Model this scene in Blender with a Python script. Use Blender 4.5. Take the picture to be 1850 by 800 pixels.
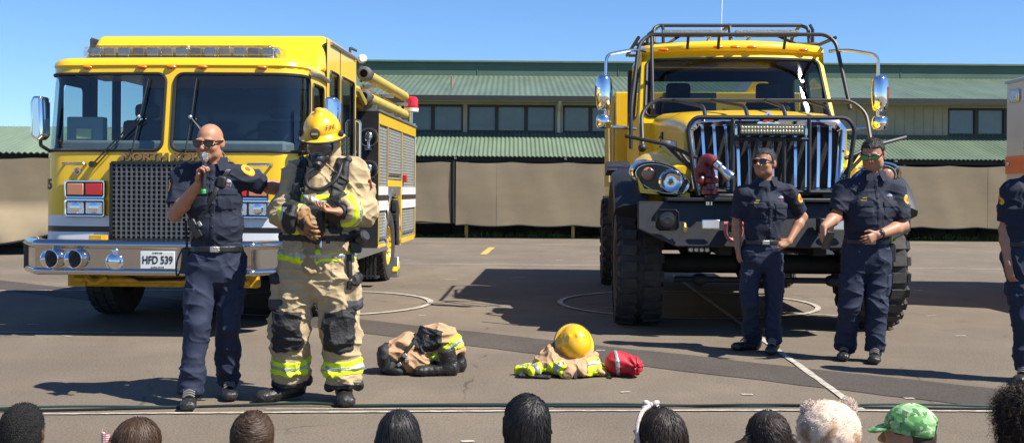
import bpy, math, random
import numpy as np
from mathutils import Vector, Matrix, Euler
random.seed(7)
D, S = bpy.data, bpy.context.scene
for o in list(D.objects): D.objects.remove(o)
COL = S.collection
R = math.radians
# ------------------------------------------------------------------ camera, sky, sun, exposure
F, CX, CY, CH, ROLL = 1900.0, 925.0, 345.0, 1.37, R(0.4)
cam = D.objects.new('camera', D.cameras.new('camera')); COL.objects.link(cam)
cam.data.sensor_fit = 'HORIZONTAL'; cam.data.sensor_width = 36.0
cam.data.lens = F / 1850 * 36.0
cam.data.shift_y = -(400 - CY) / 1850
cam.data.clip_start = 0.05; cam.data.clip_end = 3000
cam.matrix_world = Matrix.Translation((0, 0, CH)) @ Matrix.Rotation(R(90), 4, 'X') @ Matrix.Rotation(ROLL, 4, 'Z')
S.camera = cam
SUN_EL, SUN_AZ = R(51), math.atan2(0.94, -0.42)          # azimuth from +Y clockwise towards +X
sdir = Vector((math.sin(SUN_AZ) * math.cos(SUN_EL), math.cos(SUN_AZ) * math.cos(SUN_EL), math.sin(SUN_EL)))
W = D.worlds.new('World'); S.world = W; W.use_nodes = True
nt = W.node_tree; nt.nodes.clear()
sky = nt.nodes.new('ShaderNodeTexSky'); sky.sky_type = 'NISHITA'; sky.sun_disc = False
sky.sun_elevation = SUN_EL; sky.sun_rotation = SUN_AZ; sky.altitude = 100
sky.air_density = 1.0; sky.dust_density = 0.1; sky.ozone_density = 3.0
wb = nt.nodes.new('ShaderNodeMix'); wb.data_type = 'RGBA'; wb.blend_type = 'MULTIPLY'; wb.inputs[0].default_value = 1; wb.inputs[7].default_value = (.67, .90, 1.20, 1)
bg = nt.nodes.new('ShaderNodeBackground'); bg.inputs['Strength'].default_value = 0.068
wo = nt.nodes.new('ShaderNodeOutputWorld')
nt.links.new(sky.outputs[0], wb.inputs[6]); nt.links.new(wb.outputs[2], bg.inputs[0]); nt.links.new(bg.outputs[0], wo.inputs[0])
sl = D.lights.new('sun', 'SUN'); sl.energy = 4.8; sl.angle = R(0.53); sl.color = (1.0, 0.94, 0.85)
so = D.objects.new('sun', sl); COL.objects.link(so); so.location = (20, -10, 30)
so.rotation_euler = sdir.to_track_quat('Z', 'Y').to_euler()
S.view_settings.view_transform = 'Standard'; S.view_settings.look = 'None'
S.view_settings.exposure = 1.0; S.view_settings.gamma = 1.0
S.render.engine = 'CYCLES'
S.cycles.max_bounces = 8; S.cycles.transparent_max_bounces = 12
try:
    S.cycles.caustics_reflective = False; S.cycles.caustics_refractive = False
except Exception: pass

# measured picture position + distance -> point in the place (used only to survey where things stand)
def at(px, py, Y):
    dx, dy = px - CX, py - CY
    u = dx * math.cos(ROLL) + dy * math.sin(ROLL); v = -dx * math.sin(ROLL) + dy * math.cos(ROLL)
    return Vector((u * Y / F, Y, CH - v * Y / F))
def ground_at(px, py):
    dx, dy = px - CX, py - CY
    v = -dx * math.sin(ROLL) + dy * math.cos(ROLL)
    p = at(px, py, F * CH / v); p.z = 0; return p

# ------------------------------------------------------------------ materials
MATS = {}
def mat(name, col, rough=0.6, metal=0.0, var=0.0, vscale=8.0, bump=0.0, bscale=60.0, coat=0.0, spec=0.5, sss=0.0, emit=None,
        sheen=0.0, col2=None, stretch=(1, 1, 1), rvar=0.0):
    if name in MATS: return MATS[name]
    m = D.materials.new(name); m.use_nodes = True; t = m.node_tree; b = t.nodes['Principled BSDF']
    b.inputs['Base Color'].default_value = (*col, 1); b.inputs['Roughness'].default_value = rough
    b.inputs['Metallic'].default_value = metal; b.inputs['Specular IOR Level'].default_value = spec
    if coat: b.inputs['Coat Weight'].default_value = coat; b.inputs['Coat Roughness'].default_value = 0.068
    if sss:
        b.inputs['Subsurface Weight'].default_value = sss; b.inputs['Subsurface Radius'].default_value = (1, .35, .2)
        b.inputs['Subsurface Scale'].default_value = 0.008
    if sheen: b.inputs['Sheen Weight'].default_value = sheen; b.inputs['Sheen Roughness'].default_value = 0.5
    if emit: b.inputs['Emission Color'].default_value = (*emit[:3], 1); b.inputs['Emission Strength'].default_value = emit[3]
    if var or bump or col2 or rvar:
        tc = t.nodes.new('ShaderNodeTexCoord'); mp = t.nodes.new('ShaderNodeMapping'); mp.inputs['Scale'].default_value = stretch
        t.links.new(tc.outputs['Object'], mp.inputs[0])
    if var or col2 or rvar:
        n = t.nodes.new('ShaderNodeTexNoise'); n.inputs['Scale'].default_value = vscale; n.inputs['Detail'].default_value = 6
        n.inputs['Roughness'].default_value = 0.65
        t.links.new(mp.outputs[0], n.inputs[0])
    if var or col2:
        r = t.nodes.new('ShaderNodeMapRange'); r.inputs[1].default_value = .3; r.inputs[2].default_value = .7
        r.inputs[3].default_value = 0 ; r.inputs[4].default_value = 1
        t.links.new(n.outputs['Fac'], r.inputs[0])
        mx = t.nodes.new('ShaderNodeMix'); mx.data_type = 'RGBA'
        c2 = col2 or tuple(c * (1 - var) for c in col)
        c1 = col if col2 else tuple(min(1, c * (1 + var * .6)) for c in col)
        mx.inputs[6].default_value = (*c2, 1); mx.inputs[7].default_value = (*c1, 1)
        t.links.new(r.outputs[0], mx.inputs[0]); t.links.new(mx.outputs[2], b.inputs['Base Color'])
    if rvar:
        r2 = t.nodes.new('ShaderNodeMapRange'); r2.inputs[3].default_value = max(.02, rough - rvar); r2.inputs[4].default_value = rough + rvar
        t.links.new(n.outputs['Fac'], r2.inputs[0]); t.links.new(r2.outputs[0], b.inputs['Roughness'])
    if bump:
        n2 = t.nodes.new('ShaderNodeTexNoise'); n2.inputs['Scale'].default_value = bscale; n2.inputs['Detail'].default_value = 4
        t.links.new(mp.outputs[0], n2.inputs[0])
        bp = t.nodes.new('ShaderNodeBump'); bp.inputs['Strength'].default_value = min(1, bump); bp.inputs['Distance'].default_value = 0.01 * max(1, bump)
        t.links.new(n2.outputs['Fac'], bp.inputs['Height']); t.links.new(bp.outputs[0], b.inputs['Normal'])
    MATS[name] = m; return m

def glass(name, tint, refl=0.06, rough=0.0):
    m = D.materials.new(name); m.use_nodes = True; t = m.node_tree; t.nodes.clear()
    o = t.nodes.new('ShaderNodeOutputMaterial'); tr = t.nodes.new('ShaderNodeBsdfTransparent'); tr.inputs[0].default_value = (*tint, 1)
    g = t.nodes.new('ShaderNodeBsdfGlossy'); g.distribution = 'BECKMANN'; g.inputs['Roughness'].default_value = rough
    ge = t.nodes.new('ShaderNodeNewGeometry'); dt = t.nodes.new('ShaderNodeVectorMath'); dt.operation = 'DOT_PRODUCT'
    t.links.new(ge.outputs['Incoming'], dt.inputs[0]); t.links.new(ge.outputs['Normal'], dt.inputs[1])
    def mth(op, a, b_=None):
        x = t.nodes.new('ShaderNodeMath'); x.operation = op
        for i, q in enumerate((a, b_)):
            if q is None: continue
            if isinstance(q, (int, float)): x.inputs[i].default_value = q
            else: t.links.new(q, x.inputs[i])
        return x
    fr = mth('MULTIPLY', mth('POWER', mth('SUBTRACT', 1.0, mth('ABSOLUTE', dt.outputs['Value']).outputs[0]).outputs[0], 5.0).outputs[0], .92)
    ad = t.nodes.new('ShaderNodeMath'); ad.operation = 'ADD'; ad.inputs[1].default_value = refl; ad.use_clamp = True
    mx = t.nodes.new('ShaderNodeMixShader')
    t.links.new(fr.outputs[0], ad.inputs[0]); t.links.new(ad.outputs[0], mx.inputs[0])
    t.links.new(tr.outputs[0], mx.inputs[1]); t.links.new(g.outputs[0], mx.inputs[2]); t.links.new(mx.outputs[0], o.inputs[0])
    MATS[name] = m; return m

YEL = mat('yellow_paint', (0.86, 0.535, 0.010), 0.32, coat=0.5, var=0.06, vscale=3, rvar=0.1)
YELR = mat('yellow_frame_paint', (0.62, 0.36, 0.012), 0.5, var=0.3, vscale=10)
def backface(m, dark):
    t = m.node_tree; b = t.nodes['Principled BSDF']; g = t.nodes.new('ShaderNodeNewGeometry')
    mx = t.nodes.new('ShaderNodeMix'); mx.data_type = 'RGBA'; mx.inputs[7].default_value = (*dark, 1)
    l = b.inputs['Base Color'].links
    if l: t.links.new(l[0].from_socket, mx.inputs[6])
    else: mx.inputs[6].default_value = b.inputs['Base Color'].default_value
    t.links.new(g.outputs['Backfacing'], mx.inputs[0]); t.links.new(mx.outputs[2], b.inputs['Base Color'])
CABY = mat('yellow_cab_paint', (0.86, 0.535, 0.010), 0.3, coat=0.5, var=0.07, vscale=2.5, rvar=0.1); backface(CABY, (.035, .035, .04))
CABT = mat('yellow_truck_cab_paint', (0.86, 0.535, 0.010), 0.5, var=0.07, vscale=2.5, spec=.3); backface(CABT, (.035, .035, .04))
WHITEP = mat('white_paint', (.72, .73, .74), .35, coat=.3, var=.06, vscale=4)
BLACKP = mat('black_paint', (.012, .012, .013), .35, coat=.2, var=.3, vscale=9)
BLACKM = mat('black_powder_coat', (.018, .019, .021), .5, var=.35, vscale=14, bump=.1, bscale=300)
RUB = mat('tyre_rubber', (.02, .02, .021), .8, var=.5, vscale=12, col2=(.05, .046, .04), bump=.2, bscale=120)
RUBB = mat('black_rubber', (.012, .012, .013), .6)
CHROME = mat('chrome', (.82, .83, .85), .07, 1.0, rvar=.04, vscale=6)
CHR2 = mat('polished_steel', (.62, .63, .65), .2, 1.0, rvar=.08, vscale=10)
ALU = mat('brushed_aluminium', (.45, .45, .44), .38, .9, var=.15, vscale=6)
TREAD = mat('tread_plate', (.42, .42, .41), .4, .85, var=.2, vscale=30, bump=.6, bscale=90)
DARK = mat('dark_interior', (.045, .047, .05), .7, var=.3)
CHASS = mat('dark_chassis', (.014, .014, .014), .7, var=.5, vscale=5)
GWIN = glass('windscreen_glass', (.70, .80, .80), .085)
GDARK = glass('tinted_glass', (.30, .33, .34), .05)
GCLR = glass('clear_lens', (.85, .87, .88), .06)
AMB = mat('amber_lens', (.75, .16, .01), .15, coat=.5)
REDL = mat('red_lens', (.50, .012, .02), .15, coat=.5)
CLEARL = mat('lamp_reflector', (.72, .74, .76), .12, .85, bump=.5, bscale=70)

# ------------------------------------------------------------------ mesh builder
class MB:
    def __init__(s): s.v, s.f, s.m = [], [], []
    def add(s, vs, fs, mi=0):
        o = len(s.v); s.v += [tuple(v) for v in vs]; s.f += [tuple(i + o for i in f) for f in fs]; s.m += [mi] * len(fs); return s
    def box(s, x0, x1, y0, y1, z0, z1, mi=0):
        return s.add([(x0, y0, z0), (x1, y0, z0), (x1, y1, z0), (x0, y1, z0), (x0, y0, z1), (x1, y0, z1), (x1, y1, z1), (x0, y1, z1)],
              [(3, 2, 1, 0), (4, 5, 6, 7), (0, 1, 5, 4), (1, 2, 6, 5), (2, 3, 7, 6), (3, 0, 4, 7)], mi)
    def bx(s, c, sz, rot=(0, 0, 0), mi=0):
        M_ = Euler(rot).to_matrix(); c = Vector(c); q = MB().box(-sz[0] / 2, sz[0] / 2, -sz[1] / 2, sz[1] / 2, -sz[2] / 2, sz[2] / 2)
        return s.add([c + M_ @ Vector(v) for v in q.v], q.f, mi)
    def bar(s, a, b, w, h, up=(0, 0, 1), mi=0):
        a, b = Vector(a), Vector(b); d = (b - a); L = d.length; d.normalize(); sx = d.cross(Vector(up))
        if sx.length < 1e-4: sx = d.cross(Vector((1, 0, 0)))
        sx.normalize(); uz = sx.cross(d)
        vs = [p + sx * (w / 2 * i) + uz * (h / 2 * j) for p in (a, b) for i, j in ((-1, -1), (1, -1), (1, 1), (-1, 1))]
        return s.add(vs, [(0, 1, 2, 3), (7, 6, 5, 4), (0, 4, 5, 1), (1, 5, 6, 2), (2, 6, 7, 3), (3, 7, 4, 0)], mi)
    def loft(s, rings, closed=True, cap=True, mi=0):
        n = len(rings[0]); vs = [p for r in rings for p in r]; fs = []
        for i in range(len(rings) - 1):
            for j in range(n if closed else n - 1):
                k = (j + 1) % n
                fs.append((i * n + j, i * n + k, (i + 1) * n + k, (i + 1) * n + j))
        if cap and closed:
            fs.append(tuple(range(n - 1, -1, -1))); fs.append(tuple((len(rings) - 1) * n + j for j in range(n)))
        return s.add(vs, fs, mi)
    def cyl(s, a, b, r, r2=None, n=16, cap=True, mi=0):
        a, b = Vector(a), Vector(b); d = (b - a).normalized(); u = d.orthogonal().normalized(); w = d.cross(u); r2 = r if r2 is None else r2
        mk = lambda p, q: [p + (u * math.cos(2 * math.pi * i / n) + w * math.sin(2 * math.pi * i / n)) * q for i in range(n)]
        return s.loft([mk(a, r), mk(b, r2)], cap=cap, mi=mi)
    def lathe(s, prof, o, ax, n=24, cap=True, mi=0, closed=False):
        o = Vector(o); d = Vector(ax).normalized(); u = d.orthogonal().normalized(); w = d.cross(u)
        rg = [[o + d * h + (u * math.cos(2 * math.pi * i / n) + w * math.sin(2 * math.pi * i / n)) * r for i in range(n)] for r, h in prof]
        if closed: rg.append(rg[0]); cap = False
        return s.loft(rg, cap=cap, mi=mi)
    def tube(s, pts, r, n=8, mi=0, round_=0.0, closed=False, rr=None):
        pts = [Vector(p) for p in pts]
        if round_ and len(pts) > 2:
            q = [pts[0]]
            for i in range(1, len(pts) - 1):
                a, b, c = pts[i - 1], pts[i], pts[i + 1]; l = min(round_, (a - b).length * .45, (c - b).length * .45)
                p0 = b + (a - b).normalized() * l; p1 = b + (c - b).normalized() * l
                for t in (0, .25, .5, .75, 1): q.append(p0 * (1 - t) ** 2 + b * 2 * t * (1 - t) + p1 * t * t)
            q.append(pts[-1]); pts = q
        if closed: pts = pts + [pts[0]]
        rg = []; u = None
        for i, p in enumerate(pts):
            if closed: d = pts[(i + 1) % (len(pts) - 1)] - pts[(i - 1) % (len(pts) - 1)]
            else: d = pts[min(i + 1, len(pts) - 1)] - pts[max(i - 1, 0)]
            d.normalize()
            if u is None: u = d.orthogonal().normalized()
            u = (u - d * u.dot(d)); u = u.normalized() if u.length > 1e-5 else d.orthogonal().normalized()
            w = d.cross(u); q = rr[i] if rr else r
            rg.append([p + (u * math.cos(2 * math.pi * k / n) + w * math.sin(2 * math.pi * k / n)) * q for k in range(n)])
        return s.loft(rg, cap=not closed, mi=mi)
    def sph(s, c, r, n=16, m=10, rot=(0, 0, 0), mi=0, t0=0.0, t1=math.pi):
        c = Vector(c); r = (r, r, r) if not hasattr(r, '__len__') else r; M_ = Euler(rot).to_matrix(); rg = []
        for i in range(m + 1):
            t = t0 + (t1 - t0) * i / m; t = min(max(t, .002), math.pi - .002)
            rg.append([c + M_ @ Vector((r[0] * math.sin(t) * math.cos(2 * math.pi * k / n), r[1] * math.sin(t) * math.sin(2 * math.pi * k / n), r[2] * math.cos(t))) for k in range(n)])
        return s.loft(rg[::-1], mi=mi)
    def prism(s, out, ax, d0, d1, mi=0):
        mp = {'x': lambda u, v, d: (d, u, v), 'y': lambda u, v, d: (u, d, v), 'z': lambda u, v, d: (u, v, d)}[ax]
        return s.loft([[mp(u, v, d0) for u, v in out], [mp(u, v, d1) for u, v in out]], mi=mi)
    def grid(s, fn, u0, u1, v0, v1, nu, nv, mi=0):
        vs = [fn(u0 + (u1 - u0) * i / nu, v0 + (v1 - v0) * j / nv) for j in range(nv + 1) for i in range(nu + 1)]
        w = nu + 1
        return s.add(vs, [(j * w + i, j * w + i + 1, (j + 1) * w + i + 1, (j + 1) * w + i) for j in range(nv) for i in range(nu)], mi)
    def ring_plate(s, fn, outer, inner, r, nr=3, mi=0):
        """flat/curved panel (outer rect) with a rounded-rect hole (inner rect, radius r), mapped by fn(u, v)"""
        a0, a1, b0, b1 = outer; c0, c1, d0, d1 = inner; I = []; O = []
        def seg(i0, i1, o0, o1, n):
            for k in range(n):
                t = k / n; I.append((i0[0] + (i1[0] - i0[0]) * t, i0[1] + (i1[1] - i0[1]) * t)); O.append((o0[0] + (o1[0] - o0[0]) * t, o0[1] + (o1[1] - o0[1]) * t))
        def arc(cx, cy, t0, o):
            for k in range(6):
                t = t0 + (math.pi / 2) * k / 6; I.append((cx + r * math.cos(t), cy + r * math.sin(t)))
                O.append(o)
        # counter-clockwise from bottom edge; corner wedge points run along the outer edges
        seg((c0 + r, d0), (c1 - r, d0), (c0 + r, b0), (c1 - r, b0), 12)
        def corner(cx, cy, t0, oa, oc, ob):
            for k in range(8):
                t = t0 + (math.pi / 2) * k / 8; I.append((cx + r * math.cos(t), cy + r * math.sin(t)))
                q = k / 4; O.append((oa[0] + (oc[0] - oa[0]) * q, oa[1] + (oc[1] - oa[1]) * q) if q <= 1 else (oc[0] + (ob[0] - oc[0]) * (q - 1), oc[1] + (ob[1] - oc[1]) * (q - 1)))
        corner(c1 - r, d0 + r, -math.pi / 2, (c1 - r, b0), (a1, b0), (a1, d0 + r))
        seg((c1, d0 + r), (c1, d1 - r), (a1, d0 + r), (a1, d1 - r), 8)
        corner(c1 - r, d1 - r, 0, (a1, d1 - r), (a1, b1), (c1 - r, b1))
        seg((c1 - r, d1), (c0 + r, d1), (c1 - r, b1), (c0 + r, b1), 12)
        corner(c0 + r, d1 - r, math.pi / 2, (c0 + r, b1), (a0, b1), (a0, d1 - r))
        seg((c0, d1 - r), (c0, d0 + r), (a0, d1 - r), (a0, d0 + r), 8)
        corner(c0 + r, d0 + r, math.pi, (a0, d0 + r), (a0, b0), (c0 + r, b0))
        n = len(I); rings = []
        for q in range(nr + 1):
            t = q / nr; rings.append([fn(O[i][0] + (I[i][0] - O[i][0]) * t, O[i][1] + (I[i][1] - O[i][1]) * t) for i in range(n)])
        return s.loft(rings, closed=True, cap=False, mi=mi)
    def rr_tube(s, fn, rect, r, rad, n=6, mi=0):
        c0, c1, d0, d1 = rect; P = []
        for cx, cy, t0 in ((c1 - r, d0 + r, -90), (c1 - r, d1 - r, 0), (c0 + r, d1 - r, 90), (c0 + r, d0 + r, 180)):
            for k in range(7): t = R(t0 + 15 * k); P.append((cx + r * math.cos(t), cy + r * math.sin(t)))
        Q = []
        for i in range(len(P)):
            a, b = P[i], P[(i + 1) % len(P)]; L = math.hypot(b[0] - a[0], b[1] - a[1]); m = max(1, int(L / .08))
            for k in range(m): Q.append(fn(a[0] + (b[0] - a[0]) * k / m, a[1] + (b[1] - a[1]) * k / m))
        return s.tube(Q, rad, n=n, mi=mi, closed=True)
    def rr_patch(s, fn, rect, r, mi=0):
        c0, c1, d0, d1 = rect; nu = max(2, int((c1 - c0) / .06)); nv = max(2, int((d1 - d0) / .08)); vs = []
        for j in range(nv + 1):
            v = d0 + (d1 - d0) * j / nv; e = min(v - d0, d1 - v); ins = 0 if e >= r else r - math.sqrt(max(0, r * r - (r - e) ** 2))
            for i in range(nu + 1): u = c0 + ins + (c1 - c0 - 2 * ins) * i / nu; vs.append(fn(u, v))
        w = nu + 1
        return s.add(vs, [(j * w + i, j * w + i + 1, (j + 1) * w + i + 1, (j + 1) * w + i) for j in range(nv) for i in range(nu)], mi)
    def build(s, name, m=None, parent=None, bevel=0, seg=2, smooth=35, label=None):
        me = D.meshes.new(name); me.from_pydata(s.v, [], s.f)
        for x in (m if isinstance(m, (list, tuple)) else [m]):
            if x: me.materials.append(x)
        if any(s.m): me.polygons.foreach_set('material_index', s.m)
        if smooth: me.polygons.foreach_set('use_smooth', [True] * len(me.polygons)); me.set_sharp_from_angle(angle=R(smooth))
        me.update(); o = D.objects.new(name, me); COL.objects.link(o)
        if parent: o.parent = parent
        if bevel:
            b = o.modifiers.new('bevel', 'BEVEL'); b.width = bevel; b.segments = seg; b.limit_method = 'ANGLE'; b.angle_limit = R(40)
        if label: o['label'] = label
        return o

def tag(o, label=None, cat=None, group=None, kind=None):
    if label: o['label'] = label
    if cat: o['category'] = cat
    if group: o['group'] = group
    if kind: o['kind'] = kind
    return o
def empty(name, loc=(0, 0, 0), rz=0.0):
    o = D.objects.new(name, None); COL.objects.link(o); o.location = loc; o.rotation_euler = (0, 0, rz); o.empty_display_size = .2; return o
def text_mesh(name, body, size, m, parent, M_, ext=0.002, width=1.0, bold=0.0, label=None, fn=None):
    c = D.curves.new(name, 'FONT'); c.body = body; c.size = size; c.extrude = ext; c.align_x = 'CENTER'; c.align_y = 'CENTER'; c.offset = bold
    t = D.objects.new(name, c); COL.objects.link(t); bpy.context.view_layer.update()
    me = D.meshes.new_from_object(t.evaluated_get(bpy.context.evaluated_depsgraph_get())); D.objects.remove(t); D.curves.remove(c)
    for v in me.vertices:
        p = Vector((v.co.x * width, v.co.y, v.co.z))
        v.co = fn(p) if fn else M_ @ p
    me.materials.clear(); me.materials.append(m); me.name = name
    o = D.objects.new(name, me); COL.objects.link(o); o.parent = parent
    if label: o['label'] = label
    return o
FACE = Matrix(((1, 0, 0, 0), (0, 0, -1, 0), (0, 1, 0, 0), (0, 0, 0, 1)))     # text plane -> facing -Y
def children(o): return [c for c in D.objects if c.parent == o]
def copy_tree(o, parent=None):
    c = o.copy(); COL.objects.link(c)
    if parent: c.parent = parent
    for ch in children(o): copy_tree(ch, c)
    return c
# ------------------------------------------------------------------ ground and its markings
def asphalt(name, c1, c2, crack=True):
    m = D.materials.new(name); m.use_nodes = True; t = m.node_tree; b = t.nodes['Principled BSDF']; L = t.links.new
    tc = t.nodes.new('ShaderNodeTexCoord')
    def noise(sc, det=5, ro=.6, st=None):
        n = t.nodes.new('ShaderNodeTexNoise'); n.inputs['Scale'].default_value = sc; n.inputs['Detail'].default_value = det; n.inputs['Roughness'].default_value = ro
        if st:
            mp = t.nodes.new('ShaderNodeMapping'); mp.inputs['Scale'].default_value = st; L(tc.outputs['Object'], mp.inputs[0]); L(mp.outputs[0], n.inputs[0])
        else: L(tc.outputs['Object'], n.inputs[0])
        return n.outputs['Fac']
    def rng(s, a, b_, lo, hi):
        r = t.nodes.new('ShaderNodeMapRange'); r.inputs[1].default_value = a; r.inputs[2].default_value = b_; r.inputs[3].default_value = lo; r.inputs[4].default_value = hi
        L(s, r.inputs[0]); return r.outputs[0]
    def mix(f, a, b_, mode='MIX'):
        x = t.nodes.new('ShaderNodeMix'); x.data_type = 'RGBA'; x.blend_type = mode
        (L(f, x.inputs[0]) if not isinstance(f, float) else setattr(x.inputs[0], 'default_value', f))
        for i, q in ((6, a), (7, b_)):
            if isinstance(q, tuple): x.inputs[i].default_value = (*q, 1)
            else: L(q, x.inputs[i])
        return x.outputs[2]
    base = mix(rng(noise(.45, 6, .6), .35, .65, 0, 1), c1, c2)
    base = mix(rng(noise(1.8, 8, .7, (1, .5, 1)), .42, .66, 0, .8), base, tuple(c * .72 for c in c1))
    base = mix(rng(noise(7, 8, .75), .55, .72, 0, .5), base, tuple(c * .55 for c in c1))
    fine = rng(noise(75, 3, .85), .36, .64, .62, 1.38)
    fx = t.nodes.new('ShaderNodeCombineColor'); [L(fine, fx.inputs[i]) for i in range(3)]
    base = mix(1.0, base, fx.outputs[0], 'MULTIPLY')
    # pale dusty specks
    base = mix(rng(noise(30, 4, .7), .64, .72, 0, .5), base, tuple(min(1, c * 1.6) for c in c1))
    L(base, b.inputs['Base Color']); b.inputs['Roughness'].default_value = .88; b.inputs['Specular IOR Level'].default_value = .25
    if crack:
        v = t.nodes.new('ShaderNodeTexVoronoi'); v.feature = 'DISTANCE_TO_EDGE'; v.inputs['Scale'].default_value = .33
        nz = t.nodes.new('ShaderNodeTexNoise'); nz.inputs['Scale'].default_value = 2.2; nz.inputs['Detail'].default_value = 6
        L(tc.outputs['Object'], nz.inputs[0])
        mxv = t.nodes.new('ShaderNodeMix'); mxv.data_type = 'VECTOR'; mxv.inputs[0].default_value = .22
        L(tc.outputs['Object'], mxv.inputs[4]); L(nz.outputs['Color'], mxv.inputs[5]); L(mxv.outputs[1], v.inputs['Vector'])
        cr = rng(v.outputs['Distance'], .0008, .0035, 1, 0)
        msk = t.nodes.new('ShaderNodeMath'); msk.operation = 'MULTIPLY'; L(cr, msk.inputs[0]); L(rng(noise(.9, 3), .5, .62, 0, .8), msk.inputs[1])
        base2 = mix(msk.outputs[0], base, tuple(c * .3 for c in c1)); L(base2, b.inputs['Base Color'])
    bp = t.nodes.new('ShaderNodeBump'); bp.inputs['Strength'].default_value = .6; bp.inputs['Distance'].default_value = .006
    L(noise(170, 3, .7), bp.inputs['Height']); L(bp.outputs[0], b.inputs['Normal'])
    return m
ASPH = asphalt('asphalt', (.184, .149, .110), (.128, .105, .080))
ASPD = asphalt('asphalt_patch', (.082, .069, .058), (.062, .053, .046), False)
PAINTW = mat('worn_white_line', (.50, .47, .40), .8, col2=(.22, .19, .15), vscale=14, bump=.2)
PAINTY = mat('worn_yellow_line', (.60, .40, .06), .8, col2=(.33, .24, .08), vscale=8)
g = MB(); g.add([(-800, -400, 0), (800, -400, 0), (800, 1500, 0), (-800, 1500, 0)], [(0, 1, 2, 3)])
tag(g.build('ground', ASPH, smooth=0), 'grey brown asphalt of the school yard', 'ground', kind='structure')

def strip(name, pts, w, z, m, label, jitter=0):
    mb = MB(); pts = [Vector((p[0], p[1], 0)) for p in pts]; vs = []
    for i, p in enumerate(pts):
        d = (pts[min(i + 1, len(pts) - 1)] - pts[max(i - 1, 0)]).normalized(); n = Vector((-d.y, d.x, 0)); j = 1 + random.uniform(-jitter, jitter)
        vs += [p + n * w / 2 * j + Vector((0, 0, z)), p - n * w / 2 * (1 + random.uniform(-jitter, jitter)) + Vector((0, 0, z))]
    mb.add(vs, [(2 * i, 2 * i + 1, 2 * i + 3, 2 * i + 2) for i in range(len(pts) - 1)])
    return tag(mb.build(name, m, smooth=0), label, 'ground marking', kind='structure')
def seg(a, b, n=24): a, b = Vector(a), Vector(b); return [a + (b - a) * i / n for i in range(n + 1)]
a = Vector((-1.62, 10.68)); b = Vector((2.45, 7.68)); d = (b - a)
strip('asphalt_strip', seg(a - d * 1.5, a + d * 2.1, 60), .74, .004, ASPD, 'darker asphalt repair strip crossing the yard', .06)
JW = .12
strip('court_line', seg(ground_at(40, 749), ground_at(960, 743), 60) + seg(ground_at(975, 743), ground_at(1420, 742), 30) + seg(ground_at(1440, 742), ground_at(1900, 744), 30), .035, .008, PAINTW, 'long white line in front of the seated children', .3)
strip('court_line', seg(ground_at(480, 740), ground_at(1000, 738), 30), .014, .008, PAINTW, 'thin second white stroke beside the long line', .5)
strip('court_line', seg(ground_at(1216, 497), ground_at(1555, 741), 60), .056, .008, PAINTW, 'diagonal white line running under the wildland truck', .15)
strip('court_line', seg(ground_at(700, 476.5), ground_at(1850, 487), 60), .06, .008, PAINTW, 'thin white line across the yard near the building', .25)
strip('court_line', seg(ground_at(-80, 525), ground_at(330, 525), 30), .06, .008, PAINTW, 'white line beneath the front of the fire engine', .2)
strip('court_line', seg(ground_at(-80, 600), ground_at(345, 603), 40), .035, .008, PAINTW, 'faint white line behind the man with the microphone', .45)
strip('court_line', seg(ground_at(1420, 565), ground_at(1520, 571), 12), .05, .008, PAINTW, 'short white line beneath the wildland truck', .2)
def arc_pts(c, r, n=72): return [Vector((c[0] + r * math.cos(2 * math.pi * i / n), c[1] + r * math.sin(2 * math.pi * i / n))) for i in range(n + 1)]
strip('court_circle', arc_pts((-2.40, 12.75), 1.42), .075, .012, PAINTW, 'white painted circle beside the fire engine', .12)
strip('court_circle', arc_pts((2.15, 12.9), 1.55), .065, .012, PAINTW, 'white painted circle under the wildland truck', .12)
strip('yellow_mark', seg(ground_at(873, 460), ground_at(889, 447), 6), .15, .008, PAINTY, 'short yellow painted dash on the asphalt', .15)
for (px, py, w) in ((818, 475, 16), (735, 470, 14), (815, 505, 22), (800, 520, 10), (935, 502, 28), (800, 540, 14), (875, 541, 22), (905, 545, 30), (763, 570, 14), (888, 555, 18), (1130, 709, 18), (1085, 633, 16),
                    (845, 798, 24), (1350, 713, 20), (1643, 720, 18), (1735, 607, 20), (1682, 571, 18), (1100, 556, 16), (1660, 525, 14), (1440, 531, 14), (1085, 456, 20), (1010, 470, 12), (120, 607, 18), (60, 586, 22), (1465, 598, 16), (1380, 616, 14)):
    strip('chalk_mark', seg(ground_at(px - w / 2, py), ground_at(px + w / 2, py + random.uniform(-1, 1.5)), 3), .035, .0055, PAINTW, 'small worn white dash of old court paint', .4)

# ------------------------------------------------------------------ school buildings
def corr_mat(name, c):
    return mat(name, c, .45, .0, var=.22, vscale=1.6, stretch=(1, .25, .25), spec=.4)
ROOFG = corr_mat('green_metal_roof', (.135, .185, .125))
ROOFU = corr_mat('upper_green_roof', (.105, .145, .098))
FASC = mat('green_fascia', (.072, .125, .088), .6, var=.15, vscale=1)
FASD = mat('dark_fascia', (.022, .022, .02), .6, var=.2)
WALL = mat('beige_siding', (.39, .355, .255), .8, var=.12, vscale=2)
WALLD = mat('corridor_wall_painted_shade', (.10, .09, .07), .9, var=.2)  # dark copy of the wall colour, corridor shade put into it
WFR = mat('dark_window_frame', (.028, .024, .02), .5)
WPANE = mat('grey_louvre_glass', (.09, .115, .12), .12, coat=.6, var=.25, vscale=1.2)
CLOTH = mat('olive_shade_cloth', (.25, .20, .125), .95, var=.14, vscale=1.1, bump=.3, bscale=160, stretch=(.6, 1, 1.6))
POST = mat('yellow_post', (.42, .33, .07), .6, var=.2)
PIPE = mat('pale_downpipe', (.55, .52, .42), .5)
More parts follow.
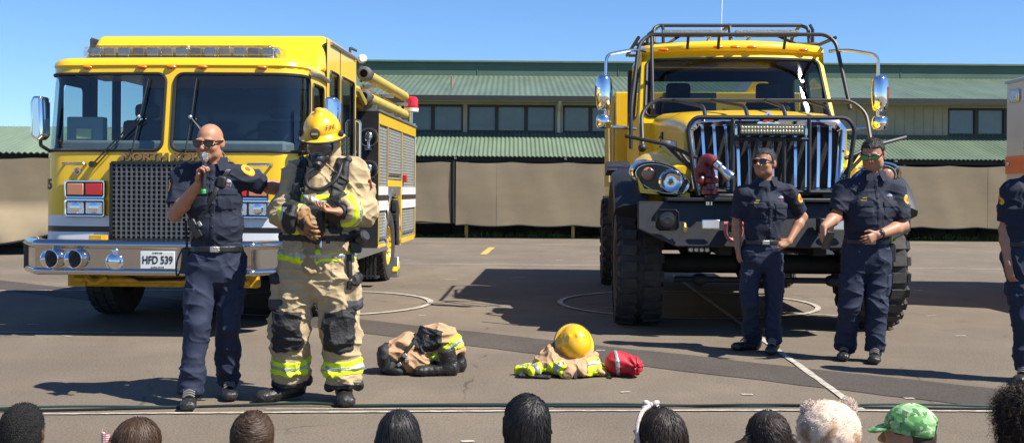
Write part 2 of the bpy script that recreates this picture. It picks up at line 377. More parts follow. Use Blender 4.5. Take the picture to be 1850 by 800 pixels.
def corrugated(mb, x0, x1, ya, za, yb, zb, pitch, amp, thick=.02, nrow=1):
    n = int((x1 - x0) / pitch) * 6; sl = Vector((0, yb - ya, zb - za)).normalized(); nn = Vector((0, -sl.z, sl.y))
    if nn.z < 0: nn = -nn
    def fn(u, v): return Vector((u, ya + (yb - ya) * v, za + (zb - za) * v)) + nn * (amp * math.sin(2 * math.pi * u / pitch))
    mb.grid(fn, x0, x1, 0, 1, n, nrow); mb.grid(lambda u, v: fn(u, v) - nn * thick, x1, x0, 0, 1, n, nrow)
    # eave lip so that the sheet reads with its thickness
    mb.grid(lambda u, v: fn(u, 0) - nn * thick * (1 - v), x0, x1, 0, 1, n, 1)
b = empty('school_building', (4, 33, 0)); tag(b, 'long two storey school building with green roofs behind the trucks', 'building')
X0, X1 = -10.5, 25.0
m = MB(); m.box(X0, X1, 0, 6, 0, 3.2); 
# siding above/below the window band, split by piers
wins = [(-9.2, -1.55), (-1.42, 1.35), (1.58, 4.2), (5.5, 9.2), (13.66, 16.4), (18, 20.8)]
wins = [(w0 , w1) for w0, w1 in wins]
m.box(X0, X1, 0.0, 6, 4.07, 4.42)
xs = [X0] + [q for w in wins for q in w] + [X1]
for i in range(0, len(xs), 2): m.box(xs[i], xs[i + 1], 0, 6, 3.2, 4.07)
for i in range(int((X1 - X0) / .3)):                      # batten grooves of the siding
    x = X0 + i * .3
    if not any(w0 - .1 < x < w1 + .1 for w0, w1 in wins): m.box(x, x + .025, -.018, .0, 3.2, 4.07)
    m.box(x, x + .025, -.018, 0, 4.07, 4.3)
for v in range(len(m.v)): m.v[v] = (m.v[v][0] - 4, m.v[v][1], m.v[v][2])
m.build('wall', WALL, b, smooth=0)
for (w0, w1) in wins:
    n = max(2, round((w1 - w0) / .95)); cw = (w1 - w0) / n
    for k in range(n):
        x = w0 + k * cw - 4
        f = MB(); f.box(x, x + cw, .02, .14, 3.2, 3.27); f.box(x, x + cw, .02, .14, 4.0, 4.07); f.box(x, x + .06, .02, .14, 3.27, 4.0); f.box(x + cw - .06, x + cw, .02, .14, 3.27, 4.0)
        fo = f.build('window', WFR, b, smooth=0)
        p = MB(); tilt = random.uniform(-.008, .008)
        p.bx((x + cw / 2, .10, 3.635), (cw - .12, .012, .73), (tilt, 0, random.uniform(-.01, .01)))
        if random.random() < .35: p.box(x + .06, x + cw - .06, .06, .09, 3.44, 3.47)
        p.build('pane', WPANE, fo, smooth=0)
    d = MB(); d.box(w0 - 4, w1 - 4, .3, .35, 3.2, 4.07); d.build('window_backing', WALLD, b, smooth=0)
m = MB(); corrugated(m, X0 - 4.7, X1 - 4 + .7, -.95, 4.26, 5.0, 5.52, .18, .009); m.build('roof', ROOFU, b, smooth=0)
m = MB(); m.box(X0 - 4.7, X1 - 3.3, -.98, -.93, 4.12, 4.27); m.build('eave_board', FASD, b, smooth=0)
m = MB(); m.box(X0 - 4.7, X1 - 3.3, -.9, .0, 4.13, 4.16); m.build('soffit', WALL, b, smooth=0)
m = MB(); m.box(X0 - 5, X1 - 3, 5.0, 5.3, 5.3, 6.0)
for k in range(9): m.box(X0 - 5 + k * 5.1, X0 - 4.97 + k * 5.1, 4.985, 5.0, 5.5, 6.0)
m.build('clerestory_fascia', FASC, b, smooth=0)
m = MB(); m.box(X0 - 5.1, X1 - 2.9, 4.9, 9, 6.0, 6.06); m.build('ridge_cap', ROOFG, b, smooth=0)
m = MB(); m.tube([(-2.55, -.9, 4.16), (-2.55, -.55, 4.02), (-2.55, -.06, 3.9), (-2.55, -.06, 3.2)], .055, round_=.12); m.build('downpipe', PIPE, b)
m = MB(); m.cyl((-5.95, .6, 4.62), (-5.95, .6, 5.02), .03); m.build('vent_pipe', mat('rusty_pipe', (.25, .17, .1), .8), b)

def walkway(name, x0, x1, yE, zE, yB, zB, label, posts):
    w = empty(name, ((x0 + x1) / 2, yE, 0)); tag(w, label, 'walkway'); cx = (x0 + x1) / 2
    m = MB(); corrugated(m, x0 - cx, x1 - cx, 0, zE, yB - yE, zB, .128, .017); m.build('roof', ROOFG, w, smooth=60)
    m = MB(); m.box(x0 - cx, x1 - cx, .22, .28, zE - .16, zE + .02); m.build('eave_beam', FASD, w, smooth=0)
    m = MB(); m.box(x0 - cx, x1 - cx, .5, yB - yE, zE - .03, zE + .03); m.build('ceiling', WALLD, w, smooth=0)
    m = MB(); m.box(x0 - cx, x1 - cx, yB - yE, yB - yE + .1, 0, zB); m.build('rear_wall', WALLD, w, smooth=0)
    x = x0 + .6
    while x < x1:
        MB().bar((x - cx, .1, zE - .09), (x - cx, .1, zE - .03), .07, .14, up=(0, 1, 0)).build('rafter_end', PIPE, w, smooth=0); x += 3.18
    for px in posts: MB().cyl((px - cx, .3, 0), (px - cx, .3, zE - .1), .055, n=12).build('post', POST, w)
    return w
walkway('covered_walkway', -8.6, 22, 30.3, 2.37, 32.98, 3.2, 'green corrugated covered walkway along the two storey building', [-4.6, -1.32, 1.78, 5, 8.2, 11.4, 14.6, 17.8])
walkway('covered_walkway', -26, -8.7, 21.9, 2.10, 24.4, 2.78, 'low green roofed walkway at the left edge behind the engine', [-24, -20.5, -17, -13.5, -11.2, -9.2])
def shade(name, x0, x1, y, z0, z1, label, bulge=0, lash=None, seed=0):
    cx = (x0 + x1) / 2; n = int((x1 - x0) / .16); rnd = random.Random(seed); ph = [rnd.uniform(0, 6) for _ in range(6)]
    def fn(u, v):
        sag = .05 * abs(math.sin((u - x0) * 2.0 + ph[0])) * (1 - v)
        x = u - cx; z = z0 - .02 - sag + (z1 - z0 + sag) * v - .04 * abs(math.sin((u - x0) * 1.95)) * v ** 8
        yy = .014 * math.sin(u * 1.3 + ph[1]) * math.sin(math.pi * v) + .007 * math.sin(u * 3.7 + ph[2] + v * 2) + .003 * math.sin(u * 8 + v * 5 + ph[3])
        if bulge:
            q = max(0, 1 - v / .42); yy -= bulge * math.sin(q * math.pi * .5) * (.8 + .25 * math.sin(u * 1.7 + ph[4])) + .05 * q * math.sin(u * 6 + v * 9)
            z += q * q * .18 * (.5 + .5 * math.sin(u * 1.9))
        return (x, yy, z)
    m = MB(); m.grid(fn, x0, x1, 0, 1, n, 14); m.grid(lambda u, v: Vector(fn(u, v)) + Vector((0, .006, 0)), x1, x0, 0, 1, n, 14); o = m.build(name, CLOTH, smooth=80)
    o.location = (cx, y, 0); tag(o, label, 'shade cloth', 'olive shade cloths hung from the walkways')
    sm = MB(); xx = x0 + 1.2
    while xx < x1: sm.loft([[Vector(fn(xx + a, v / 14)) + Vector((0, o_, 0)) for a, o_ in ((-.022, -.001), (.022, -.001), (.022, -.004), (-.022, -.004))] for v in range(15)]); xx += 3.15
    sm.build('seam', CLOTH, o, smooth=0)
    h = MB(); h.tube([fn(x0 + (x1 - x0) * i / n, 0) for i in range(n + 1)], .02, n=5); h.build('hem_rope', mat('dark_rope', (.03, .028, .025), .9), o)
    if lash:
        l = MB(); zz = z1
        while zz > z0 + .1:
            l.sph((x1 - cx + .06, 0, zz - .1), (.03, .03, .1), 8, 6); zz -= .2
        l.tube([(x1 - cx + .06, 0, z1), (x1 - cx + .055, -.01, (z0 + z1) / 2), (x1 - cx + .065, 0, z0 - .06)], .045, n=6)
        l.build('lashing_cord', mat('black_cord', (.012, .012, .012), .9), o)
    return o
shade('shade_cloth', -8.5, -1.76, 30.335, .50, 2.22, 'olive shade cloth panel between the engine and the black lashing', lash=True, seed=1)
shade('shade_cloth', -1.62, 9.3, 30.335, .42, 2.22, 'wide olive shade cloth between the black lashing and the wildland truck', seed=2)
shade('shade_cloth', 9.4, 22, 30.335, .44, 2.2, 'olive shade cloth to the right of the wildland truck', seed=3)
shade('shade_cloth', -26, -8.8, 21.94, .27, 2.02, 'olive shade cloth bulging at its hem at the left edge', bulge=.62, seed=4)
# folding lunch tables stored behind the cloths: only their crossed legs show
TBL = mat('dark_table_steel', (.02, .02, .022), .5, .3); TTOP = mat('table_top_edge', (.12, .10, .08), .6)
def lunch_table():
    t = empty('lunch_table'); m = MB(); m.box(-.9, .9, -.35, .35, .70, .73); m.build('table_top', TTOP, t)
    for sx in (-.55, .55):
        for k in (-1, 1): MB().tube([(sx, -.3 * k, .70), (sx + .16, .3 * k, .02)], .022, n=6).build('leg', TBL, t)
    MB().box(-.9, .9, -.62, -.42, .40, .43).build('bench', TTOP, t)
    MB().tube([(-.85, -.5, .12), (.85, -.5, .12)], .018, n=6).build('stretcher', TBL, t)
    return t
t0 = lunch_table(); xs_ = [-6.6, -4.4, -2.5, -.6, 1.1, 2.9, 4.8, 8.6, 10.6, 12.4, 14.4]; names = {}
for i, x in enumerate(xs_):
    t = t0 if i == 0 else copy_tree(t0)
    t.location = (x, 31.35 + .1 * (i % 3), 0); t.rotation_euler.z = .1 * math.sin(i * 5)
    tag(t, 'folding lunch table standing behind the olive shade cloth', 'table', 'lunch tables behind the shade cloths of the far walkway')
for i, x in enumerate((-11.0, -13.1, -15.3)):
    t = copy_tree(t0); t.location = (x, 22.75, 0); tag(t, 'folding lunch table behind the bulging cloth at the left edge', 'table', 'lunch tables behind the left cloth')
# grass under the walkway
GR = mat('grass_green', (.10, .15, .03), .9, col2=(.05, .08, .015), vscale=40)
rng = np.random.default_rng(3); n = 9000; gv = []; gf = []
for i in range(n):
    x = rng.uniform(-8, 21); y = 30.55 + abs(rng.normal(0, .5)); h = rng.uniform(.05, .2) * (1 + .6 * math.sin(x * 2.1) * math.sin(x * .7)); a = rng.uniform(0, 6.28); w = .012; lx, ly = rng.normal(0, .05, 2)
    gv += [(x - w * math.cos(a), y - w * math.sin(a), 0), (x + w * math.cos(a), y + w * math.sin(a), 0), (x + lx, y + ly, h)]; gf.append((3 * i, 3 * i + 1, 3 * i + 2))
gm = MB(); gm.add(gv, gf); tag(gm.build('grass', GR, smooth=0), 'green grass growing under the walkway cloths', 'grass', kind='stuff')
gb = MB(); gb.box(-8.6, 22, 30.5, 32.9, -.02, .012); tag(gb.build('soil', mat('dark_soil', (.05, .06, .02), .95, var=.5, vscale=6), smooth=0), 'grassy soil strip under the far walkway', 'ground', kind='structure')
# ------------------------------------------------------------------ fire engine (local: x right, y back, z up; front face at y = 0)
YAW = -R(2.7)
E = empty('fire_engine', (-3.34, 10.15, 0), YAW)
tag(E, 'yellow fire engine with flat cab, chrome bumper and roof light bar', 'fire engine')
HW, A_, RC = 1.29, 1.02, .27
ARC = RC * math.pi / 2
def cab(s, z, off=0.0):
    q = abs(s); sg = 1 if s >= 0 else -1; bul = .05
    if q <= A_: x, y, nx, ny = q, .05 * (q / A_) ** 2, 0, -1
    elif q <= A_ + ARC: t = (q - A_) / RC; x, y, nx, ny = A_ + RC * math.sin(t), bul + RC - RC * math.cos(t), math.sin(t), -math.cos(t)
    else: x, y, nx, ny = A_ + RC, bul + RC + (q - A_ - ARC), 1, 0
    lean = max(0, z - 1.70); k = max(0, 1 - max(0, y - .0) / 1.2)
    x += nx * off; y += ny * off + lean * .14 * k; x *= 1 - lean * .015
    return Vector((sg * x, y, z))
S0 = A_ + ARC; SB = S0 + .16          # arc ends at y=.32; skin continues to y=.48
m = MB()
m.grid(cab, -SB, SB, 1.106, 1.69, 60, 2); m.grid(cab, -SB, SB, .60, .865, 60, 1)
for sg in (-1, 1):
    o_ = (.0, SB, 1.69, 2.56) if sg > 0 else (-SB, 0, 1.69, 2.56); i_ = (.045, S0 + .10, 1.735, 2.49) if sg > 0 else (-S0 - .10, -.045, 1.735, 2.49)
    m.ring_plate(cab, o_, i_, .085, 3)
def side(sg, off=0): return (lambda u, v: Vector((sg * (HW + off), u if sg > 0 else -u, v)))
for sg in (1, -1):
    fn = side(sg); q = lambda a, b_: (a, b_) if sg > 0 else (-b_, -a)
    Y0 = .48
    m.grid(fn, *q(Y0, 2.8), 1.106, 1.69, 6, 1)
    m.grid(fn, *q(2.0, 2.8), .55, .865, 2, 1); m.grid(fn, *q(Y0, .82), .6, .865, 1, 1)
    m.ring_plate(fn, (*q(Y0, 1.18), 1.69, 2.56), (*q(.55, 1.03), 1.76, 2.44), .06, 1)
    m.ring_plate(fn, (*q(1.18, 1.87), 1.69, 3.0), (*q(1.34, 1.77), 1.76, 2.66), .05, 1)
    m.ring_plate(fn, (*q(1.87, 2.8), 1.69, 3.0), (*q(1.95, 2.65), 1.76, 2.66), .05, 1)
m.add([(-HW, 2.8, .6), (HW, 2.8, .6), (HW, 2.8, 3.0), (-HW, 2.8, 3.0)], [(1, 0, 3, 2)])
cb = m.build('cab_body', CABY, E)
# roof over the seats and the raised crew roof
ro = []
for k in range(-40, 41):
    p = cab(k / 40 * SB, 2.56); ro.append((p.x, p.y))
ro += [(HW - .02, 1.5), (-HW + .02, 1.5)]
def inset(o_, d):
    n = len(o_); r_ = []
    for i in range(n):
        a = Vector(o_[i - 1]); c_ = Vector(o_[(i + 1) % n]); t = (c_ - a).normalized(); r_.append((o_[i][0] - t.y * d, o_[i][1] + t.x * d))
    return r_
m = MB(); rings = [[(x, y, z) for x, y in inset(ro, d)] for d, z in ((0, 2.555), (-.012, 2.575), (0.0, 2.612), (.03, 2.64), (.07, 2.655))]
m.loft(rings); m.build('cab_roof', YEL, E)
m = MB(); m.loft([[(-1.295, .92, 2.60), (1.295, .92, 2.60), (1.295, 2.83, 2.60), (-1.295, 2.83, 2.60)], [(-1.26, 1.30, 3.04), (1.26, 1.30, 3.04), (1.26, 2.83, 3.04), (-1.26, 2.83, 3.04)]])
m.build('raised_crew_roof', YEL, E, bevel=.07, seg=4)
m = MB(); m.box(-.42, .5, .905, .925, 2.70, 2.755); m.build('roof_label_strip', WHITEP, E)
for x in (-.16, .28): MB().lathe([(.01, .06), (.06, .05), (.085, 0)], (x, .96, 2.76), (0, 0, 1)).build('roof_strobe', CHR2, E)
# inside
m = MB(); m.box(-1.12, 1.12, .16, .55, 1.30, 1.84); m.box(-1.17, 1.17, .1, 2.75, 1.0, 1.1); m.build('dashboard', mat('grey_dashboard', (.16, .18, .18), .7, var=.15), E, bevel=.03)
m = MB(); m.box(-.35, .35, .5, 1.6, 1.1, 1.75); m.build('engine_hood', DARK, E, bevel=.08)
for x in (-.75, .75):
    m = MB(); m.box(x - .27, x + .27, .9, 1.4, 1.35, 1.5); m.box(x - .27, x + .27, 1.35, 1.48, 1.5, 2.12); m.box(x - .14, x + .14, 1.36, 1.46, 2.14, 2.3); m.build('cab_seat', DARK, E, bevel=.05)
m = MB(); m.tube([(.75 + .22 * math.cos(t), .62 + .1 * math.sin(t), 1.80 + .19 * math.sin(t)) for t in [i * math.pi / 10 for i in range(20)]], .016, closed=True); m.cyl((.75, .62, 1.8), (.75, .5, 1.6), .03); m.build('steering_wheel', RUBB, E)
m = MB(); m.box(-1.13, -.76, .3, .42, 1.76, 2.08); bo = m.build('document_box', mat('teal_plastic', (.20, .30, .32), .5), E, bevel=.015)
MB().box(-1.02, -.87, .285, .297, 1.86, 1.96).build('paper_note', mat('yellow_paper', (.55, .62, .35), .8), bo)
m = MB(); m.box(-1.1, 1.1, 2.0, 2.1, 1.1, 1.95); m.build('rear_bench', DARK, E, bevel=.05)
# glass + gaskets
for sg in (-1, 1):
    i_ = (.045, S0 + .10, 1.735, 2.49) if sg > 0 else (-S0 - .10, -.045, 1.735, 2.49)
    w_ = MB().rr_patch(lambda u, v: cab(u, v, -.012), i_, .085).build('windscreen', GWIN, E)
    MB().rr_tube(lambda u, v: cab(u, v, .002), i_, .085, .016).build('gasket', RUBB, w_)
    fn = side(sg, -.015); q = lambda a, b_: (a, b_) if sg > 0 else (-b_, -a)
    for (a, b_, z1, r_) in ((.55, 1.03, 2.44, .06), (1.34, 1.77, 2.66, .05), (1.95, 2.65, 2.66, .05)):
        w_ = MB().rr_patch(fn, (*q(a, b_), 1.76, z1), r_).build('side_window', GWIN, E)
        MB().rr_tube(side(sg, .004), (*q(a, b_), 1.76, z1), r_, .014).build('gasket', RUBB, w_)
    m = MB()
    for yy in (1.18, 1.87): m.box(sg * HW - .004 if sg > 0 else sg * HW - .004, sg * HW + .004, yy - .008, yy + .008, 1.0, 2.98)
    m.build('door_seam', RUBB, E, smooth=0)
    MB().tube([(sg * 1.30, .45, 2.53), (sg * 1.31, .8, 2.55), (sg * 1.31, 1.2, 2.53)], .022).build('drip_rail', ALU, E)
    MB().tube([(sg * 1.30, 1.35, 2.96), (sg * 1.30, 2.75, 2.97)], .02).build('drip_rail', ALU, E)
    MB().tube([(sg * 1.29, 2.73, 1.3), (sg * 1.36, 2.73, 1.32), (sg * 1.36, 2.73, 2.2), (sg * 1.29, 2.73, 2.22)], .018, round_=.05).build('grab_rail', CHR2, E)
    MB().box(min(sg * 1.29, sg * 1.32), max(sg * 1.29, sg * 1.32), 1.02, 1.12, 1.45, 1.55).build('door_handle', CHR2, E, bevel=.01)
# stripes
for nm, z0, z1, mm in (('white_stripe', 1.0, 1.106, WHITEP), ('black_stripe', .945, 1.0, BLACKP), ('white_stripe', .865, .945, WHITEP)):
    m = MB(); m.grid(lambda s, z: cab(s, z, .001), -SB, SB, z0, z1, 60, 1)
    for sg in (1, -1): fn = side(sg, .001); m.grid(fn, *((.48, 2.8) if sg > 0 else (-2.8, -.48)), z0, z1, 3, 1)
    m.build(nm, mm, E)
m = MB(); m.tube([cab(s / 30 * 1.0, 1.106, .004) for s in range(-30, 31)], .006, n=5); m.build('trim_line', CHR2, E)
# lights in the roof edge
for s in (-.86, -.295, 0, .31, .90):
    p = cab(s, 2.56); m = MB(); m.sph((p.x, p.y - .005, 2.555), (.055, .03, .022), 12, 8); m.build('clearance_light', AMB, E)
# lamps
for sg in (-1, 1):
    for (z0, z1, nm) in ((1.28, 1.435, 'indicator_unit'), (1.10, 1.255, 'headlamp_unit')):
        xa, xb = .60, 1.0
        fn = lambda u, v: cab(sg * u, v, .02)
        m = MB(); m.loft([[cab(sg * (u if sg > 0 else (xa + xb - u)), v, o_) for u, v in ((xa, z0), (xb, z0), (xb, z1), (xa, z1))] for o_ in (-.01, .03)]); m.build(nm, BLACKP, E, bevel=.008)
        un = children(E)[-1]; un = [o for o in children(E) if o.name.startswith(nm)][-1]
        MB().rr_tube(lambda u, v: cab(sg * u, v, .033), (xa, xb, z0, z1), .02, .011).build('chrome_bezel', CHROME, un)
        mid = (xa + xb) / 2
        for k, (c0, c1) in enumerate(((xa + .02, mid - .01), (mid + .01, xb - .02))):
            if nm == 'indicator_unit':
                mm = REDL if k == 0 else mat('orange_lens', (.50, .20, .10), .2, coat=.5)
                MB().loft([[cab(sg * u if sg > 0 else -(c0 + c1 - u), v, o_) for u, v in ((c0, z0 + .02), (c1, z0 + .02), (c1, z1 - .02), (c0, z1 - .02))] for o_ in (.028, .045)]).build('indicator_lens', mm, un, bevel=.012)
            else:
                MB().loft([[cab(sg * u if sg > 0 else -(c0 + c1 - u), v, o_) for u, v in ((c0, z0 + .02), (c1, z0 + .02), (c1, z1 - .02), (c0, z1 - .02))] for o_ in (.024, .034)]).build('headlamp_lens', CLEARL, un, bevel=.008)
                MB().lathe([(.045, 0), (.052, .006), (.03, .012)], cab(sg * (c0 + c1) / 2, (z0 + z1) / 2, .030), (0, -1, 0), 16).build('bulb_reflector', CHROME, un)
    MB().tube([cab(sg * .80, 1.605, 0), cab(sg * .80, 1.605, .06), cab(sg * 1.02, 1.605, .06), cab(sg * 1.02, 1.605, 0)], .014, round_=.03).build('grab_handle', CHR2, E)
    m = MB(); p = cab(sg * .89, 1.53, .0)
    m.lathe([(.036, 0), (.036, .012), (.026, .016)], p, (0, -1, 0), 20); ba = m.build('round_badge', CHR2, E)
    MB().lathe([(.024, .015), (.02, .018)], p, (0, -1, 0), 16).build('badge_centre', mat('badge_red', (.25, .06, .04), .4), ba)
# grille
m = MB(); m.box(-.52, .66, -.012, .02, .86, 1.625); m.build('grille_backing', CHASS, E, smooth=0)
G0, G1, Z0, Z1 = -.52, .66, .875, 1.615
m = MB(); nx, nz = 24, 17
GRM = mat('grille_steel', (.16, .16, .165), .45, .6, var=.15)
for i in range(nx + 1): x = G0 + (G1 - G0) * i / nx; m.bar((x, -.035, Z0), (x, -.035, Z1), .017, .012, up=(0, 1, 0))
for j in range(nz + 1): z = Z0 + (Z1 - Z0) * j / nz; m.bar((G0, -.031, z), (G1, -.031, z), .010, .014, up=(0, 0, 1))
m.build('grille_mesh', GRM, E, smooth=0)
m = MB(); 
for a, b_ in (((G0, Z0), (G1, Z0)), ((G0, Z1), (G1, Z1)), ((G0, Z0), (G0, Z1)), ((G1, Z0), (G1, Z1))): m.bar((a[0], -.03, a[1]), (b_[0], -.03, b_[1]), .03, .04, up=(0, 1, 0))
for x in (-.4, -.1, .2, .5): m.sph((x, -.045, Z1), .011, 8, 6)
m.build('grille_frame', BLACKP, E, smooth=0)
GOLD = mat('gold_leaf', (.30, .17, .075), .4, .3, var=.15, vscale=40); LOUT = mat('letter_outline', (.02, .015, .01), .5)
off = Matrix.Translation((.07, -.006, 1.672))
text_mesh('lettering', 'NORTH KOHALA', .098, GOLD, E, off @ FACE, .003, 1.33, .004, label='raised gold lettering reading NORTH KOHALA')
text_mesh('lettering_outline', 'NORTH KOHALA', .098, LOUT, E, Matrix.Translation((.074, -.0015, 1.669)) @ FACE, .001, 1.33, .007)  # dark outline copy set behind the gold letters
for sg in (-1, 1):
    text_mesh('unit_number', '15', .14, LOUT, E, None, .002, 1.3, .004, fn=lambda p: cab(sg * 1.27 + p.x, 1.40 + p.y, .003 + p.z))
# wipers
for (bx_, tip, mid) in (((-.72, 1.60), (-.12, 2.28), (-.2, 2.1)), ((.62, 1.60), (.05, 2.28), (.1, 2.1))):
    sg = 1 if bx_[0] > 0 else -1; m = MB(); P = lambda x, z, o_=.035: cab(x, z, o_)
    e = (bx_[0] * .38, 2.06)
    m.tube([P(*bx_), P((bx_[0] + e[0]) / 2, (bx_[1] + e[1]) / 2, .05), P(*e, .05)], .008, n=6); m.tube([P(bx_[0] + .045, bx_[1] - .0), P((bx_[0] + e[0]) / 2 + .04, (bx_[1] + e[1]) / 2, .05), P(e[0] + .03, e[1] - .03, .05)], .005, n=6)
    m.cyl(P(*bx_, -.01), P(*bx_, .06), .03); wp = m.build('wiper_arm', BLACKP, E)
    m = MB(); m.tube([P(e[0] - .03 * -sg * 0 + (-.04 if sg > 0 else -.06), e[1] - .35, .03), P(e[0], e[1], .035), P(e[0] + (.06 if sg < 0 else .03), e[1] + .38, .03)], .008, n=6); m.build('wiper_blade', RUBB, wp)
    m = MB(); m.sph(P(e[0], e[1], .055), .022, 8, 6); m.build('wiper_pivot', ALU, wp)
# light bar
LBM = glass('smoked_lens', (.62, .60, .56), .14, .15)
lb = MB().box(-.95, .95, .34, .68, 2.66, 2.685).build('light_bar', ALU, E, bevel=.008)
m = MB(); m.box(-.93, .93, .33, .67, 2.687, 2.80); m.build('lens_cover', LBM, lb, bevel=.03, seg=3)
random.seed(3)
for i in range(13):
    x = -.88 + 1.76 * i / 12; w = .058
    mm = [CLEARL, mat('lamp_dark', (.20, .19, .17), .4), CLEARL, mat('lamp_grey', (.35, .33, .28), .4)][(i * 7) % 4]
    MB().box(x - w, x + w, .38, .60, 2.688, 2.78).build('flasher_module', mm, lb, bevel=.01)
for sg in (-1, 1):
    m = MB(); m.box(sg * .96 - .045, sg * .96 + .045, .36, .65, 2.662, 2.79); m.build('end_lens', GCLR, lb, bevel=.035, seg=3)
    m = MB(); m.sph((sg * .955, .45, 2.735), (.03, .06, .045), 10, 8); m.build('end_lamp', CLEARL, lb)
for x in (-.75, -.3, .35, .75): MB().box(x - .06, x + .06, .4, .6, 2.64, 2.665).build('light_bar_foot', BLACKP, E)
# bumper (chrome, wraps round at both ends)
def bump_pt(s, z, off=0):
    q = abs(s); sg = 1 if s >= 0 else -1
    if q < 1.0: x, y = q, -.56 + .02 * q; nx, ny = 0, -1
    elif q < 1.45: t = (q - 1.0); x, y = 1.0 + t * .60, -.54 + t * .80; nx, ny = .80, -.60
    else: t = q - 1.45; x, y = 1.27 + t * .1, -.18 + t; nx, ny = 1, 0
    return Vector((sg * (x + nx * off), y + ny * off, z))
prof = [(-.02, .585), (.012, .59), (.018, .61), (.012, .625), (0, .632), (0, .822), (.014, .832), (.024, .85), (.018, .872), (-.01, .885), (-.08, .885)]
m = MB(); ss = sorted(set([-1.6, -1.45, -1.43, -1.2, -1.02, -1.0] + [i / 10 for i in range(-9, 10)] + [1.0, 1.02, 1.2, 1.43, 1.45, 1.6]))
m.loft([[bump_pt(s, z, o_) for o_, z in prof] for s in ss], closed=False, cap=False); bu = m.build('bumper', mat('darkened_bumper_chrome', (.50, .49, .48), .09, 1.0, rvar=.05, vscale=5), E, smooth=50)  # chrome darkened in its colour, standing in for a crowd's dark reflection
so_ = bu.modifiers.new('thick', 'SOLIDIFY'); so_.thickness = .012
m = MB(); m.box(-1.15, 1.15, -.5, .05, .862, .872); m.build('bumper_deck', TREAD, E, smooth=0)
for x in (-.83, -.61):
    m = MB(); m.lathe([(.012, .0), (.05, .012), (.058, .07), (.075, .105), (.085, .11), (.078, .112), (.05, .06), (.02, .05)], (x, -.53, .725), (0, -1, 0), 28); ho = m.build('air_horn', CHROME, E, smooth=40)
    MB().lathe([(.05, .061), (.001, .062)], (x, -.53, .725), (0, -1, 0), 20).build('horn_mouth', CHASS, ho)
m = MB(); m.sph((-.25, -.55, .70), (.085, .05, .085), 18, 12); m.sph((-.25, -.56, .80), (.04, .04, .035), 12, 8); m.lathe([(.10, 0), (.105, .01), (.09, .02)], (-.25, -.545, .70), (0, -1, 0), 24); m.build('siren_bell', CHROME, E)
m = MB(); m.box(-.01, .31, -.585, -.575, .64, .80); pl = m.build('number_plate', mat('plate_white', (.66, .69, .66), .5), E, bevel=.004)
BLK = mat('plate_black', (.012, .012, .015), .5)
text_mesh('plate_text', 'HFD 539', .098, BLK, pl, Matrix.Translation((.15, -.5865, .718)) @ FACE, .001, .78, .002, label='black plate lettering reading HFD 539')
text_mesh('plate_state', 'HAWAII', .02, BLK, pl, Matrix.Translation((.15, -.5865, .785)) @ FACE, .001, 1.3)
text_mesh('plate_motto', 'ALOHA STATE', .016, BLK, pl, Matrix.Translation((.15, -.5865, .655)) @ FACE, .001, 1.2)
m = MB(); m.box(-.62, -.50, -.3, -.15, .873, .925); m.build('winch_cover', YELR, E)
MB().box(-1.30, -1.23, -.20, -.02, .60, .86).build('bumper_end_cap', BLACKP, E, bevel=.01)
# mirrors
for sg in (-1, 1):
    x = -1.24 if sg < 0 else 1.62
    mi = MB().loft([[(x + sg * a * .072 * k, y, z0 + .02 * (1 - k) if False else z) for a, z in ((-1, 1.87), (-.3, 1.82), (.9, 1.87), (1, 2.19), (.6, 2.25), (-.8, 2.25))] for y, k in ((-.10, .75), (-.06, 1), (.06, 1))]).build('mirror', CHROME, E, bevel=.02, seg=3)
    MB().box(x - .06, x + .06, .062, .066, 1.88, 2.2).build('mirror_glass', GDARK, mi)
    MB().tube([(x, 0, 1.83), (x - sg * .0, .0, 1.78), (sg * 1.2, .22, 1.70)], .018, round_=.04).build('mirror_arm', BLACKP, E)
# chassis, axles, wheels
m = MB(); m.bar((-.42, -.2, .66), (-.42, 8.2, .66), .1, .24); m.bar((.42, -.2, .66), (.42, 8.2, .66), .1, .24); m.build('chassis_rail', YELR, E)
m = MB(); m.box(-.9, .9, .0, .12, .42, .55); m.cyl((-.85, -.1, .50), (.85, -.1, .48), .028); m.build('front_crossmember', YELR, E, bevel=.01)
m = MB(); m.tube([(-.72, -.02, .62), (-.72, -.1, .52), (-.62, -.15, .46), (-.52, -.12, .52)], .04, round_=.05); m.box(-.95, -.78, -.02, .2, .42, .6); m.build('tow_hook', YELR, E)
m = MB(); m.tube([(-.5, -.1, .60), (-.2, -.12, .50), (.2, -.12, .51), (.6, -.1, .6)], .018); m.build('brake_hose', RUBB, E)
m = MB(); m.box(-.9, .9, .2, 1.0, .55, 1.0); m.box(-.5, .5, 1, 3, .4, .9); m.cyl((-.9, 1.42, .52), (.9, 1.42, .52), .07); m.cyl((-.9, 5.95, .52), (.9, 5.95, .52), .1); m.sph((0, 5.95, .52), .24); m.box(-1, 1, 3, 8, .75, .85); m.build('underbody', CHASS, E)
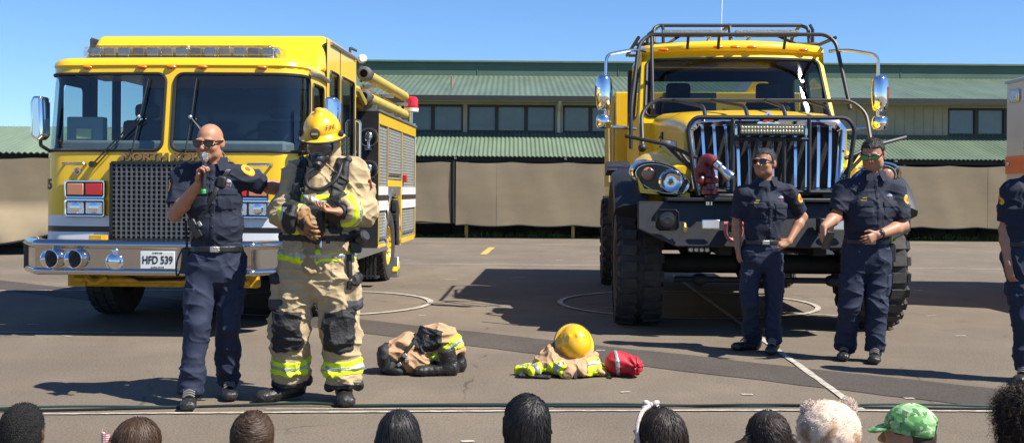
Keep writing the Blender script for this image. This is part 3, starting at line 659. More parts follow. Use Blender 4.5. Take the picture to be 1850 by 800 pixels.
def wheel(parent, c, rad, w, rimr, sg, rim_m, lugs=36, chunky=False, name='wheel'):
    c = Vector(c); ro_ = MB(); h = w / 2
    t = MB(); t.lathe([(rimr, -h * .8), (rimr + .05, -h * .96), (rad * .82, -h), (rad * .95, -h * .93), (rad * .985, -h * .80), (rad * .985, h * .80), (rad * .95, h * .93), (rad * .82, h), (rimr + .05, h * .96), (rimr, h * .8)], c, (1, 0, 0), 48, closed=True)
    for i in range(lugs):
        a0 = 2 * math.pi * i / lugs; rows = ((-.5, 0), (.5, .5)) if chunky else ((-.62, 0), (0, .5), (.62, 0))
        for rx, ph in rows:
            a = a0 + ph * 2 * math.pi / lugs; wx = w * (.40 if chunky else .22)
            p = c + Vector((rx * h * (1.06 if chunky else 1), math.sin(a) * (rad - .012), math.cos(a) * (rad - .012)))
            t.bx(p, (wx, 2 * math.pi * rad / lugs * (.58 if chunky else .7), .05 if chunky else .03), (-a, 0, (.35 * (1 if rx > 0 else -1)) if chunky else 0))
            if chunky: t.bx(c + Vector((math.copysign(h * .985, rx), math.sin(a) * rad * .9, math.cos(a) * rad * .9)), (.03, 2 * math.pi * rad / lugs * .5, rad * .17), (-a, 0, 0))
    wo_ = t.build(name, RUB, parent, smooth=30)
    r_ = MB(); ro = h * .72
    r_.lathe([(rimr + .005, -sg * h * .8), (rimr + .012, sg * ro * 1.05), (rimr - .02, sg * ro * 1.08), (rimr - .04, sg * ro * .7), (rimr * .55, sg * ro * .45), (rimr * .42, sg * ro * .75), (.10, sg * ro * .8), (.085, sg * ro * 1.1), (.01, sg * ro * 1.12)], c, (1, 0, 0), 36, cap=False)
    rim = r_.build('rim', rim_m, wo_, smooth=40)
    n_ = MB()
    for i in range(10):
        a = 2 * math.pi * i / 10; p = c + Vector((sg * ro * .62, math.sin(a) * rimr * .5, math.cos(a) * rimr * .5)); n_.cyl(p, p + Vector((sg * .07, 0, 0)), .02, n=6)
    n_.build('wheel_nut', CHR2, rim)
    return wo_
for sg in (-1, 1):
    wheel(E, (sg * 1.08, 1.42, .53), .53, .32, .30, sg, YELR); wheel(E, (sg * 1.06, 5.95, .53), .53, .30, .30, sg, YEL); wheel(E, (sg * .72, 5.95, .53), .53, .30, .30, sg, YELR)
# body behind the cab
m = MB(); m.box(-.98, .98, 2.84, 4.6, .7, 2.5); m.build('pump_house', BLACKM, E, bevel=.02)
m = MB(); m.box(-1.0, 1.0, 2.86, 4.62, 2.5, 2.62); m.box(-.95, .95, 4.6, 8.3, 2.42, 2.80); m.build('hose_bed', YEL, E, bevel=.02)
m = MB(); m.box(-1.0, 1.0, 4.7, 8.38, .9, 2.44); m.build('water_tank', YELR, E)
STN = mat('diamond_steel', (.20, .20, .20), .5, .5, var=.2)
for sg in (-1, 1):
    X = lambda a, b_: (min(sg * a, sg * b_), max(sg * a, sg * b_))
    m = MB(); m.box(*X(.985, 1.255), 4.6, 4.63, .58, 2.47); m.build('front_bulkhead', BLACKM, E)
    m = MB(); m.box(*X(.99, 1.25), 4.632, 8.40, 2.30, 2.47); m.box(*X(.99, 1.25), 4.632, 4.70, .56, 2.30); m.box(*X(.99, 1.25), 8.32, 8.40, .56, 2.30)
    m.box(*X(.99, 1.245), 5.44, 5.50, .56, 2.3); m.box(*X(.99, 1.245), 6.80, 6.88, .56, 2.3); m.box(*X(.99, 1.25), 4.70, 5.30, .52, .60); m.box(*X(.99, 1.25), 6.65, 8.3, .52, .60); m.box(*X(1.0, 1.247), 5.50, 6.80, 1.42, 1.52)
    m.build('body_side', YEL, E, bevel=.006)
    MB().box(*X(.96, 1.27), 4.6, 8.42, 2.472, 2.50).build('body_top_rail', TREAD, E)
    for (a, b_, z0) in ((4.70, 5.44, .60), (5.50, 6.80, 1.53), (6.88, 8.32, .60)):
        m = MB(); z = z0 + .01; m.box(*X(1.19, 1.215), a, b_, z0, 2.3)
        while z < 2.27: m.box(*X(1.20, 1.232), a + .03, b_ - .03, z, z + .036); z += .045
        d_ = m.build('roller_shutter', mat('shutter_aluminium', (.36, .36, .32), .5, .4, var=.12, vscale=3), E, smooth=0)
        MB().tube([(sg * 1.245, a + .12, z0 + .08), (sg * 1.245, b_ - .12, z0 + .08)], .016).build('lift_bar', CHR2, d_)
        MB().box(*X(1.2, 1.25), a, a + .03, z0, 2.3).build('shutter_rail', ALU, d_); MB().box(*X(1.2, 1.25), b_ - .03, b_, z0, 2.3).build('shutter_rail', ALU, d_)
    for a, b_ in ((4.66, 5.44), (6.84, 8.36)):
        MB().box(*X(1.24, 1.258), a, b_, 1.30, 1.42).build('white_stripe', WHITEP, E); MB().box(*X(1.24, 1.259), a, b_, 1.22, 1.30).build('black_stripe', BLACKP, E); MB().box(*X(1.24, 1.258), a, b_, 1.08, 1.22).build('white_stripe', WHITEP, E)
    m = MB(); P = []
    for k in range(25):
        t = math.pi * k / 24; P.append((sg * 1.27, 5.95 - .66 * math.cos(t), .50 + .66 * math.sin(t) * 1.25))
    m.loft([[(p[0] - sg * .32, p[1], p[2]), (p[0], p[1], p[2]), (p[0], 5.95 + (p[1] - 5.95) * 1.1, .5 + (p[2] - .5) * 1.08), (p[0] - sg * .32, 5.95 + (p[1] - 5.95) * 1.1, .5 + (p[2] - .5) * 1.08)] for p in P]); m.build('wheel_arch', CHROME, E)
    MB().box(*X(1.0, 1.25), 5.3, 6.65, 1.28, 1.42).build('arch_panel', ALU, E)
    m = MB(); m.box(*X(.8, 1.27), 3.1, 5.25, .50, .56); m.build('running_board', TREAD, E)
    m = MB(); m.box(*X(.85, 1.30), 1.98, 2.85, .42, .47); m.box(*X(.85, 1.2), 2.0, 3.05, .47, .62); m.build('cab_step', TREAD, E)
    for z in (1.72, 1.95):
        pass
    for z in (2.10, 1.65):
        m = MB(); m.lathe([(.13, 0), (.14, .012), (.135, .03), (.115, .03), (.11, .012), (.115, 0)], (sg * 1.12, 4.585, z), (0, -1, 0), 28, closed=True)
        m.sph((sg * 1.12, 4.575, z + .01), (.06, .03, .075), 12, 8); m.cyl((sg * 1.12, 4.59, z - .06), (sg * 1.12, 4.56, z - .16), .025); m.bar((sg * 1.12 - .05, 4.57, z - .16), (sg * 1.12 + .05, 4.57, z - .16), .03, .03)
        m.build('adapter_ring', CHR2, E)
    # pump panel fittings
    m = MB()
    for k in range(4):
        m.lathe([(.06, 0), (.065, .03), (.05, .04)], (sg * .98, 3.3 + .32 * k, 1.85), (sg, 0, 0), 16); m.lathe([(.09, 0), (.09, .08), (.075, .1)], (sg * .98, 3.3 + .32 * k, 1.2), (sg, 0, 0), 16)
    m.build('pump_fitting', CHR2, E)
    m = MB(); P = [(sg * 1.12, 4.3, .42), (sg * 1.12, 4.9, .42)]
    st = MB(); st.box(*X(1.0, 1.22), 4.72, 4.98, .12, .15)
    for k in range(4): st.box(*X(1.02 + .055 * k, 1.045 + .055 * k), 4.70, 4.74, .12, .50)
    for z in (.2, .28, .36, .44): st.box(*X(1.0, 1.22), 4.71, 4.73, z, z + .025)
    st.tube([(sg * 1.0, 4.72, .5), (sg * .98, 4.75, .62)], .02); st.tube([(sg * 1.22, 4.72, .5), (sg * 1.2, 4.75, .62)], .02)
    st.build('folding_step', BLACKM, E, smooth=0)
    # hard suction hoses along the top
    for z, r_ in ((2.95, .085), (2.64, .085)) if sg > 0 else ():
        h_ = MB(); h_.tube([(sg * 1.12, 4.35, z), (sg * 1.12, 7.9, z + .02)], r_ * .92, n=16); h_.build('suction_hose', mat('hose_yellow', (.50, .38, .07), .5, var=.2, vscale=6), E)
        hh = [o for o in children(E) if o.name.startswith('suction_hose')][-1]
        m = MB(); m.lathe([(.055, -.12), (.06, -.12), (.098, -.10), (.105, -.02), (.10, .05), (.09, .12)], (sg * 1.12, 4.30, z), (0, 1, 0), 24, cap=False)
        for k in range(3): a = 2.1 * k; m.bx((sg * 1.12 + math.cos(a) * .105, 4.27, z + math.sin(a) * .105), (.04, .03, .04), (0, -a, 0))
        m.build('hose_coupling', mat('hose_grey', (.13, .12, .11), .5, .3), hh); MB().lathe([(.056, -.06), (.001, -.05)], (sg * 1.12, 4.30, z), (0, 1, 0), 16).build('hose_bore', CHASS, hh)
    m = MB(); m.box(*X(.98, 1.02), 4.6, 8.2, 2.5, 2.82); m.build('hose_bed_wall', YEL, E)
    for yy in (4.7, 6.2, 7.7): m = MB(); m.box(*X(1.0, 1.2), yy, yy + .06, 2.5, 2.56); m.box(*X(1.0, 1.03), yy, yy + .06, 2.5, 2.85); m.box(*X(1.0, 1.2), yy, yy + .06, 2.8, 2.85); m.build('hose_bracket', ALU, E)
    m = MB(); m.lathe([(.09, 0), (.09, .03)], (sg * 1.18, 8.3, 2.5), (0, 0, 1)); m.cyl((sg * 1.18, 8.3, 2.5), (sg * 1.18, 8.3, 2.80), .03); be = m.build('beacon', CHR2, E)
    MB().lathe([(.12, .30), (.125, .34), (.118, .46), (.08, .50), (.01, .51)], (sg * 1.18, 8.3, 2.5), (0, 0, 1)).build('beacon_dome', REDL, be); MB().lathe([(.125, .24), (.13, .30)], (sg * 1.18, 8.3, 2.5), (0, 0, 1)).build('beacon_base', WHITEP, be)
    m = MB(); m.box(*X(1.24, 1.30), 6.95, 7.10, 1.50, 1.62); m.build('side_marker', REDL, E, bevel=.01)
m = MB(); m.tube([(1.2, 2.88, 3.12), (1.2, 2.84, 3.0), (1.2, 2.88, 2.7)], .018, n=6); m.tube([(1.2, 2.88, 3.12), (1.28, 2.9, 3.08)], .016); m.build('flood_bracket', BLACKM, E)
m = MB(); m.lathe([(.03, 0), (.055, .03), (.055, .09), (.04, .11)], (1.32, 3.0, 2.99), (.3, -1, 0), 20); m.build('flood_lamp', WHITEP, E)
m = MB(); m.tube([(1.0, 3.2, 2.72), (1.1, 3.8, 2.7), (1.12, 4.2, 2.55)], .05); m.box(.7, 1.1, 3.15, 4.5, 2.60, 2.68); m.build('crosslay_hose', mat('hose_yellow', (.5, .38, .07), .5), E)
# wheel chock
ch = empty('wheel_chock', E.matrix_basis @ Vector((0, 0, 0))); 
bpy.context.view_layer.update(); ch.location = E.matrix_world @ Vector((1.14, 6.62, 0)); ch.rotation_euler.z = YAW
m = MB(); m.prism([(-.12, 0), (.14, 0), (.14, .08), (.02, .30), (-.03, .32), (-.12, .05)], 'x', -.1, .1); m.build('wedge', ALU, ch, bevel=.01)
m = MB(); m.prism([(-.124, .1), (-.02, .26), (-.015, .25), (-.12, .08)], 'x', -.101, .101); m.box(-.103, .103, -.05, .08, .12, .24); m.build('yellow_band', YEL, ch)
tag(ch, 'grey and yellow wheel chock behind the rear wheel of the fire engine', 'wheel chock')
# ------------------------------------------------------------------ wildland truck (local y = 0 at the grille)
T = empty('wildland_fire_truck', (2.47, 10.2, 0), YAW)
tag(T, 'yellow off road wildland fire truck with chrome grille and black guard rails', 'fire truck')
m = MB()                                                                 # bonnet
def hood_ring(y, w, zt, zb, sh):
    P = []
    P.append((-w, y, zb)); P.append((-w, y, zt - sh))
    for k in range(1, 6): t = k / 6 * math.pi / 2; P.append((-w + sh * 1.1 * (1 - math.cos(t)), y, zt - sh + sh * math.sin(t)))
    for k in range(9): x = (-1 + k / 4) * (w - sh * 1.1); P.append((x, y, zt + .05 * (1 - (x / w) ** 2)))
    for k in range(1, 6): t = (1 - k / 6) * math.pi / 2; P.append((w - sh * 1.1 * (1 - math.cos(t)), y, zt - sh + sh * math.sin(t)))
    P.append((w, y, zt - sh)); P.append((w, y, zb)); return P
m.loft([hood_ring(.10, .79, 2.06, 1.42, .11), hood_ring(.35, .82, 2.12, 1.42, .11), hood_ring(.8, .87, 2.18, 1.42, .12), hood_ring(1.3, .93, 2.22, 1.42, .13), hood_ring(1.66, .97, 2.24, 1.42, .12)], smooth if False else True); m.build('bonnet', YEL, T, smooth=50)
for sg in (-1, 1):
    m = MB(); m.box(min(sg * .89, sg * .918), max(sg * .89, sg * .918), 1.05, 1.35, 1.76, 2.02); vv = m.build('bonnet_vent', BLACKM, T, bevel=.02)
    m = MB(); [m.box(min(sg * .90, sg * .926), max(sg * .90, sg * .926), 1.08, 1.32, 1.79 + .055 * k, 1.81 + .055 * k) for k in range(4)]; m.build('vent_slat', CHASS, vv)
    m = MB(); m.loft([[(sg * (.79 + .004), .30, z0), (sg * .872, .85, z0), (sg * .905, 1.02, z0)] + [(sg * .905, 1.02, z1), (sg * .872, .85, z1), (sg * .794, .3, z1)] for z0, z1 in ((1.74, 1.92), (1.7401, 1.9201))]); 
    m = MB(); m.add([(sg * .833, .42, 1.70), (sg * .912, 1.02, 1.74), (sg * .912, 1.02, 1.93), (sg * .833, .42, 1.88)], [(0, 1, 2, 3) if sg > 0 else (3, 2, 1, 0)]); so2 = m.build('white_stripe', WHITEP, T); so2.modifiers.new('t', 'SOLIDIFY').thickness = -.012
    # fender: bulging shell over the wheel
    rings = []
    for k in range(11):
        y = .02 + 1.42 * k / 10; t = k / 10; zt = 1.60 + .24 * math.sin(min(1, t * 1.35) * math.pi / 2) - .10 * max(0, t - .75) * 2; 
        o_ = 1.08 + .18 * math.sin(min(1, t * 2.2 + .18) * math.pi / 2)
        zb = .95 + .42 * math.sin(t * math.pi) ** .5 if 0 < t < 1 else 1.0
        zb = 1.38 if t < .9 else 1.2
        rings.append([(sg * .70, y, zb), (sg * .70, y, zt + .03), (sg * (.70 + (o_ - .70) * .35), y, zt + .02), (sg * (.70 + (o_ - .70) * .68), y, zt - .04), (sg * (.70 + (o_ - .70) * .9), y, zt - .12), (sg * o_, y, zt - .22), (sg * (o_ - .01), y, zb)])
    if sg < 0: rings = [r_[::-1] for r_ in rings]
    MB().loft(rings).build('fender', YEL, T, smooth=50)
    # black flare around the wheel
    m = MB(); rr = []
    for k in range(23):
        a = R(38 + 112 * k / 22); cy, cz = .76, .62
        f = lambda rad, x: (sg * x, cy - math.cos(a) * rad * .98, cz + math.sin(a) * rad * (1.02))
        rr.append([f(.78, 1.12), f(.80, 1.42), f(.85, 1.47), f(.93, 1.46), f(.98, 1.38), f(1.02, 1.14)])
    m.loft(rr); m.build('wheel_flare', BLACKM, T, smooth=40)
    MB().prism([(.95, 1.60), (1.5, 1.55), (1.5, 1.68), (1.2, 1.70)], 'x', min(sg * 1.25, sg * 1.50), max(sg * 1.25, sg * 1.50)).build('flare_lip', BLACKM, T)
    # head lamp pod
    c = Vector((sg * 1.02, 0, 1.50))
    m = MB(); O = []
    for k in range(28):
        t = 2 * math.pi * k / 28; x = .27 * math.cos(t); z = .15 * math.sin(t) - sg * 0 + .06 * (x / .27) * (1) ; O.append((x, z))
    rg = lambda s_, y: [(c.x + sg * x * s_, y + .10 * max(0, x / .27), c.z + z * s_) for x, z in O]
    R_ = [rg(1.12, .14), rg(1.10, .0), rg(1.0, -.04), rg(.90, -.02)]
    if sg < 0: R_ = [r_[::-1] for r_ in R_]
    pod = MB().loft(R_).build('headlamp_pod', CHROME, T, smooth=40)
    R_ = [rg(.90, .0), rg(.88, -.028)]
    if sg < 0: R_ = [r_[::-1] for r_ in R_]
    MB().loft(R_).build('pod_recess', BLACKP, pod)
    MB().lathe([(.115, 0), (.118, .03), (.105, .045), (.09, .03), (.05, .02), (.01, .03)], (sg * .93, -.035, 1.475), (0, -1, 0), 32, cap=False).build('headlamp', CHROME, pod)
    hl = [o for o in children(pod) if o.name.startswith('headlamp')][-1]
    MB().sph((sg * .93, -.06, 1.475), (.10, .03, .10), 24, 12).build('lamp_glass', GCLR, hl); MB().sph((sg * .93, -.06, 1.475), .025, 10, 8).build('bulb', mat('bulb_cap', (.25, .25, .26), .3, .8), hl)
    MB().sph((sg * 1.145, -.01, 1.545), (.065, .03, .065), 20, 10).build('indicator_lamp', mat('smoky_amber', (.35, .16, .09), .25, coat=.4), pod)
    MB().prism([(.74, 1.36), (1.18, 1.40), (1.25, 1.52), (1.22, 1.36), (.74, 1.32)] if sg > 0 else [(-.74, 1.32), (-1.22, 1.36), (-1.25, 1.52), (-1.18, 1.40), (-.74, 1.36)], 'y', -.01, .12).build('lamp_apron', YEL, T)
# grille
m = MB(); m.box(-.74, .74, .14, .16, 1.38, 2.06); m.build('radiator', CHASS, T)
core = mat('radiator_mesh', (.007, .007, .008), .7, .2, bump=.9, bscale=220); MB().box(-.71, .71, .085, .096, 1.42, 2.02).build('radiator_core', core, T)
m = MB(); O = [(-.68, 1.36), (.68, 1.36), (.715, 1.40), (.775, 2.0), (.70, 2.10), (.3, 2.125), (-.3, 2.125), (-.70, 2.10), (-.775, 2.0), (-.715, 1.40)]
LN = lambda z: (z - 1.38) * .13
I = [(-.63, 1.42), (.63, 1.42), (.65, 1.45), (.70, 1.96), (.64, 2.01), (.3, 2.02), (-.3, 2.02), (-.64, 2.01), (-.70, 1.96), (-.65, 1.45)]
m.loft([[(x, .14, z) for x, z in O], [(x, -.02 + LN(z), z) for x, z in O], [(x, -.045 + LN(z), z) for x, z in [( (a[0] * .5 + b_[0] * .5), (a[1] * .5 + b_[1] * .5)) for a, b_ in zip(O, I)]], [(x, -.01 + LN(z), z) for x, z in I], [(x, .05 + LN(z), z) for x, z in I]], cap=False); m.build('grille_surround', CHROME, T, bevel=.006)
for k in range(12):
    u = -1 + 2 * (k + .5) / 12; xt, xb = u * .675, u * .645; m = MB(); q = []
    for i in range(9): v = i / 8; q.append((xt + (xb - xt) * v, -.02 + LN(2.015 - .59 * v) - .012 * math.sin(math.pi * v), 2.015 - .59 * v))
    m.loft([[(x - .013, y + .02, z), (x - .014, y - .012, z), (x + .014, y - .012, z), (x + .013, y + .02, z)] for x, y, z in q]); m.build('grille_slat', mat('slat_chrome', (.88, .90, .92), .16, 1.0), T, smooth=30)
m = MB(); m.box(-.62, .62, -.06, .06, 1.345, 1.40); m.build('lower_valance', BLACKM, T, bevel=.01)
m = MB(); m.prism([(-.11, 2.035), (.11, 2.035), (0, 2.16)], 'y', -.065, -.05); em = m.build('grille_emblem', CHROME, T)
m = MB(); m.prism([(-.062, 2.045), (-.02, 2.045), (0, 2.07), (.02, 2.045), (.062, 2.045), (0, 2.135)], 'y', -.072, -.066); m.build('emblem_diamond', mat('emblem_orange', (.65, .10, .03), .35), em)
# LED light bar in front of the grille
m = MB(); m.box(-.31, .31, -.235, -.15, 1.915, 2.02); lb = m.build('grille_light_bar', BLACKM, T, bevel=.008)
m = MB(); m.box(-.295, .295, -.242, -.236, 1.93, 2.005); m.build('light_bar_lens', mat('led_yellowish', (.30, .27, .16), .25, .4), lb)
m = MB()
for i in range(20):
    for z in (1.95, 1.985): m.sph((-.28 + .56 * i / 19, -.243, z), (.011, .006, .013), 8, 6)
m.build('led_cells', mat('led_cell', (.55, .50, .33), .2, .5), lb)
for sg in (-1, 1): MB().box(min(sg * .32, sg * .37), max(sg * .32, sg * .37), -.2, -.14, 1.92, 1.98).build('light_bar_bracket', CHR2, T)
# brush guard and rails
TB = BLACKM; rt = .0215
m = MB()
m.tube([(-.68, -.17, 1.34), (-.72, -.19, 1.5), (-.79, -.19, 1.98), (-.72, -.19, 2.085), (.72, -.19, 2.085), (.79, -.19, 1.98), (.72, -.19, 1.5), (.68, -.17, 1.34)], rt, round_=.12)
m.tube([(-.62, -.17, 1.38), (.62, -.17, 1.38)], rt)
for x in (-.36, .36): m.tube([(x, -.19, 2.085), (x, -.19, 1.38)], rt)
m.tube([(-.36, -.19, 1.88), (.36, -.19, 1.88)], rt * .9)
for x in (-.125, .125): m.tube([(x, -.19, 1.88), (x, -.19, 1.38)], rt * .9)
for sg in (-1, 1):
    m.tube([(sg * .70, -.19, 1.70), (sg * 1.0, -.12, 1.83), (sg * 1.36, .12, 1.92)], rt * .85); m.tube([(sg * .68, -.19, 1.52), (sg * .98, -.10, 1.82)], rt * .8); m.tube([(sg * .66, -.19, 1.5), (sg * .84, -.1, 1.75)], rt * .8)
    m.box(min(sg * .5, sg * .6), max(sg * .5, sg * .6), -.17, -.1, 1.2, 1.4)
m.build('brush_guard', TB, T)
m = MB()
m.tube([(-1.16, .55, 1.84), (-1.16, .75, 2.2), (-1.02, .82, 2.335), (1.02, .82, 2.335), (1.16, .75, 2.2), (1.16, .55, 1.84)], rt, round_=.14)
for x0, x1 in ((-.62, -.82), (-.22, -.42), (.14, .14), (.56, .56)): m.tube([(x0, -.19, 2.085), (x0, -.05, 2.20), (x1, .82, 2.335)], rt * .9, round_=.08)
for sg in (-1, 1): m.sph((sg * 1.16, .55, 1.82), .045, 10, 8)
m.build('bonnet_rail', TB, T)
# cab
yb, yt, zb, zt = 1.50, 1.96, 2.15, 2.98; CUR = .23
def cf(u, v): k = (v - zb) / (zt - zb); return Vector((u * (1 - .055 * max(0, k)), yb + (yt - yb) * max(0, k) + CUR * (u / 1.10) ** 2, v))
m = MB(); m.ring_plate(cf, (-1.11, 1.11, zb, zt + .02), (-1.045, 1.045, 2.225, 2.915), .07, 3); m.grid(cf, -1.11, 1.11, 1.2, zb, 20, 1)
for sg in (-1, 1):
    def sf(u, v, sg=sg): k = max(0, (v - zb) / (zt - zb)); return Vector((sg * 1.11 * (1 - .055 * k), (u if sg > 0 else -u), v))
    q = lambda a, b_: (a, b_) if sg > 0 else (-b_, -a)
    e = lambda v: yb + CUR + (yt - yb) * max(0, (v - zb) / (zt - zb))
    # A-pillar wedge then door
    vs = [sf(e(v) if sg > 0 else -e(v), v) for v in (zb, zt + .02)] + [sf(2.12 if sg > 0 else -2.12, v) for v in (zt + .02, zb)]
    m.add(vs, [(0, 3, 2, 1) if sg > 0 else (0, 1, 2, 3)])
    m.ring_plate(sf, (*q(2.12, 3.05), zb, zt + .02), (*q(2.2, 2.92), 2.26, 2.86), .06, 1)
    m.ring_plate(sf, (*q(3.05, 3.9), zb, zt + .02), (*q(3.12, 3.76), 2.26, 2.86), .06, 1)
    m.grid(sf, *q(yb + CUR, 3.9), .95, zb, 4, 1)
m.ring_plate(lambda u, v: Vector((-u, 3.9, v)), (-1.11, 1.11, 1.0, zt + .02), (-.8, .8, 2.3, 2.85), .08, 1)
m.build('cab_body', CABT, T)
rf = []
for d, z in ((0, 2.985), (-.02, 3.01), (-.015, 3.06), (.04, 3.10), (.14, 3.125)):
    rg_ = []
    for k in range(-12, 13): u = k / 12 * 1.105; p = cf(u, zt); rg_.append((p.x * (1 - d * .9), p.y + d - .02, z + .02 * (1 - (u / 1.11) ** 2)))
    rg_ += [(1.03 * (1 - d), 3.93 - d, z), (-1.03 * (1 - d), 3.93 - d, z)]; rf.append(rg_)
MB().loft(rf).build('cab_roof', YEL, T, smooth=50)
ws = MB().rr_patch(lambda u, v: cf(u, v) + Vector((0, .012, 0)), (-1.045, 1.045, 2.225, 2.915), .07).build('windscreen', glass('curved_windscreen', (.40, .47, .47), .055, .065), T); MB().rr_tube(cf, (-1.045, 1.045, 2.225, 2.915), .07, .018).build('gasket', RUBB, ws)
MB().rr_patch(lambda u, v: Vector((-u, 3.89, v)), (-.8, .8, 2.3, 2.85), .08).build('rear_window', GWIN, T)
for sg in (-1, 1):
    for a, b_ in ((2.2, 2.92), (3.12, 3.76)):
        fn = lambda u, v: Vector((sg * (1.102 - .055 * 1.11 * (v - zb) / (zt - zb)), u if sg > 0 else -u, v)); q = (a, b_) if sg > 0 else (-b_, -a)
        w_ = MB().rr_patch(fn, (*q, 2.26, 2.86), .06).build('side_window', GWIN, T); MB().rr_tube(fn, (*q, 2.26, 2.86), .06, .016).build('gasket', RUBB, w_)
    m = MB(); m.box(min(sg * .28, sg * .82), max(sg * .28, sg * .82), 2.75, 2.9, 1.7, 2.50); m.box(min(sg * .4, sg * .7), max(sg * .4, sg * .7), 2.77, 2.87, 2.50, 2.72); m.box(min(sg * .28, sg * .82), max(sg * .28, sg * .82), 2.3, 2.9, 1.6, 1.75); m.build('cab_seat', DARK, T, bevel=.06, seg=3)
m = MB(); m.box(-1.0, 1.0, 1.72, 2.1, 1.5, 2.25); m.build('dashboard', DARK, T, bevel=.05)
m = MB(); m.tube([(.55 + .21 * math.cos(t), 2.25 + .1 * math.sin(t), 2.30 + .17 * math.sin(t)) for t in [i * math.pi / 10 for i in range(20)]], .015, closed=True); m.cyl((.55, 2.25, 2.3), (.55, 2.05, 2.1), .03); m.build('steering_wheel', RUBB, T)
for sg in (-1, 1):
    MB().tube([cf(sg * .35, 2.22) + Vector((0, -.03, 0)), cf(sg * .02, 2.26) + Vector((0, -.04, 0)), cf(sg * -.2 + .25 * (sg < 0), 2.30) + Vector((0, -.04, 0))], .011, n=6).build('wiper_arm', BLACKP, T)
for x in (-.19, 0, .19): p = cf(x, zt); MB().sph((x, p.y - .03, 3.045), (.062, .035, .02), 12, 8).build('clearance_light', AMB, T)
for x in (-.80, .80): p = cf(x, zt); MB().sph((x, p.y - .02, 3.03), (.07, .035, .018), 12, 8).build('clearance_light', AMB, T)
# roof cage
m = MB()
m.tube([(-1.22, 1.45, 1.85), (-1.22, 1.50, 2.3), (-1.12, 1.72, 3.05), (-1.0, 1.80, 3.17), (1.0, 1.80, 3.17), (1.10, 1.74, 3.07), (1.20, 1.50, 2.3)], rt * 1.05, round_=.14)
m.tube([(-.97, 1.80, 3.16), (-.97, 1.55, 2.3)], rt * .9)
m.tube([(-1.12, 1.78, 3.13), (-1.12, 3.9, 3.2)], rt); m.tube([(1.1, 1.78, 3.13), (1.1, 3.9, 3.2)], rt)
m.tube([(-1.1, 3.9, 3.2), (1.1, 3.9, 3.2)], rt); m.tube([(-1.1, 2.6, 3.17), (1.1, 2.6, 3.17)], rt)
for x in (-.90, .93): m.tube([(x, 2.3, 3.15), (x, 2.36, 3.33), (x + (.08 if x < 0 else -.08), 2.42, 3.37), (x, 3.2, 3.37), (x, 3.4, 3.18)], rt, round_=.08)
m.tube([(-.83, 2.42, 3.37), (.87, 2.42, 3.37)], rt); m.tube([(-.83, 3.2, 3.37), (.87, 3.2, 3.37)], rt); m.tube([(.01, 2.3, 3.15), (.01, 2.42, 3.38), (.01, 3.2, 3.37)], rt * 1.1, round_=.06)
for x in (-.79, .97): m.tube([(x, 2.3, 3.15), (x, 2.3, 3.3), (x, 2.42, 3.37)], rt * .9)
for x in (-.55, -.2, .55): m.tube([(x, 1.80, 3.17), (x, 1.9, 3.02)], rt * .8)
for sg in (-1, 1): m.tube([(sg * .75, 2.2, 3.12), (sg * .5, 2.5, 3.3)], rt * .8)
m.build('roof_cage', TB, T)
for a, b_ in ((-.80, -.06), (.07, .80)):
    lb = MB().box(a, b_, 2.30, 2.40, 3.225, 3.25).build('roof_light_bar', BLACKM, T); MB().box(a, b_, 2.28, 2.40, 3.252, 3.295).build('lens_strip', mat('led_grey', (.34, .34, .33), .3, .5, bump=.9, bscale=60), lb)
for x in (-.3, .16): m = MB(); m.tube([(x, 2.1, 3.12), (x + .05, 2.1, 3.22), (x - .03, 2.1, 3.2)], .022); m.build('cage_shackle', CHR2, T)
MB().tube([(.08, 3.6, 3.1), (.08, 3.6, 3.2)], .02).build('antenna_base', BLACKP, T); MB().tube([(.08, 3.6, 3.2), (.1, 3.6, 3.92)], .006, n=5).build('antenna', WHITEP, T)
# mirrors
for sg in (-1, 1):
    x = sg * 1.52; y = 1.5
    m = MB(); m.tube([(sg * 1.04, 1.8, 2.98), (sg * 1.2, 1.62, 2.97), (x - sg * .02, y, 2.90), (x - sg * .02, y, 2.1), (sg * 1.15, 1.6, 2.08)], .018, round_=.08); m.build('mirror_arm', CHR2, T)
    def shell(z0, z1, hw):
        rg_ = []
        for k in range(9):
            t = -1 + k / 4; z = (z0 + z1) / 2 + (z1 - z0) / 2 * math.sin(t * math.pi / 2); q = max(.12, math.cos(t * math.pi / 2) ** .35)
            rg_.append([(x + hw * q * math.cos(a) * (1 - .12 * max(0, -math.sin(a))), y + (.06 if math.sin(a) > 0 else .10) * q * math.sin(a), z) for a in [2 * math.pi * i / 20 for i in range(20)]])
        return MB().loft(rg_)
    mi = shell(2.27, 2.68, .095).build('mirror', CHROME, T, smooth=60); MB().box(x - .07, x + .07, y + .061, y + .066, 2.31, 2.64).build('mirror_glass', GDARK, mi)
    xa = x + sg * .09; MB().box(min(xa, xa + sg * .012), max(xa, xa + sg * .012), y - .02, y + .04, 2.42, 2.55).build('mirror_marker', mat('orange_marker', (.7, .13, .03), .3), mi)
    mi = shell(2.07, 2.23, .09).build('convex_mirror', CHROME, T, smooth=60); MB().box(x - .06, x + .06, y + .061, y + .066, 2.10, 2.20).build('mirror_glass', GDARK, mi)
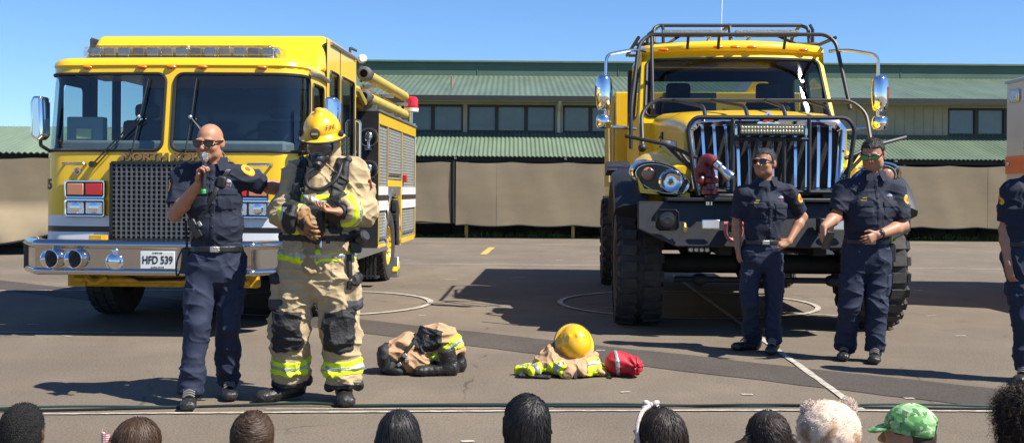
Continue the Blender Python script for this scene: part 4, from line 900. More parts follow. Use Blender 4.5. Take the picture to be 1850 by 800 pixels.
# bumper
m = MB(); O = [(-1.27, 1.28), (1.27, 1.28), (1.27, 1.02), (.92, .86), (-.92, .86), (-1.27, 1.02)][::-1]
m.loft([[(x, -.45 + max(0, abs(x) - .95) * .35, z) for x, z in O], [(x * .97, .0, z) for x, z in O]]); m.build('bumper', BLACKM, T, bevel=.015)
m = MB(); m.box(-1.0, 1.0, -.40, .10, 1.283, 1.32); m.build('bumper_tray', BLACKM, T, bevel=.01)
for sg in (-1, 1):
    c = (sg * 1.0, -.44, 1.11)
    m = MB(); m.loft([[(c[0] + x * s_, y + .02, c[2] + z * s_) for x, z in ((-.11, -.07), (-.08, -.1), (.08, -.1), (.11, -.07), (.11, .07), (.08, .1), (-.08, .1), (-.11, .07))] for s_, y in ((1, -.462), (.93, -.472), (.86, -.462))]); dl = m.build('driving_lamp_bezel', BLACKP, T)
    MB().lathe([(.075, 0), (.078, .012), (.06, .02), (.02, .016)], (c[0], -.45, c[2]), (0, -1, 0), 24).build('driving_lamp', mat('lamp_dark_glass', (.05, .05, .055), .1, .6), dl)
    m = MB(); m.lathe([(.02, 0), (.02, .03), (.03, .05), (.012, .09)], (sg * .845, -.46, 1.08), (0, -.4, -1), 10); m.build('brass_fitting', mat('brass', (.45, .32, .12), .35, .9), T)
    m = MB(); m.box(sg * .60 - .085, sg * .60 + .085, -.475, -.455, 1.03, 1.12); w_ = m.build('work_light', CHR2, T, bevel=.01); MB().box(sg * .60 - .075, sg * .60 + .075, -.481, -.476, 1.04, 1.11).build('work_light_lens', mat('lens_white', (.62, .64, .68), .25, .2), w_)
    m = MB()
    for k in range(4): m.sph((sg * .70 - .075 + .05 * k, -.40, .835), (.022, .02, .022), 8, 6)
    m.build('led_cluster', mat('led_white', (.75, .72, .60), .2, .3), T); MB().box(sg * .70 - .1, sg * .70 + .1, -.39, -.33, .81, .86).build('led_housing', BLACKM, T)
    m = MB(); m.box(sg * .40 - .025, sg * .40 + .025, -.56, -.4, 1.0, 1.14); m.build('tow_eye', BLACKM, T, bevel=.01)
    if sg > 0: continue
    m = MB(); m.tube([(sg * .40 - .06, -.52, 1.08), (sg * .40 - .07, -.52, .98), (sg * .40, -.53, .91), (sg * .40 + .07, -.52, .98), (sg * .40 + .06, -.52, 1.08)], .024, round_=.05); m.cyl((sg * .4 - .09, -.52, 1.08), (sg * .4 + .09, -.52, 1.08), .022); m.build('tow_shackle', mat('shackle_red', (.34, .10, .09), .5), T)
# red monitor on the bumper
RED = mat('monitor_red', (.17, .018, .02), .38, coat=.3, var=.25, vscale=14)
x = -.60
m = MB(); m.lathe([(.045, 1.30), (.045, 1.34), (.075, 1.355), (.075, 1.39), (.058, 1.40), (.055, 1.45), (.085, 1.46), (.088, 1.50), (.062, 1.52), (.055, 1.56), (.045, 1.60)], (x, -.32, 0), (0, 0, 1), 20)
m.tube([(x, -.32, 1.54), (x - .055, -.33, 1.60), (x - .06, -.34, 1.665), (x - .01, -.36, 1.69), (x + .045, -.40, 1.64)], .052, n=12, round_=.05)
m.sph((x - .075, -.33, 1.58), (.045, .05, .06), 12, 8); m.tube([(x - .095, -.33, 1.46), (x - .115, -.33, 1.60)], .028, n=8)
m.lathe([(.055, 0), (.06, .02), (.02, .05)], (x - .06, -.36, 1.48), (-1, 0, 0), 12)
for k in range(6): a = k * math.pi / 3; m.cyl((x + .078 * math.cos(a), -.32 + .078 * math.sin(a), 1.385), (x + .078 * math.cos(a), -.32 + .078 * math.sin(a), 1.41), .012, n=6)
mo = m.build('water_monitor', RED, T)
m = MB(); m.lathe([(.04, 0), (.045, .05), (.036, .065), (.04, .12), (.052, .15), (.055, .20), (.04, .21)], (x + .045, -.40, 1.645), (.70, -.2, -.68), 18); m.build('monitor_nozzle', CHR2, mo); MB().cyl((x, -.32, 1.25), (x, -.32, 1.32), .04).build('monitor_base', CHR2, mo)
MB().box(-.60, -.30, -.36, -.2, 1.30, 1.36).build('winch_line', BLACKM, T, bevel=.02)
# rear body
m = MB(); m.box(-1.26, 1.26, 4.2, 7.4, .85, 2.74); m.build('rear_body', YEL, T, bevel=.02)
m = MB(); m.box(-.62, .1, 4.05, 4.19, 2.0, 2.72); m.build('tool_locker', mat('locker_grey', (.24, .26, .26), .5, .3), T, bevel=.01); MB().prism([(.15, 2.2), (.95, 2.2), (.95, 2.95), (.7, 3.0)], 'y', 4.3, 6).build('hose_locker', YEL, T, bevel=.02)
for sg in (-1, 1):
    X = lambda a, b_: (min(sg * a, sg * b_), max(sg * a, sg * b_))
    m = MB(); m.box(*X(1.262, 1.275), 4.3, 5.6, 1.45, 2.6); m.box(*X(1.262, 1.275), 5.7, 7.3, 1.45, 2.6); m.build('locker_door', YELR, T, bevel=.01)
    MB().box(*X(1.28, 1.30), 4.35, 7.3, 1.2, 1.3).build('side_rub_rail', BLACKM, T); MB().tube([(sg * 1.32, 4.2, 1.5), (sg * 1.34, 4.16, 2.6)], .02).build('grab_rail', CHR2, T)
    MB().box(*X(.9, 1.28), 1.75, 3.6, .62, .68).build('cab_step', BLACKM, T); MB().box(*X(.6, 1.2), 2.3, 4.0, .7, 1.15).build('fuel_tank', BLACKP, T, bevel=.08)
    wheel(T, (sg * 1.20, .76, .63), .63, .44, .27, sg, BLACKM, 24, True); wheel(T, (sg * 1.16, 5.4, .63), .63, .44, .27, sg, BLACKM, 24, True)
m = MB(); m.box(-.70, .70, .12, 1.6, .95, 2.0); m.build('engine_block', CHASS, T)
m = MB(); m.box(-.5, -.38, -.3, 7.3, .78, 1.02); m.box(.38, .5, -.3, 7.3, .78, 1.02); m.cyl((-1.0, .76, .63), (1.0, .76, .63), .1); m.sph((.05, .76, .63), (.24, .26, .25), 16, 10); m.cyl((-1, 5.4, .63), (1, 5.4, .63), .12); m.sph((0, 5.4, .63), .28); m.cyl((0, .8, .66), (0, 5.3, .7), .06)
m.cyl((-.85, .3, .50), (.85, .3, .50), .03); m.sph((-.6, .3, .5), (.09, .07, .06)); m.sph((.72, .3, .5), (.09, .07, .06)); m.box(-1.0, 1.0, 1.0, 4.2, .80, 1.0); m.box(-.95, .95, 4.2, 7, .7, .9); m.build('underbody', CHASS, T)
for sg in (-1, 1): m = MB(); [m.bar((sg * .65, -.05 + .16 * k, .93 - .03 * abs(k - 3)), (sg * .65, .11 + .16 * k, .93 - .03 * abs(k - 2)), .09, .05) for k in range(9)]; m.build('leaf_spring', CHASS, T)
m = MB(); m.bar((.78, 4.05, .9), (.70, 4.0, .18), .04, .03); m.bar((1.05, 4.05, .9), (1.12, 4.0, .18), .04, .03)
for k in range(4): z = .2 + .17 * k; m.box(.72, 1.1, 3.95, 4.08, z, z + .04)
m.build('folding_step', BLACKM, T, smooth=0)
# ------------------------------------------------------------------ ambulance, broadside with its rear end at the left
A = empty('ambulance', (7.32, 15.6, 0), -R(92.7)); tag(A, 'pale grey ambulance with an orange side stripe at the right edge', 'ambulance')
AMW = mat('ambulance_white', (.47, .50, .53), .4, coat=.3, var=.06, vscale=2); ORG = mat('orange_stripe', (.62, .13, .018), .4, coat=.3)
m = MB(); m.box(0, 3.6, 0, 2.3, .55, 3.06); m.build('box_body', AMW, A, bevel=.04, seg=3)
m = MB(); m.box(.005, 3.6, -.008, -.002, 1.67, 1.93); m.box(-.008, -.002, .0, 2.3, 1.67, 1.93); m.build('side_stripe', ORG, A, smooth=0)
MB().box(-.012, 3.6, -.02, 0.001, 3.0, 3.04).build('body_trim', ALU, A); MB().box(-.012, 3.6, -.02, 0, .55, .62).build('body_trim', ALU, A)
def alamp(x, z, w, h, mm, nm='warning_lamp'):
    o_ = MB().box(x - w / 2, x + w / 2, -.035, -.003, z - h / 2, z + h / 2).build(nm, CHR2, A, bevel=.01); MB().box(x - w / 2 + .02, x + w / 2 - .02, -.045, -.034, z - h / 2 + .02, z + h / 2 - .02).build('lamp_lens', mm, o_, bevel=.006)
alamp(.34, 2.80, .30, .18, CLEARL); alamp(1.4, 2.80, .3, .18, REDL); alamp(3.2, 2.80, .3, .18, CLEARL); alamp(.12, 1.82, .08, .05, AMB, 'side_marker')
m = MB(); m.box(.6, 1.6, -.012, -.003, .65, 1.6); m.box(1.8, 2.6, -.012, -.003, .65, 1.6); m.build('locker_door', AMW, A, bevel=.005)
m = MB(); m.loft([[(3.6, .1, .5), (3.6, 2.2, .5), (3.6, 2.2, 2.1), (3.6, .1, 2.1)], [(4.3, .12, .5), (4.3, 2.18, .5), (4.3, 2.18, 2.05), (4.3, .12, 2.05)], [(4.9, .15, .5), (4.9, 2.15, .5), (4.9, 2.1, 1.35), (4.9, .2, 1.35)], [(5.7, .2, .5), (5.7, 2.1, .5), (5.7, 2.05, 1.2), (5.7, .25, 1.2)]]); m.build('cab_body', AMW, A, bevel=.05)
m = MB(); m.prism([(3.7, 1.35), (4.62, 1.35), (4.3, 1.95), (3.7, 1.98)], 'y', .09, .2); m.build('cab_window', GDARK, A); MB().box(5.68, 5.8, .15, 2.15, .45, .75).build('bumper', BLACKM, A, bevel=.03)
def awheel(x, y, sg):
    c = Vector((x, y, .38)); t = MB(); h = .11
    t.lathe([(.22, -h), (.33, -h), (.38, -h * .75), (.38, h * .75), (.33, h), (.22, h)], c, (0, 1, 0), 36, closed=True); o_ = t.build('wheel', RUB, A)
    MB().lathe([(.225, -sg * h), (.22, sg * h * .9), (.12, sg * h * .5), (.05, sg * h * .9), (.01, sg * h)], c, (0, 1, 0), 24, cap=False).build('rim', CHR2, o_)
for x in (1.1, 4.9): awheel(x, .16, -1); awheel(x, 2.14, 1)
m = MB(); m.box(0.1, 5.5, .4, 1.9, .38, .56); m.build('chassis', CHASS, A)
for y0 in (.12, 1.17): m = MB(); m.box(-.02, -.003, y0, y0 + 1.0, .7, 2.55); d_ = m.build('rear_door', AMW, A, bevel=.008); MB().box(-.026, -.02, y0 + .2, y0 + .8, 1.75, 2.35).build('door_window', GDARK, d_)
# ------------------------------------------------------------------ implicit-surface modelling for people and cloth
def hash3(i, j, k, s=0):
    h = (i.astype(np.int64) * 374761393 + j.astype(np.int64) * 668265263 + k.astype(np.int64) * 2147483647 + s * 1274126177) & 0xffffffff
    h = ((h ^ (h >> 13)) * 1274126177) & 0xffffffff
    return ((h ^ (h >> 16)) & 0xffff) / 65535.0
def vnoise(p, s=0):
    i = np.floor(p).astype(np.int64); f = p - i; f = f * f * (3 - 2 * f); o = 0
    for a in (0, 1):
        for b_ in (0, 1):
            for c_ in (0, 1):
                w = (f[:, 0] if a else 1 - f[:, 0]) * (f[:, 1] if b_ else 1 - f[:, 1]) * (f[:, 2] if c_ else 1 - f[:, 2])
                o = o + w * hash3(i[:, 0] + a, i[:, 1] + b_, i[:, 2] + c_, s)
    return o * 2 - 1
def fold(p, f, s=0):                               # ridged creases
    return 1 - 2 * np.abs(vnoise(p * f, s)) ** .8
V3 = lambda *a: np.array(a if len(a) == 3 else a[0], dtype=np.float64)
def nrm(v): v = np.asarray(v, float); return v / (np.linalg.norm(v) + 1e-9)
class Field:
    def __init__(s, lo, hi, vox):
        s.lo = np.array(lo, float); s.vox = vox; s.n = np.ceil((np.array(hi, float) - s.lo) / vox).astype(int) + 1
        s.D = np.full(s.n, .3, np.float32)
    def copy(s):
        f = Field.__new__(Field); f.lo, f.vox, f.n, f.D = s.lo, s.vox, s.n, s.D.copy(); return f
    def sub(s, lo, hi):
        a = np.clip(np.floor((np.array(lo) - s.lo) / s.vox).astype(int), 0, s.n); b_ = np.clip(np.ceil((np.array(hi) - s.lo) / s.vox).astype(int) + 1, 0, s.n)
        if np.any(b_ <= a): return None, None
        ax = [s.lo[i] + s.vox * np.arange(a[i], b_[i]) for i in range(3)]
        P = np.stack(np.meshgrid(*ax, indexing='ij'), -1)
        return tuple(slice(a[i], b_[i]) for i in range(3)), P
    def op(s, sl, d, k, mode):
        A = s.D[sl]; d = d.astype(np.float32)
        if mode == 'u': h = np.maximum(k - np.abs(A - d), 0) / k; s.D[sl] = np.minimum(A, d) - h * h * k * .25
        else: d = -d; h = np.maximum(k - np.abs(A - d), 0) / k; s.D[sl] = np.maximum(A, d) + h * h * k * .25
        return s
    def cone(s, a, b_, ra, rb=None, k=.012, mode='u'):
        a, b_ = V3(a), V3(b_); rb = ra if rb is None else rb; m = max(ra, rb) + k + 3 * s.vox
        sl, P = s.sub(np.minimum(a, b_) - m, np.maximum(a, b_) + m)
        if sl is None: return s
        ab = b_ - a; t = np.clip(((P - a) @ ab) / (ab @ ab + 1e-12), 0, 1)
        return s.op(sl, np.linalg.norm(P - (a + t[..., None] * ab), axis=-1) - (ra + (rb - ra) * t), k, mode)
    def ell(s, c, r, M_=None, k=.012, mode='u'):
        c = V3(c); r = np.array(r if hasattr(r, '__len__') else (r,) * 3, float); m = r.max() + k + 3 * s.vox
        sl, P = s.sub(c - m, c + m)
        if sl is None: return s
        q = P - c
        if M_ is not None: q = q @ np.array(M_)
        l = np.linalg.norm(q / r, axis=-1); l2 = np.linalg.norm(q / (r * r), axis=-1) + 1e-9
        return s.op(sl, l * (l - 1) / l2, k, mode)
    def tor(s, a, b_, r0, r1, xd=(1, 0, 0), k=.02, flat=(0, 0), mode='u'):
        """limb / trunk piece with an elliptical section; flat ends are cut square"""
        a, b_ = V3(a), V3(b_); ax = b_ - a; L = np.linalg.norm(ax); ax = ax / L; xd = V3(xd); xd = nrm(xd - ax * (xd @ ax)); yd = np.cross(ax, xd)
        r0 = np.array(r0 if hasattr(r0, '__len__') else (r0, r0), float); r1 = np.array(r1 if hasattr(r1, '__len__') else (r1, r1), float)
        m = max(r0.max(), r1.max()) + k + 3 * s.vox; sl, P = s.sub(np.minimum(a, b_) - m, np.maximum(a, b_) + m)
        if sl is None: return s
        q = P - a; h = q @ ax; t = np.clip(h / L, 0, 1); u = q @ xd; v = q @ yd; rx = r0[0] + (r1[0] - r0[0]) * t; ry = r0[1] + (r1[1] - r0[1]) * t
        o0 = np.maximum(-h, 0); o1 = np.maximum(h - L, 0); rm = np.minimum(rx, ry)
        e = (0 if flat[0] else 1) * o0 + (0 if flat[1] else 1) * o1
        l = np.sqrt((u / rx) ** 2 + (v / ry) ** 2 + (e / rm) ** 2); l2 = np.sqrt((u / rx ** 2) ** 2 + (v / ry ** 2) ** 2 + (e / rm ** 2) ** 2) + 1e-9
        d = l * (l - 1) / l2
        if flat[0]: d = np.maximum(d, -h)
        if flat[1]: d = np.maximum(d, h - L)
        return s.op(sl, d, k, mode)
    def box(s, c, hs, r=.01, M_=None, k=.01, mode='u'):
        c = V3(c); hs = np.array(hs, float); m = np.linalg.norm(hs) + k + 3 * s.vox; sl, P = s.sub(c - m, c + m)
        if sl is None: return s
        q = P - c
        if M_ is not None: q = q @ np.array(M_)
        q = np.abs(q) - (hs - r); d = np.linalg.norm(np.maximum(q, 0), axis=-1) + np.minimum(q.max(-1), 0) - r
        return s.op(sl, d, k, mode)
    def cut(s, p, n):                                # keep the side n points away from
        p, n = V3(p), nrm(n); ax = [(s.lo[i] + s.vox * np.arange(s.n[i]) - p[i]) * n[i] for i in range(3)]
        s.D = np.maximum(s.D, (ax[0][:, None, None] + ax[1][None, :, None] + ax[2][None, None, :]).astype(np.float32)); return s
    def pts(s):
        ax = [s.lo[i] + s.vox * np.arange(s.n[i]) for i in range(3)]; return np.stack(np.meshgrid(*ax, indexing='ij'), -1)
    def shell(s, off, clip, thick=None):
        """a layer worn on this surface: offset outwards and kept where clip(P) < 0"""
        f = Field.__new__(Field); f.lo, f.vox, f.n = s.lo, s.vox, s.n; f.D = s.D - np.float32(off); i = np.nonzero(f.D < 2 * s.vox)
        f.D[i] = np.maximum(f.D[i], clip(s.lo + np.stack(i, 1) * s.vox)); return f
    def inter(s, o_): f = s.copy(); f.D = np.maximum(s.D, o_.D); return f
    def mesh(s):
        neg = s.D < 0; lim = []
        for ax in range(3):
            w_ = np.nonzero(neg.any(axis=tuple(q for q in range(3) if q != ax)))[0]
            if not len(w_): return np.zeros((0, 3)), np.zeros((0, 4), int)
            lim.append((max(0, w_[0] - 2), min(s.n[ax], w_[-1] + 3)))
        sl_ = tuple(slice(*q) for q in lim); Dm = s.D[sl_]; neg = neg[sl_]; org = s.lo + s.vox * np.array([q[0] for q in lim])
        c = np.zeros(np.array(Dm.shape) - 1, np.int8)
        for a in (0, 1):
            for b_ in (0, 1):
                for d in (0, 1): c += neg[a:Dm.shape[0] - 1 + a, b_:Dm.shape[1] - 1 + b_, d:Dm.shape[2] - 1 + d]
        idx = np.argwhere((c > 0) & (c < 8))
        if len(idx) == 0: return np.zeros((0, 3)), np.zeros((0, 4), int)
        acc = np.zeros((len(idx), 3)); cnt = np.zeros(len(idx))
        C = {o_: Dm[idx[:, 0] + o_[0], idx[:, 1] + o_[1], idx[:, 2] + o_[2]] for o_ in [(a, b_, d) for a in (0, 1) for b_ in (0, 1) for d in (0, 1)]}
        for o_ in C:
            for ax in range(3):
                if o_[ax] == 0:
                    q = list(o_); q[ax] = 1; A = C[o_]; B = C[tuple(q)]; m = (A < 0) != (B < 0); t = np.where(m, A / np.where(m, A - B, 1), 0)
                    p = np.array(o_, float)[None] + np.eye(3)[ax] * t[:, None]; acc += p * m[:, None]; cnt += m
        v = org + (idx + acc / cnt[:, None]) * s.vox
        vid = np.full(c.shape, -1, np.int32); vid[tuple(idx.T)] = np.arange(len(idx)); F_ = []
        for ax in range(3):
            o1, o2 = [(1, 2), (2, 0), (0, 1)][ax]; sh = Dm.shape
            A = [slice(0, n) for n in sh]; B = list(A); A[ax] = slice(0, sh[ax] - 1); B[ax] = slice(1, sh[ax])
            n0, n1 = neg[tuple(A)], neg[tuple(B)]; e = np.argwhere(n0 != n1); e = e[(e[:, o1] > 0) & (e[:, o2] > 0) & (e[:, o1] < sh[o1] - 1) & (e[:, o2] < sh[o2] - 1)]
            if not len(e): continue
            u1 = np.eye(3, dtype=int)[o1]; u2 = np.eye(3, dtype=int)[o2]; g = lambda q: vid[q[:, 0], q[:, 1], q[:, 2]]
            Q = np.stack([g(e - u1 - u2), g(e - u2), g(e), g(e - u1)], 1); fl = n0[tuple(e.T)]; Q[~fl] = Q[~fl][:, ::-1]; F_.append(Q)
        return v, np.concatenate(F_)
    def build(s, name, m, parent=None, disp=None, relax=1, label=None, smooth=True):
        v, f = s.mesh(); me = D.meshes.new(name)
        if relax and len(f):
            e = np.concatenate([f[:, [0, 1]], f[:, [1, 2]], f[:, [2, 3]], f[:, [3, 0]]])
            for _ in range(relax):
                a = np.zeros_like(v); n_ = np.zeros(len(v)); np.add.at(a, e[:, 0], v[e[:, 1]]); np.add.at(a, e[:, 1], v[e[:, 0]]); np.add.at(n_, e[:, 0], 1); np.add.at(n_, e[:, 1], 1)
                v = v * .5 + .5 * a / np.maximum(n_, 1)[:, None]
        if disp is not None and len(f):
            fn_ = np.cross(v[f[:, 2]] - v[f[:, 0]], v[f[:, 3]] - v[f[:, 1]]); nn = np.zeros_like(v)
            for q in range(4): np.add.at(nn, f[:, q], fn_)
            nn /= np.linalg.norm(nn, axis=1)[:, None] + 1e-12; v = v + nn * disp(v)[:, None]
        me.vertices.add(len(v)); me.vertices.foreach_set('co', v.astype(np.float32).ravel()); me.loops.add(len(f) * 4); me.loops.foreach_set('vertex_index', f.astype(np.int32).ravel())
        me.polygons.add(len(f)); me.polygons.foreach_set('loop_start', np.arange(0, len(f) * 4, 4, dtype=np.int32)); me.polygons.foreach_set('loop_total', np.full(len(f), 4, np.int32))
        me.polygons.foreach_set('use_smooth', np.ones(len(f), bool)); me.update(); me.validate(); me.materials.append(m)
        o = D.objects.new(name, me); COL.objects.link(o)
        if parent: o.parent = parent
        if label: o['label'] = label
        return o
def Rz(a): c_, s_ = math.cos(a), math.sin(a); return np.array([[c_, -s_, 0], [s_, c_, 0], [0, 0, 1.]])
def Rx(a): c_, s_ = math.cos(a), math.sin(a); return np.array([[1, 0, 0], [0, c_, -s_], [0, s_, c_]])
def Ry(a): c_, s_ = math.cos(a), math.sin(a); return np.array([[c_, 0, s_], [0, 1, 0], [-s_, 0, c_]])

def head_field(f, c, M_, sc=1.0, open_=0.0, ears=True, jaw=1.0, child=False):
    """head facing local -Y; M_ turns it; c is the middle of the head"""
    L = lambda *p: V3(c) + np.array(M_) @ (np.array(p, float) * sc); E_ = lambda p, r, k=.012, mode='u': f.ell(L(*p), np.array(r) * sc, M_, k, mode)
    E_((0, .012, .030), (.077, .096, .090), .02); E_((0, -.020, -.035), (.064 * jaw, .072, .082), .03); E_((0, -.058, -.088), (.034 * jaw, .034, .028), .025)
    for s_ in (-1, 1):
        E_((s_ * .043, -.055, -.028), (.027, .030, .026), .02); E_((s_ * .048 * jaw, -.015, -.07), (.022, .045, .03), .025)
        E_((s_ * .031, -.100, .006), (.017, .014, .012), .012, 'd'); E_((s_ * .031, -.082, .006), (.0135, .0125, .0125), .003); E_((s_ * .032, -.086, .026), (.026, .014, .009), .01)
    f.cone(L(0, -.094, .012), L(0, -.118, -.026), .009 * sc, .0145 * sc, .010)
    for s_ in (-1, 1): E_((s_ * .014, -.103, -.030), (.010, .013, .009), .008)
    E_((0, -.089, -.053), (.025, .014, .007), .006); E_((0, -.087, -.066), (.021, .014, .008), .006)
    E_((0, -.103, -.0595), (.022, .010, .002 + .011 * open_), .004, 'd')
    if ears:
        for s_ in (-1, 1):
            Me = np.array(M_) @ Rz(s_ * -.45); f.ell(L(s_ * .080, .012, -.004), np.array((.010, .022, .034)) * sc, Me, .006); f.ell(L(s_ * .091, .002, 0), np.array((.006, .012, .02)) * sc, Me, .004, 'd')
    return L
def hand(f, w, d, n, side, curl=.5, spread=1.0, sc=1.0, thumb=1.0, curls=None):
    """w wrist, d towards the fingers, n out of the palm, side +1 if the thumb lies on d x n"""
    w = V3(w); d = nrm(d); n = nrm(V3(n) - d * (V3(n) @ d)); t = np.cross(d, n) * side
    f.tor(w - d * .01, w + d * .088 * sc, (.030 * sc, .019 * sc), (.041 * sc, .0135 * sc), t, .012)
    for i, (o_, l) in enumerate(((.031, .070), (.011, .079), (-.010, .074), (-.029, .058))):
        p = w + d * (.088 - .004 * abs(i - 1)) * sc + t * o_ * sc * .98; a = 0; dd = nrm(d + t * o_ * 2.2 * spread); c_ = curls[i] if curls else curl
        for j, (fr, r) in enumerate(((.46, .0092), (.30, .0083), (.24, .0072))):
            a += c_ * (.75 if j == 0 else 1.0); q = dd * math.cos(a) + n * math.sin(a); e = p + q * l * fr * sc; f.cone(p, e, r * sc, (r - .0008) * sc, .004); p = e
    p = w + d * .022 * sc + t * .028 * sc; q = nrm(d * .72 + t * .62 + n * .35 * thumb); e = p + q * .045 * sc; f.cone(p, e, .0135 * sc, .0108 * sc, .008)
    q = nrm(d * .9 + t * .12 + n * .45 * thumb); f.cone(e, e + q * .034 * sc, .0104 * sc, .0085 * sc, .004)
def make_obj_matrix(c, M_): m = Matrix([list(r_) for r_ in np.array(M_)]).to_4x4(); m.translation = Vector(c); return m
def xform(mb, c, M_):
    Mx = make_obj_matrix(c, M_); mb.v = [tuple(Mx @ Vector(v)) for v in mb.v]; return mb
def sunglasses(parent, c, M_, lens, frame=None, sc=1.0):
    fr = MB(); LN = MB()
    for s_ in (-1, 1):
        g = []
        for yo in (0, .004):
            g.append([(s_ * x, -.112 + yo + 5.2 * (x - .0) ** 2, z) for x, z in ((.006, .016), (.03, .024), (.058, .022), (.067, .012), (.060, -.010), (.040, -.019), (.018, -.016), (.008, -.004))])
        if s_ < 0: g = [r_[::-1] for r_ in g]
        LN.loft([[(p[0] * sc, p[1] * sc, p[2] * sc) for p in r_] for r_ in g])
        fr.tube([(s_ * .006 * sc, -.115 * sc, .014 * sc), (s_ * .03 * sc, -.110 * sc, .022 * sc), (s_ * .060 * sc, -.094 * sc, .021 * sc), (s_ * .074 * sc, -.075 * sc, .014 * sc)], .0035, n=6)
        fr.bar((s_ * .074 * sc, -.077 * sc, .012 * sc), (s_ * .083 * sc, .012 * sc, .010 * sc), .004, .011); fr.tube([(s_ * .008 * sc, -.113 * sc, -.004 * sc), (s_ * .02 * sc, -.112 * sc, -.018 * sc), (s_ * .042 * sc, -.104 * sc, -.020 * sc), (s_ * .064 * sc, -.089 * sc, -.008 * sc), (s_ * .074 * sc, -.075 * sc, .012 * sc)], .002, n=5)
    fr.tube([(-.008 * sc, -.114 * sc, .012 * sc), (.008 * sc, -.114 * sc, .012 * sc)], .004, n=6)
    o = xform(fr, c, M_).build('sunglasses', frame or BLACKP, parent); xform(LN, c, M_).build('lens', lens, o); return o
def skin(name, c): return mat(name, c, .48, var=.10, vscale=22, bump=.12, bscale=300, sss=.12, spec=.4)
def strands(name, m, parent, f, c, M_, n, length, seed=1, lift=.005, w=.0022, jitter=.12, crown=(0, .03, 1), lo=-.55, flow=None, keep=None, segs=9, wave=0.0):
    """thin hair ribbons combed from the crown over the surface of hair volume f (a Field)"""
    rng = np.random.default_rng(seed); M_ = np.array(M_); cz = nrm(crown); cx = nrm(np.cross(cz, (0, 1, .1))); cy = np.cross(cz, cx); c = V3(c)
    ph = rng.uniform(0, 2 * math.pi, n); t0 = np.arccos(1 - rng.uniform(0, 1, n) * (1 - lo) * .99); ln = length * rng.uniform(.6, 1.15, n); tw = rng.normal(0, jitter, n); li = lift * rng.uniform(.1, 1.5, n); tilt = rng.normal(0, .22, n)
    rows = []; r_max = .22
    for k in range(segs + 1):
        s_ = k / segs; tt = t0 + ln * s_; pp = ph + tw * s_ + wave * np.sin(s_ * 9 + ph * 3) + ((flow(ph, t0) if flow else 0)) * s_
        dr = np.maximum(tt - 1.75, 0); ta = np.minimum(tt, 1.75)
        d = (cz[None] * np.cos(ta)[:, None] + (cx[None] * np.cos(pp)[:, None] + cy[None] * np.sin(pp)[:, None]) * np.sin(ta)[:, None]) @ M_.T
        o_ = c[None] - np.array((0, 0, 1.))[None] * (dr * .09)[:, None]
        if k == 0: d0 = ((d @ M_))
        r = np.full(n, r_max); hit = np.zeros(n, bool)
        for st in np.arange(r_max, .03, -f.vox * .6):
            q = o_ + d * st; ii = np.round((q - f.lo) / f.vox).astype(int); ok = np.all((ii >= 0) & (ii < f.n), 1); ii = np.clip(ii, 0, f.n - 1); dv = f.D[ii[:, 0], ii[:, 1], ii[:, 2]]
            h = ok & (dv < 0) & ~hit; r[h] = st - dv[h]* -1 * 0; hit |= h
            if hit.all(): break
        r = np.where(hit, r, np.nan); rows.append((o_ + d * (r + .002 + li * (.6 + .4 * s_))[:, None], d))
    bad = np.zeros(n, bool)
    for q, _ in rows: bad |= np.isnan(q).any(1)
    if keep is not None: bad |= ~np.array([bool(keep(x)) for x in d0])
    g = ~bad; V = []
    P = [q[g] for q, _ in rows]; Dn = [d[g] for _, d in rows]; tl = tilt[g]
    for k in range(segs + 1):
        tg = P[min(k + 1, segs)] - P[max(k - 1, 0)]; tg /= np.linalg.norm(tg, axis=1)[:, None] + 1e-9; sd = np.cross(tg, Dn[k]); sd /= np.linalg.norm(sd, axis=1)[:, None] + 1e-9; up = np.cross(sd, tg); sd = sd * np.cos(tl)[:, None] + up * np.sin(tl)[:, None]
        ww = w * (1 - .8 * (k / segs) ** 3); V += [P[k] + sd * ww, P[k] - sd * ww]
    V = np.stack(V, 1).reshape(-1, 3); st_ = 2 * (segs + 1); N = int(g.sum())
    mb = MB(); mb.v = [tuple(v) for v in V]; mb.f = [(i * st_ + 2 * k, i * st_ + 2 * k + 1, i * st_ + 2 * k + 3, i * st_ + 2 * k + 2) for i in range(N) for k in range(segs)]; mb.m = [0] * len(mb.f)
    return mb.build(name, m, parent, smooth=180)
# ------------------------------------------------------------------ the five adults
NAVY = mat('navy_uniform', (.0065, .0118, .030), .82, var=.22, vscale=14, bump=.35, bscale=420)
NAVY2 = mat('navy_trousers', (.0098, .0172, .044), .8, var=.25, vscale=10, bump=.35, bscale=380)
LEATH = mat('black_leather', (.012, .012, .013), .38, var=.3, vscale=30, bump=.3, bscale=160)
BOOT = mat('black_boot_leather', (.022, .021, .020), .42, var=.45, vscale=18, bump=.5, bscale=90, rvar=.12)
SOLE = mat('boot_sole', (.02, .02, .02), .8)
BUCK = mat('pewter_buckle', (.42, .40, .35), .35, .8, bump=.6, bscale=120)
BADGE = mat('silver_badge', (.55, .55, .58), .3, .7); YTXT = mat('gold_thread', (.55, .42, .08), .7); PATCH = mat('yellow_patch', (.70, .38, .03), .7); PATR = mat('patch_red', (.45, .06, .03), .7)
LDARK = mat('dark_mirror_lens', (.02, .016, .014), .06, .2, coat=1); LGRN = mat('green_mirror_lens', (.05, .30, .10), .10, .75, coat=1)
GREYHAIR = mat('grey_hair', (.055, .05, .046), .7, var=.5, vscale=90, bump=1, bscale=180); BLKHAIR = mat('black_hair', (.018, .015, .013), .42, var=.5, vscale=90, bump=.8, bscale=180)
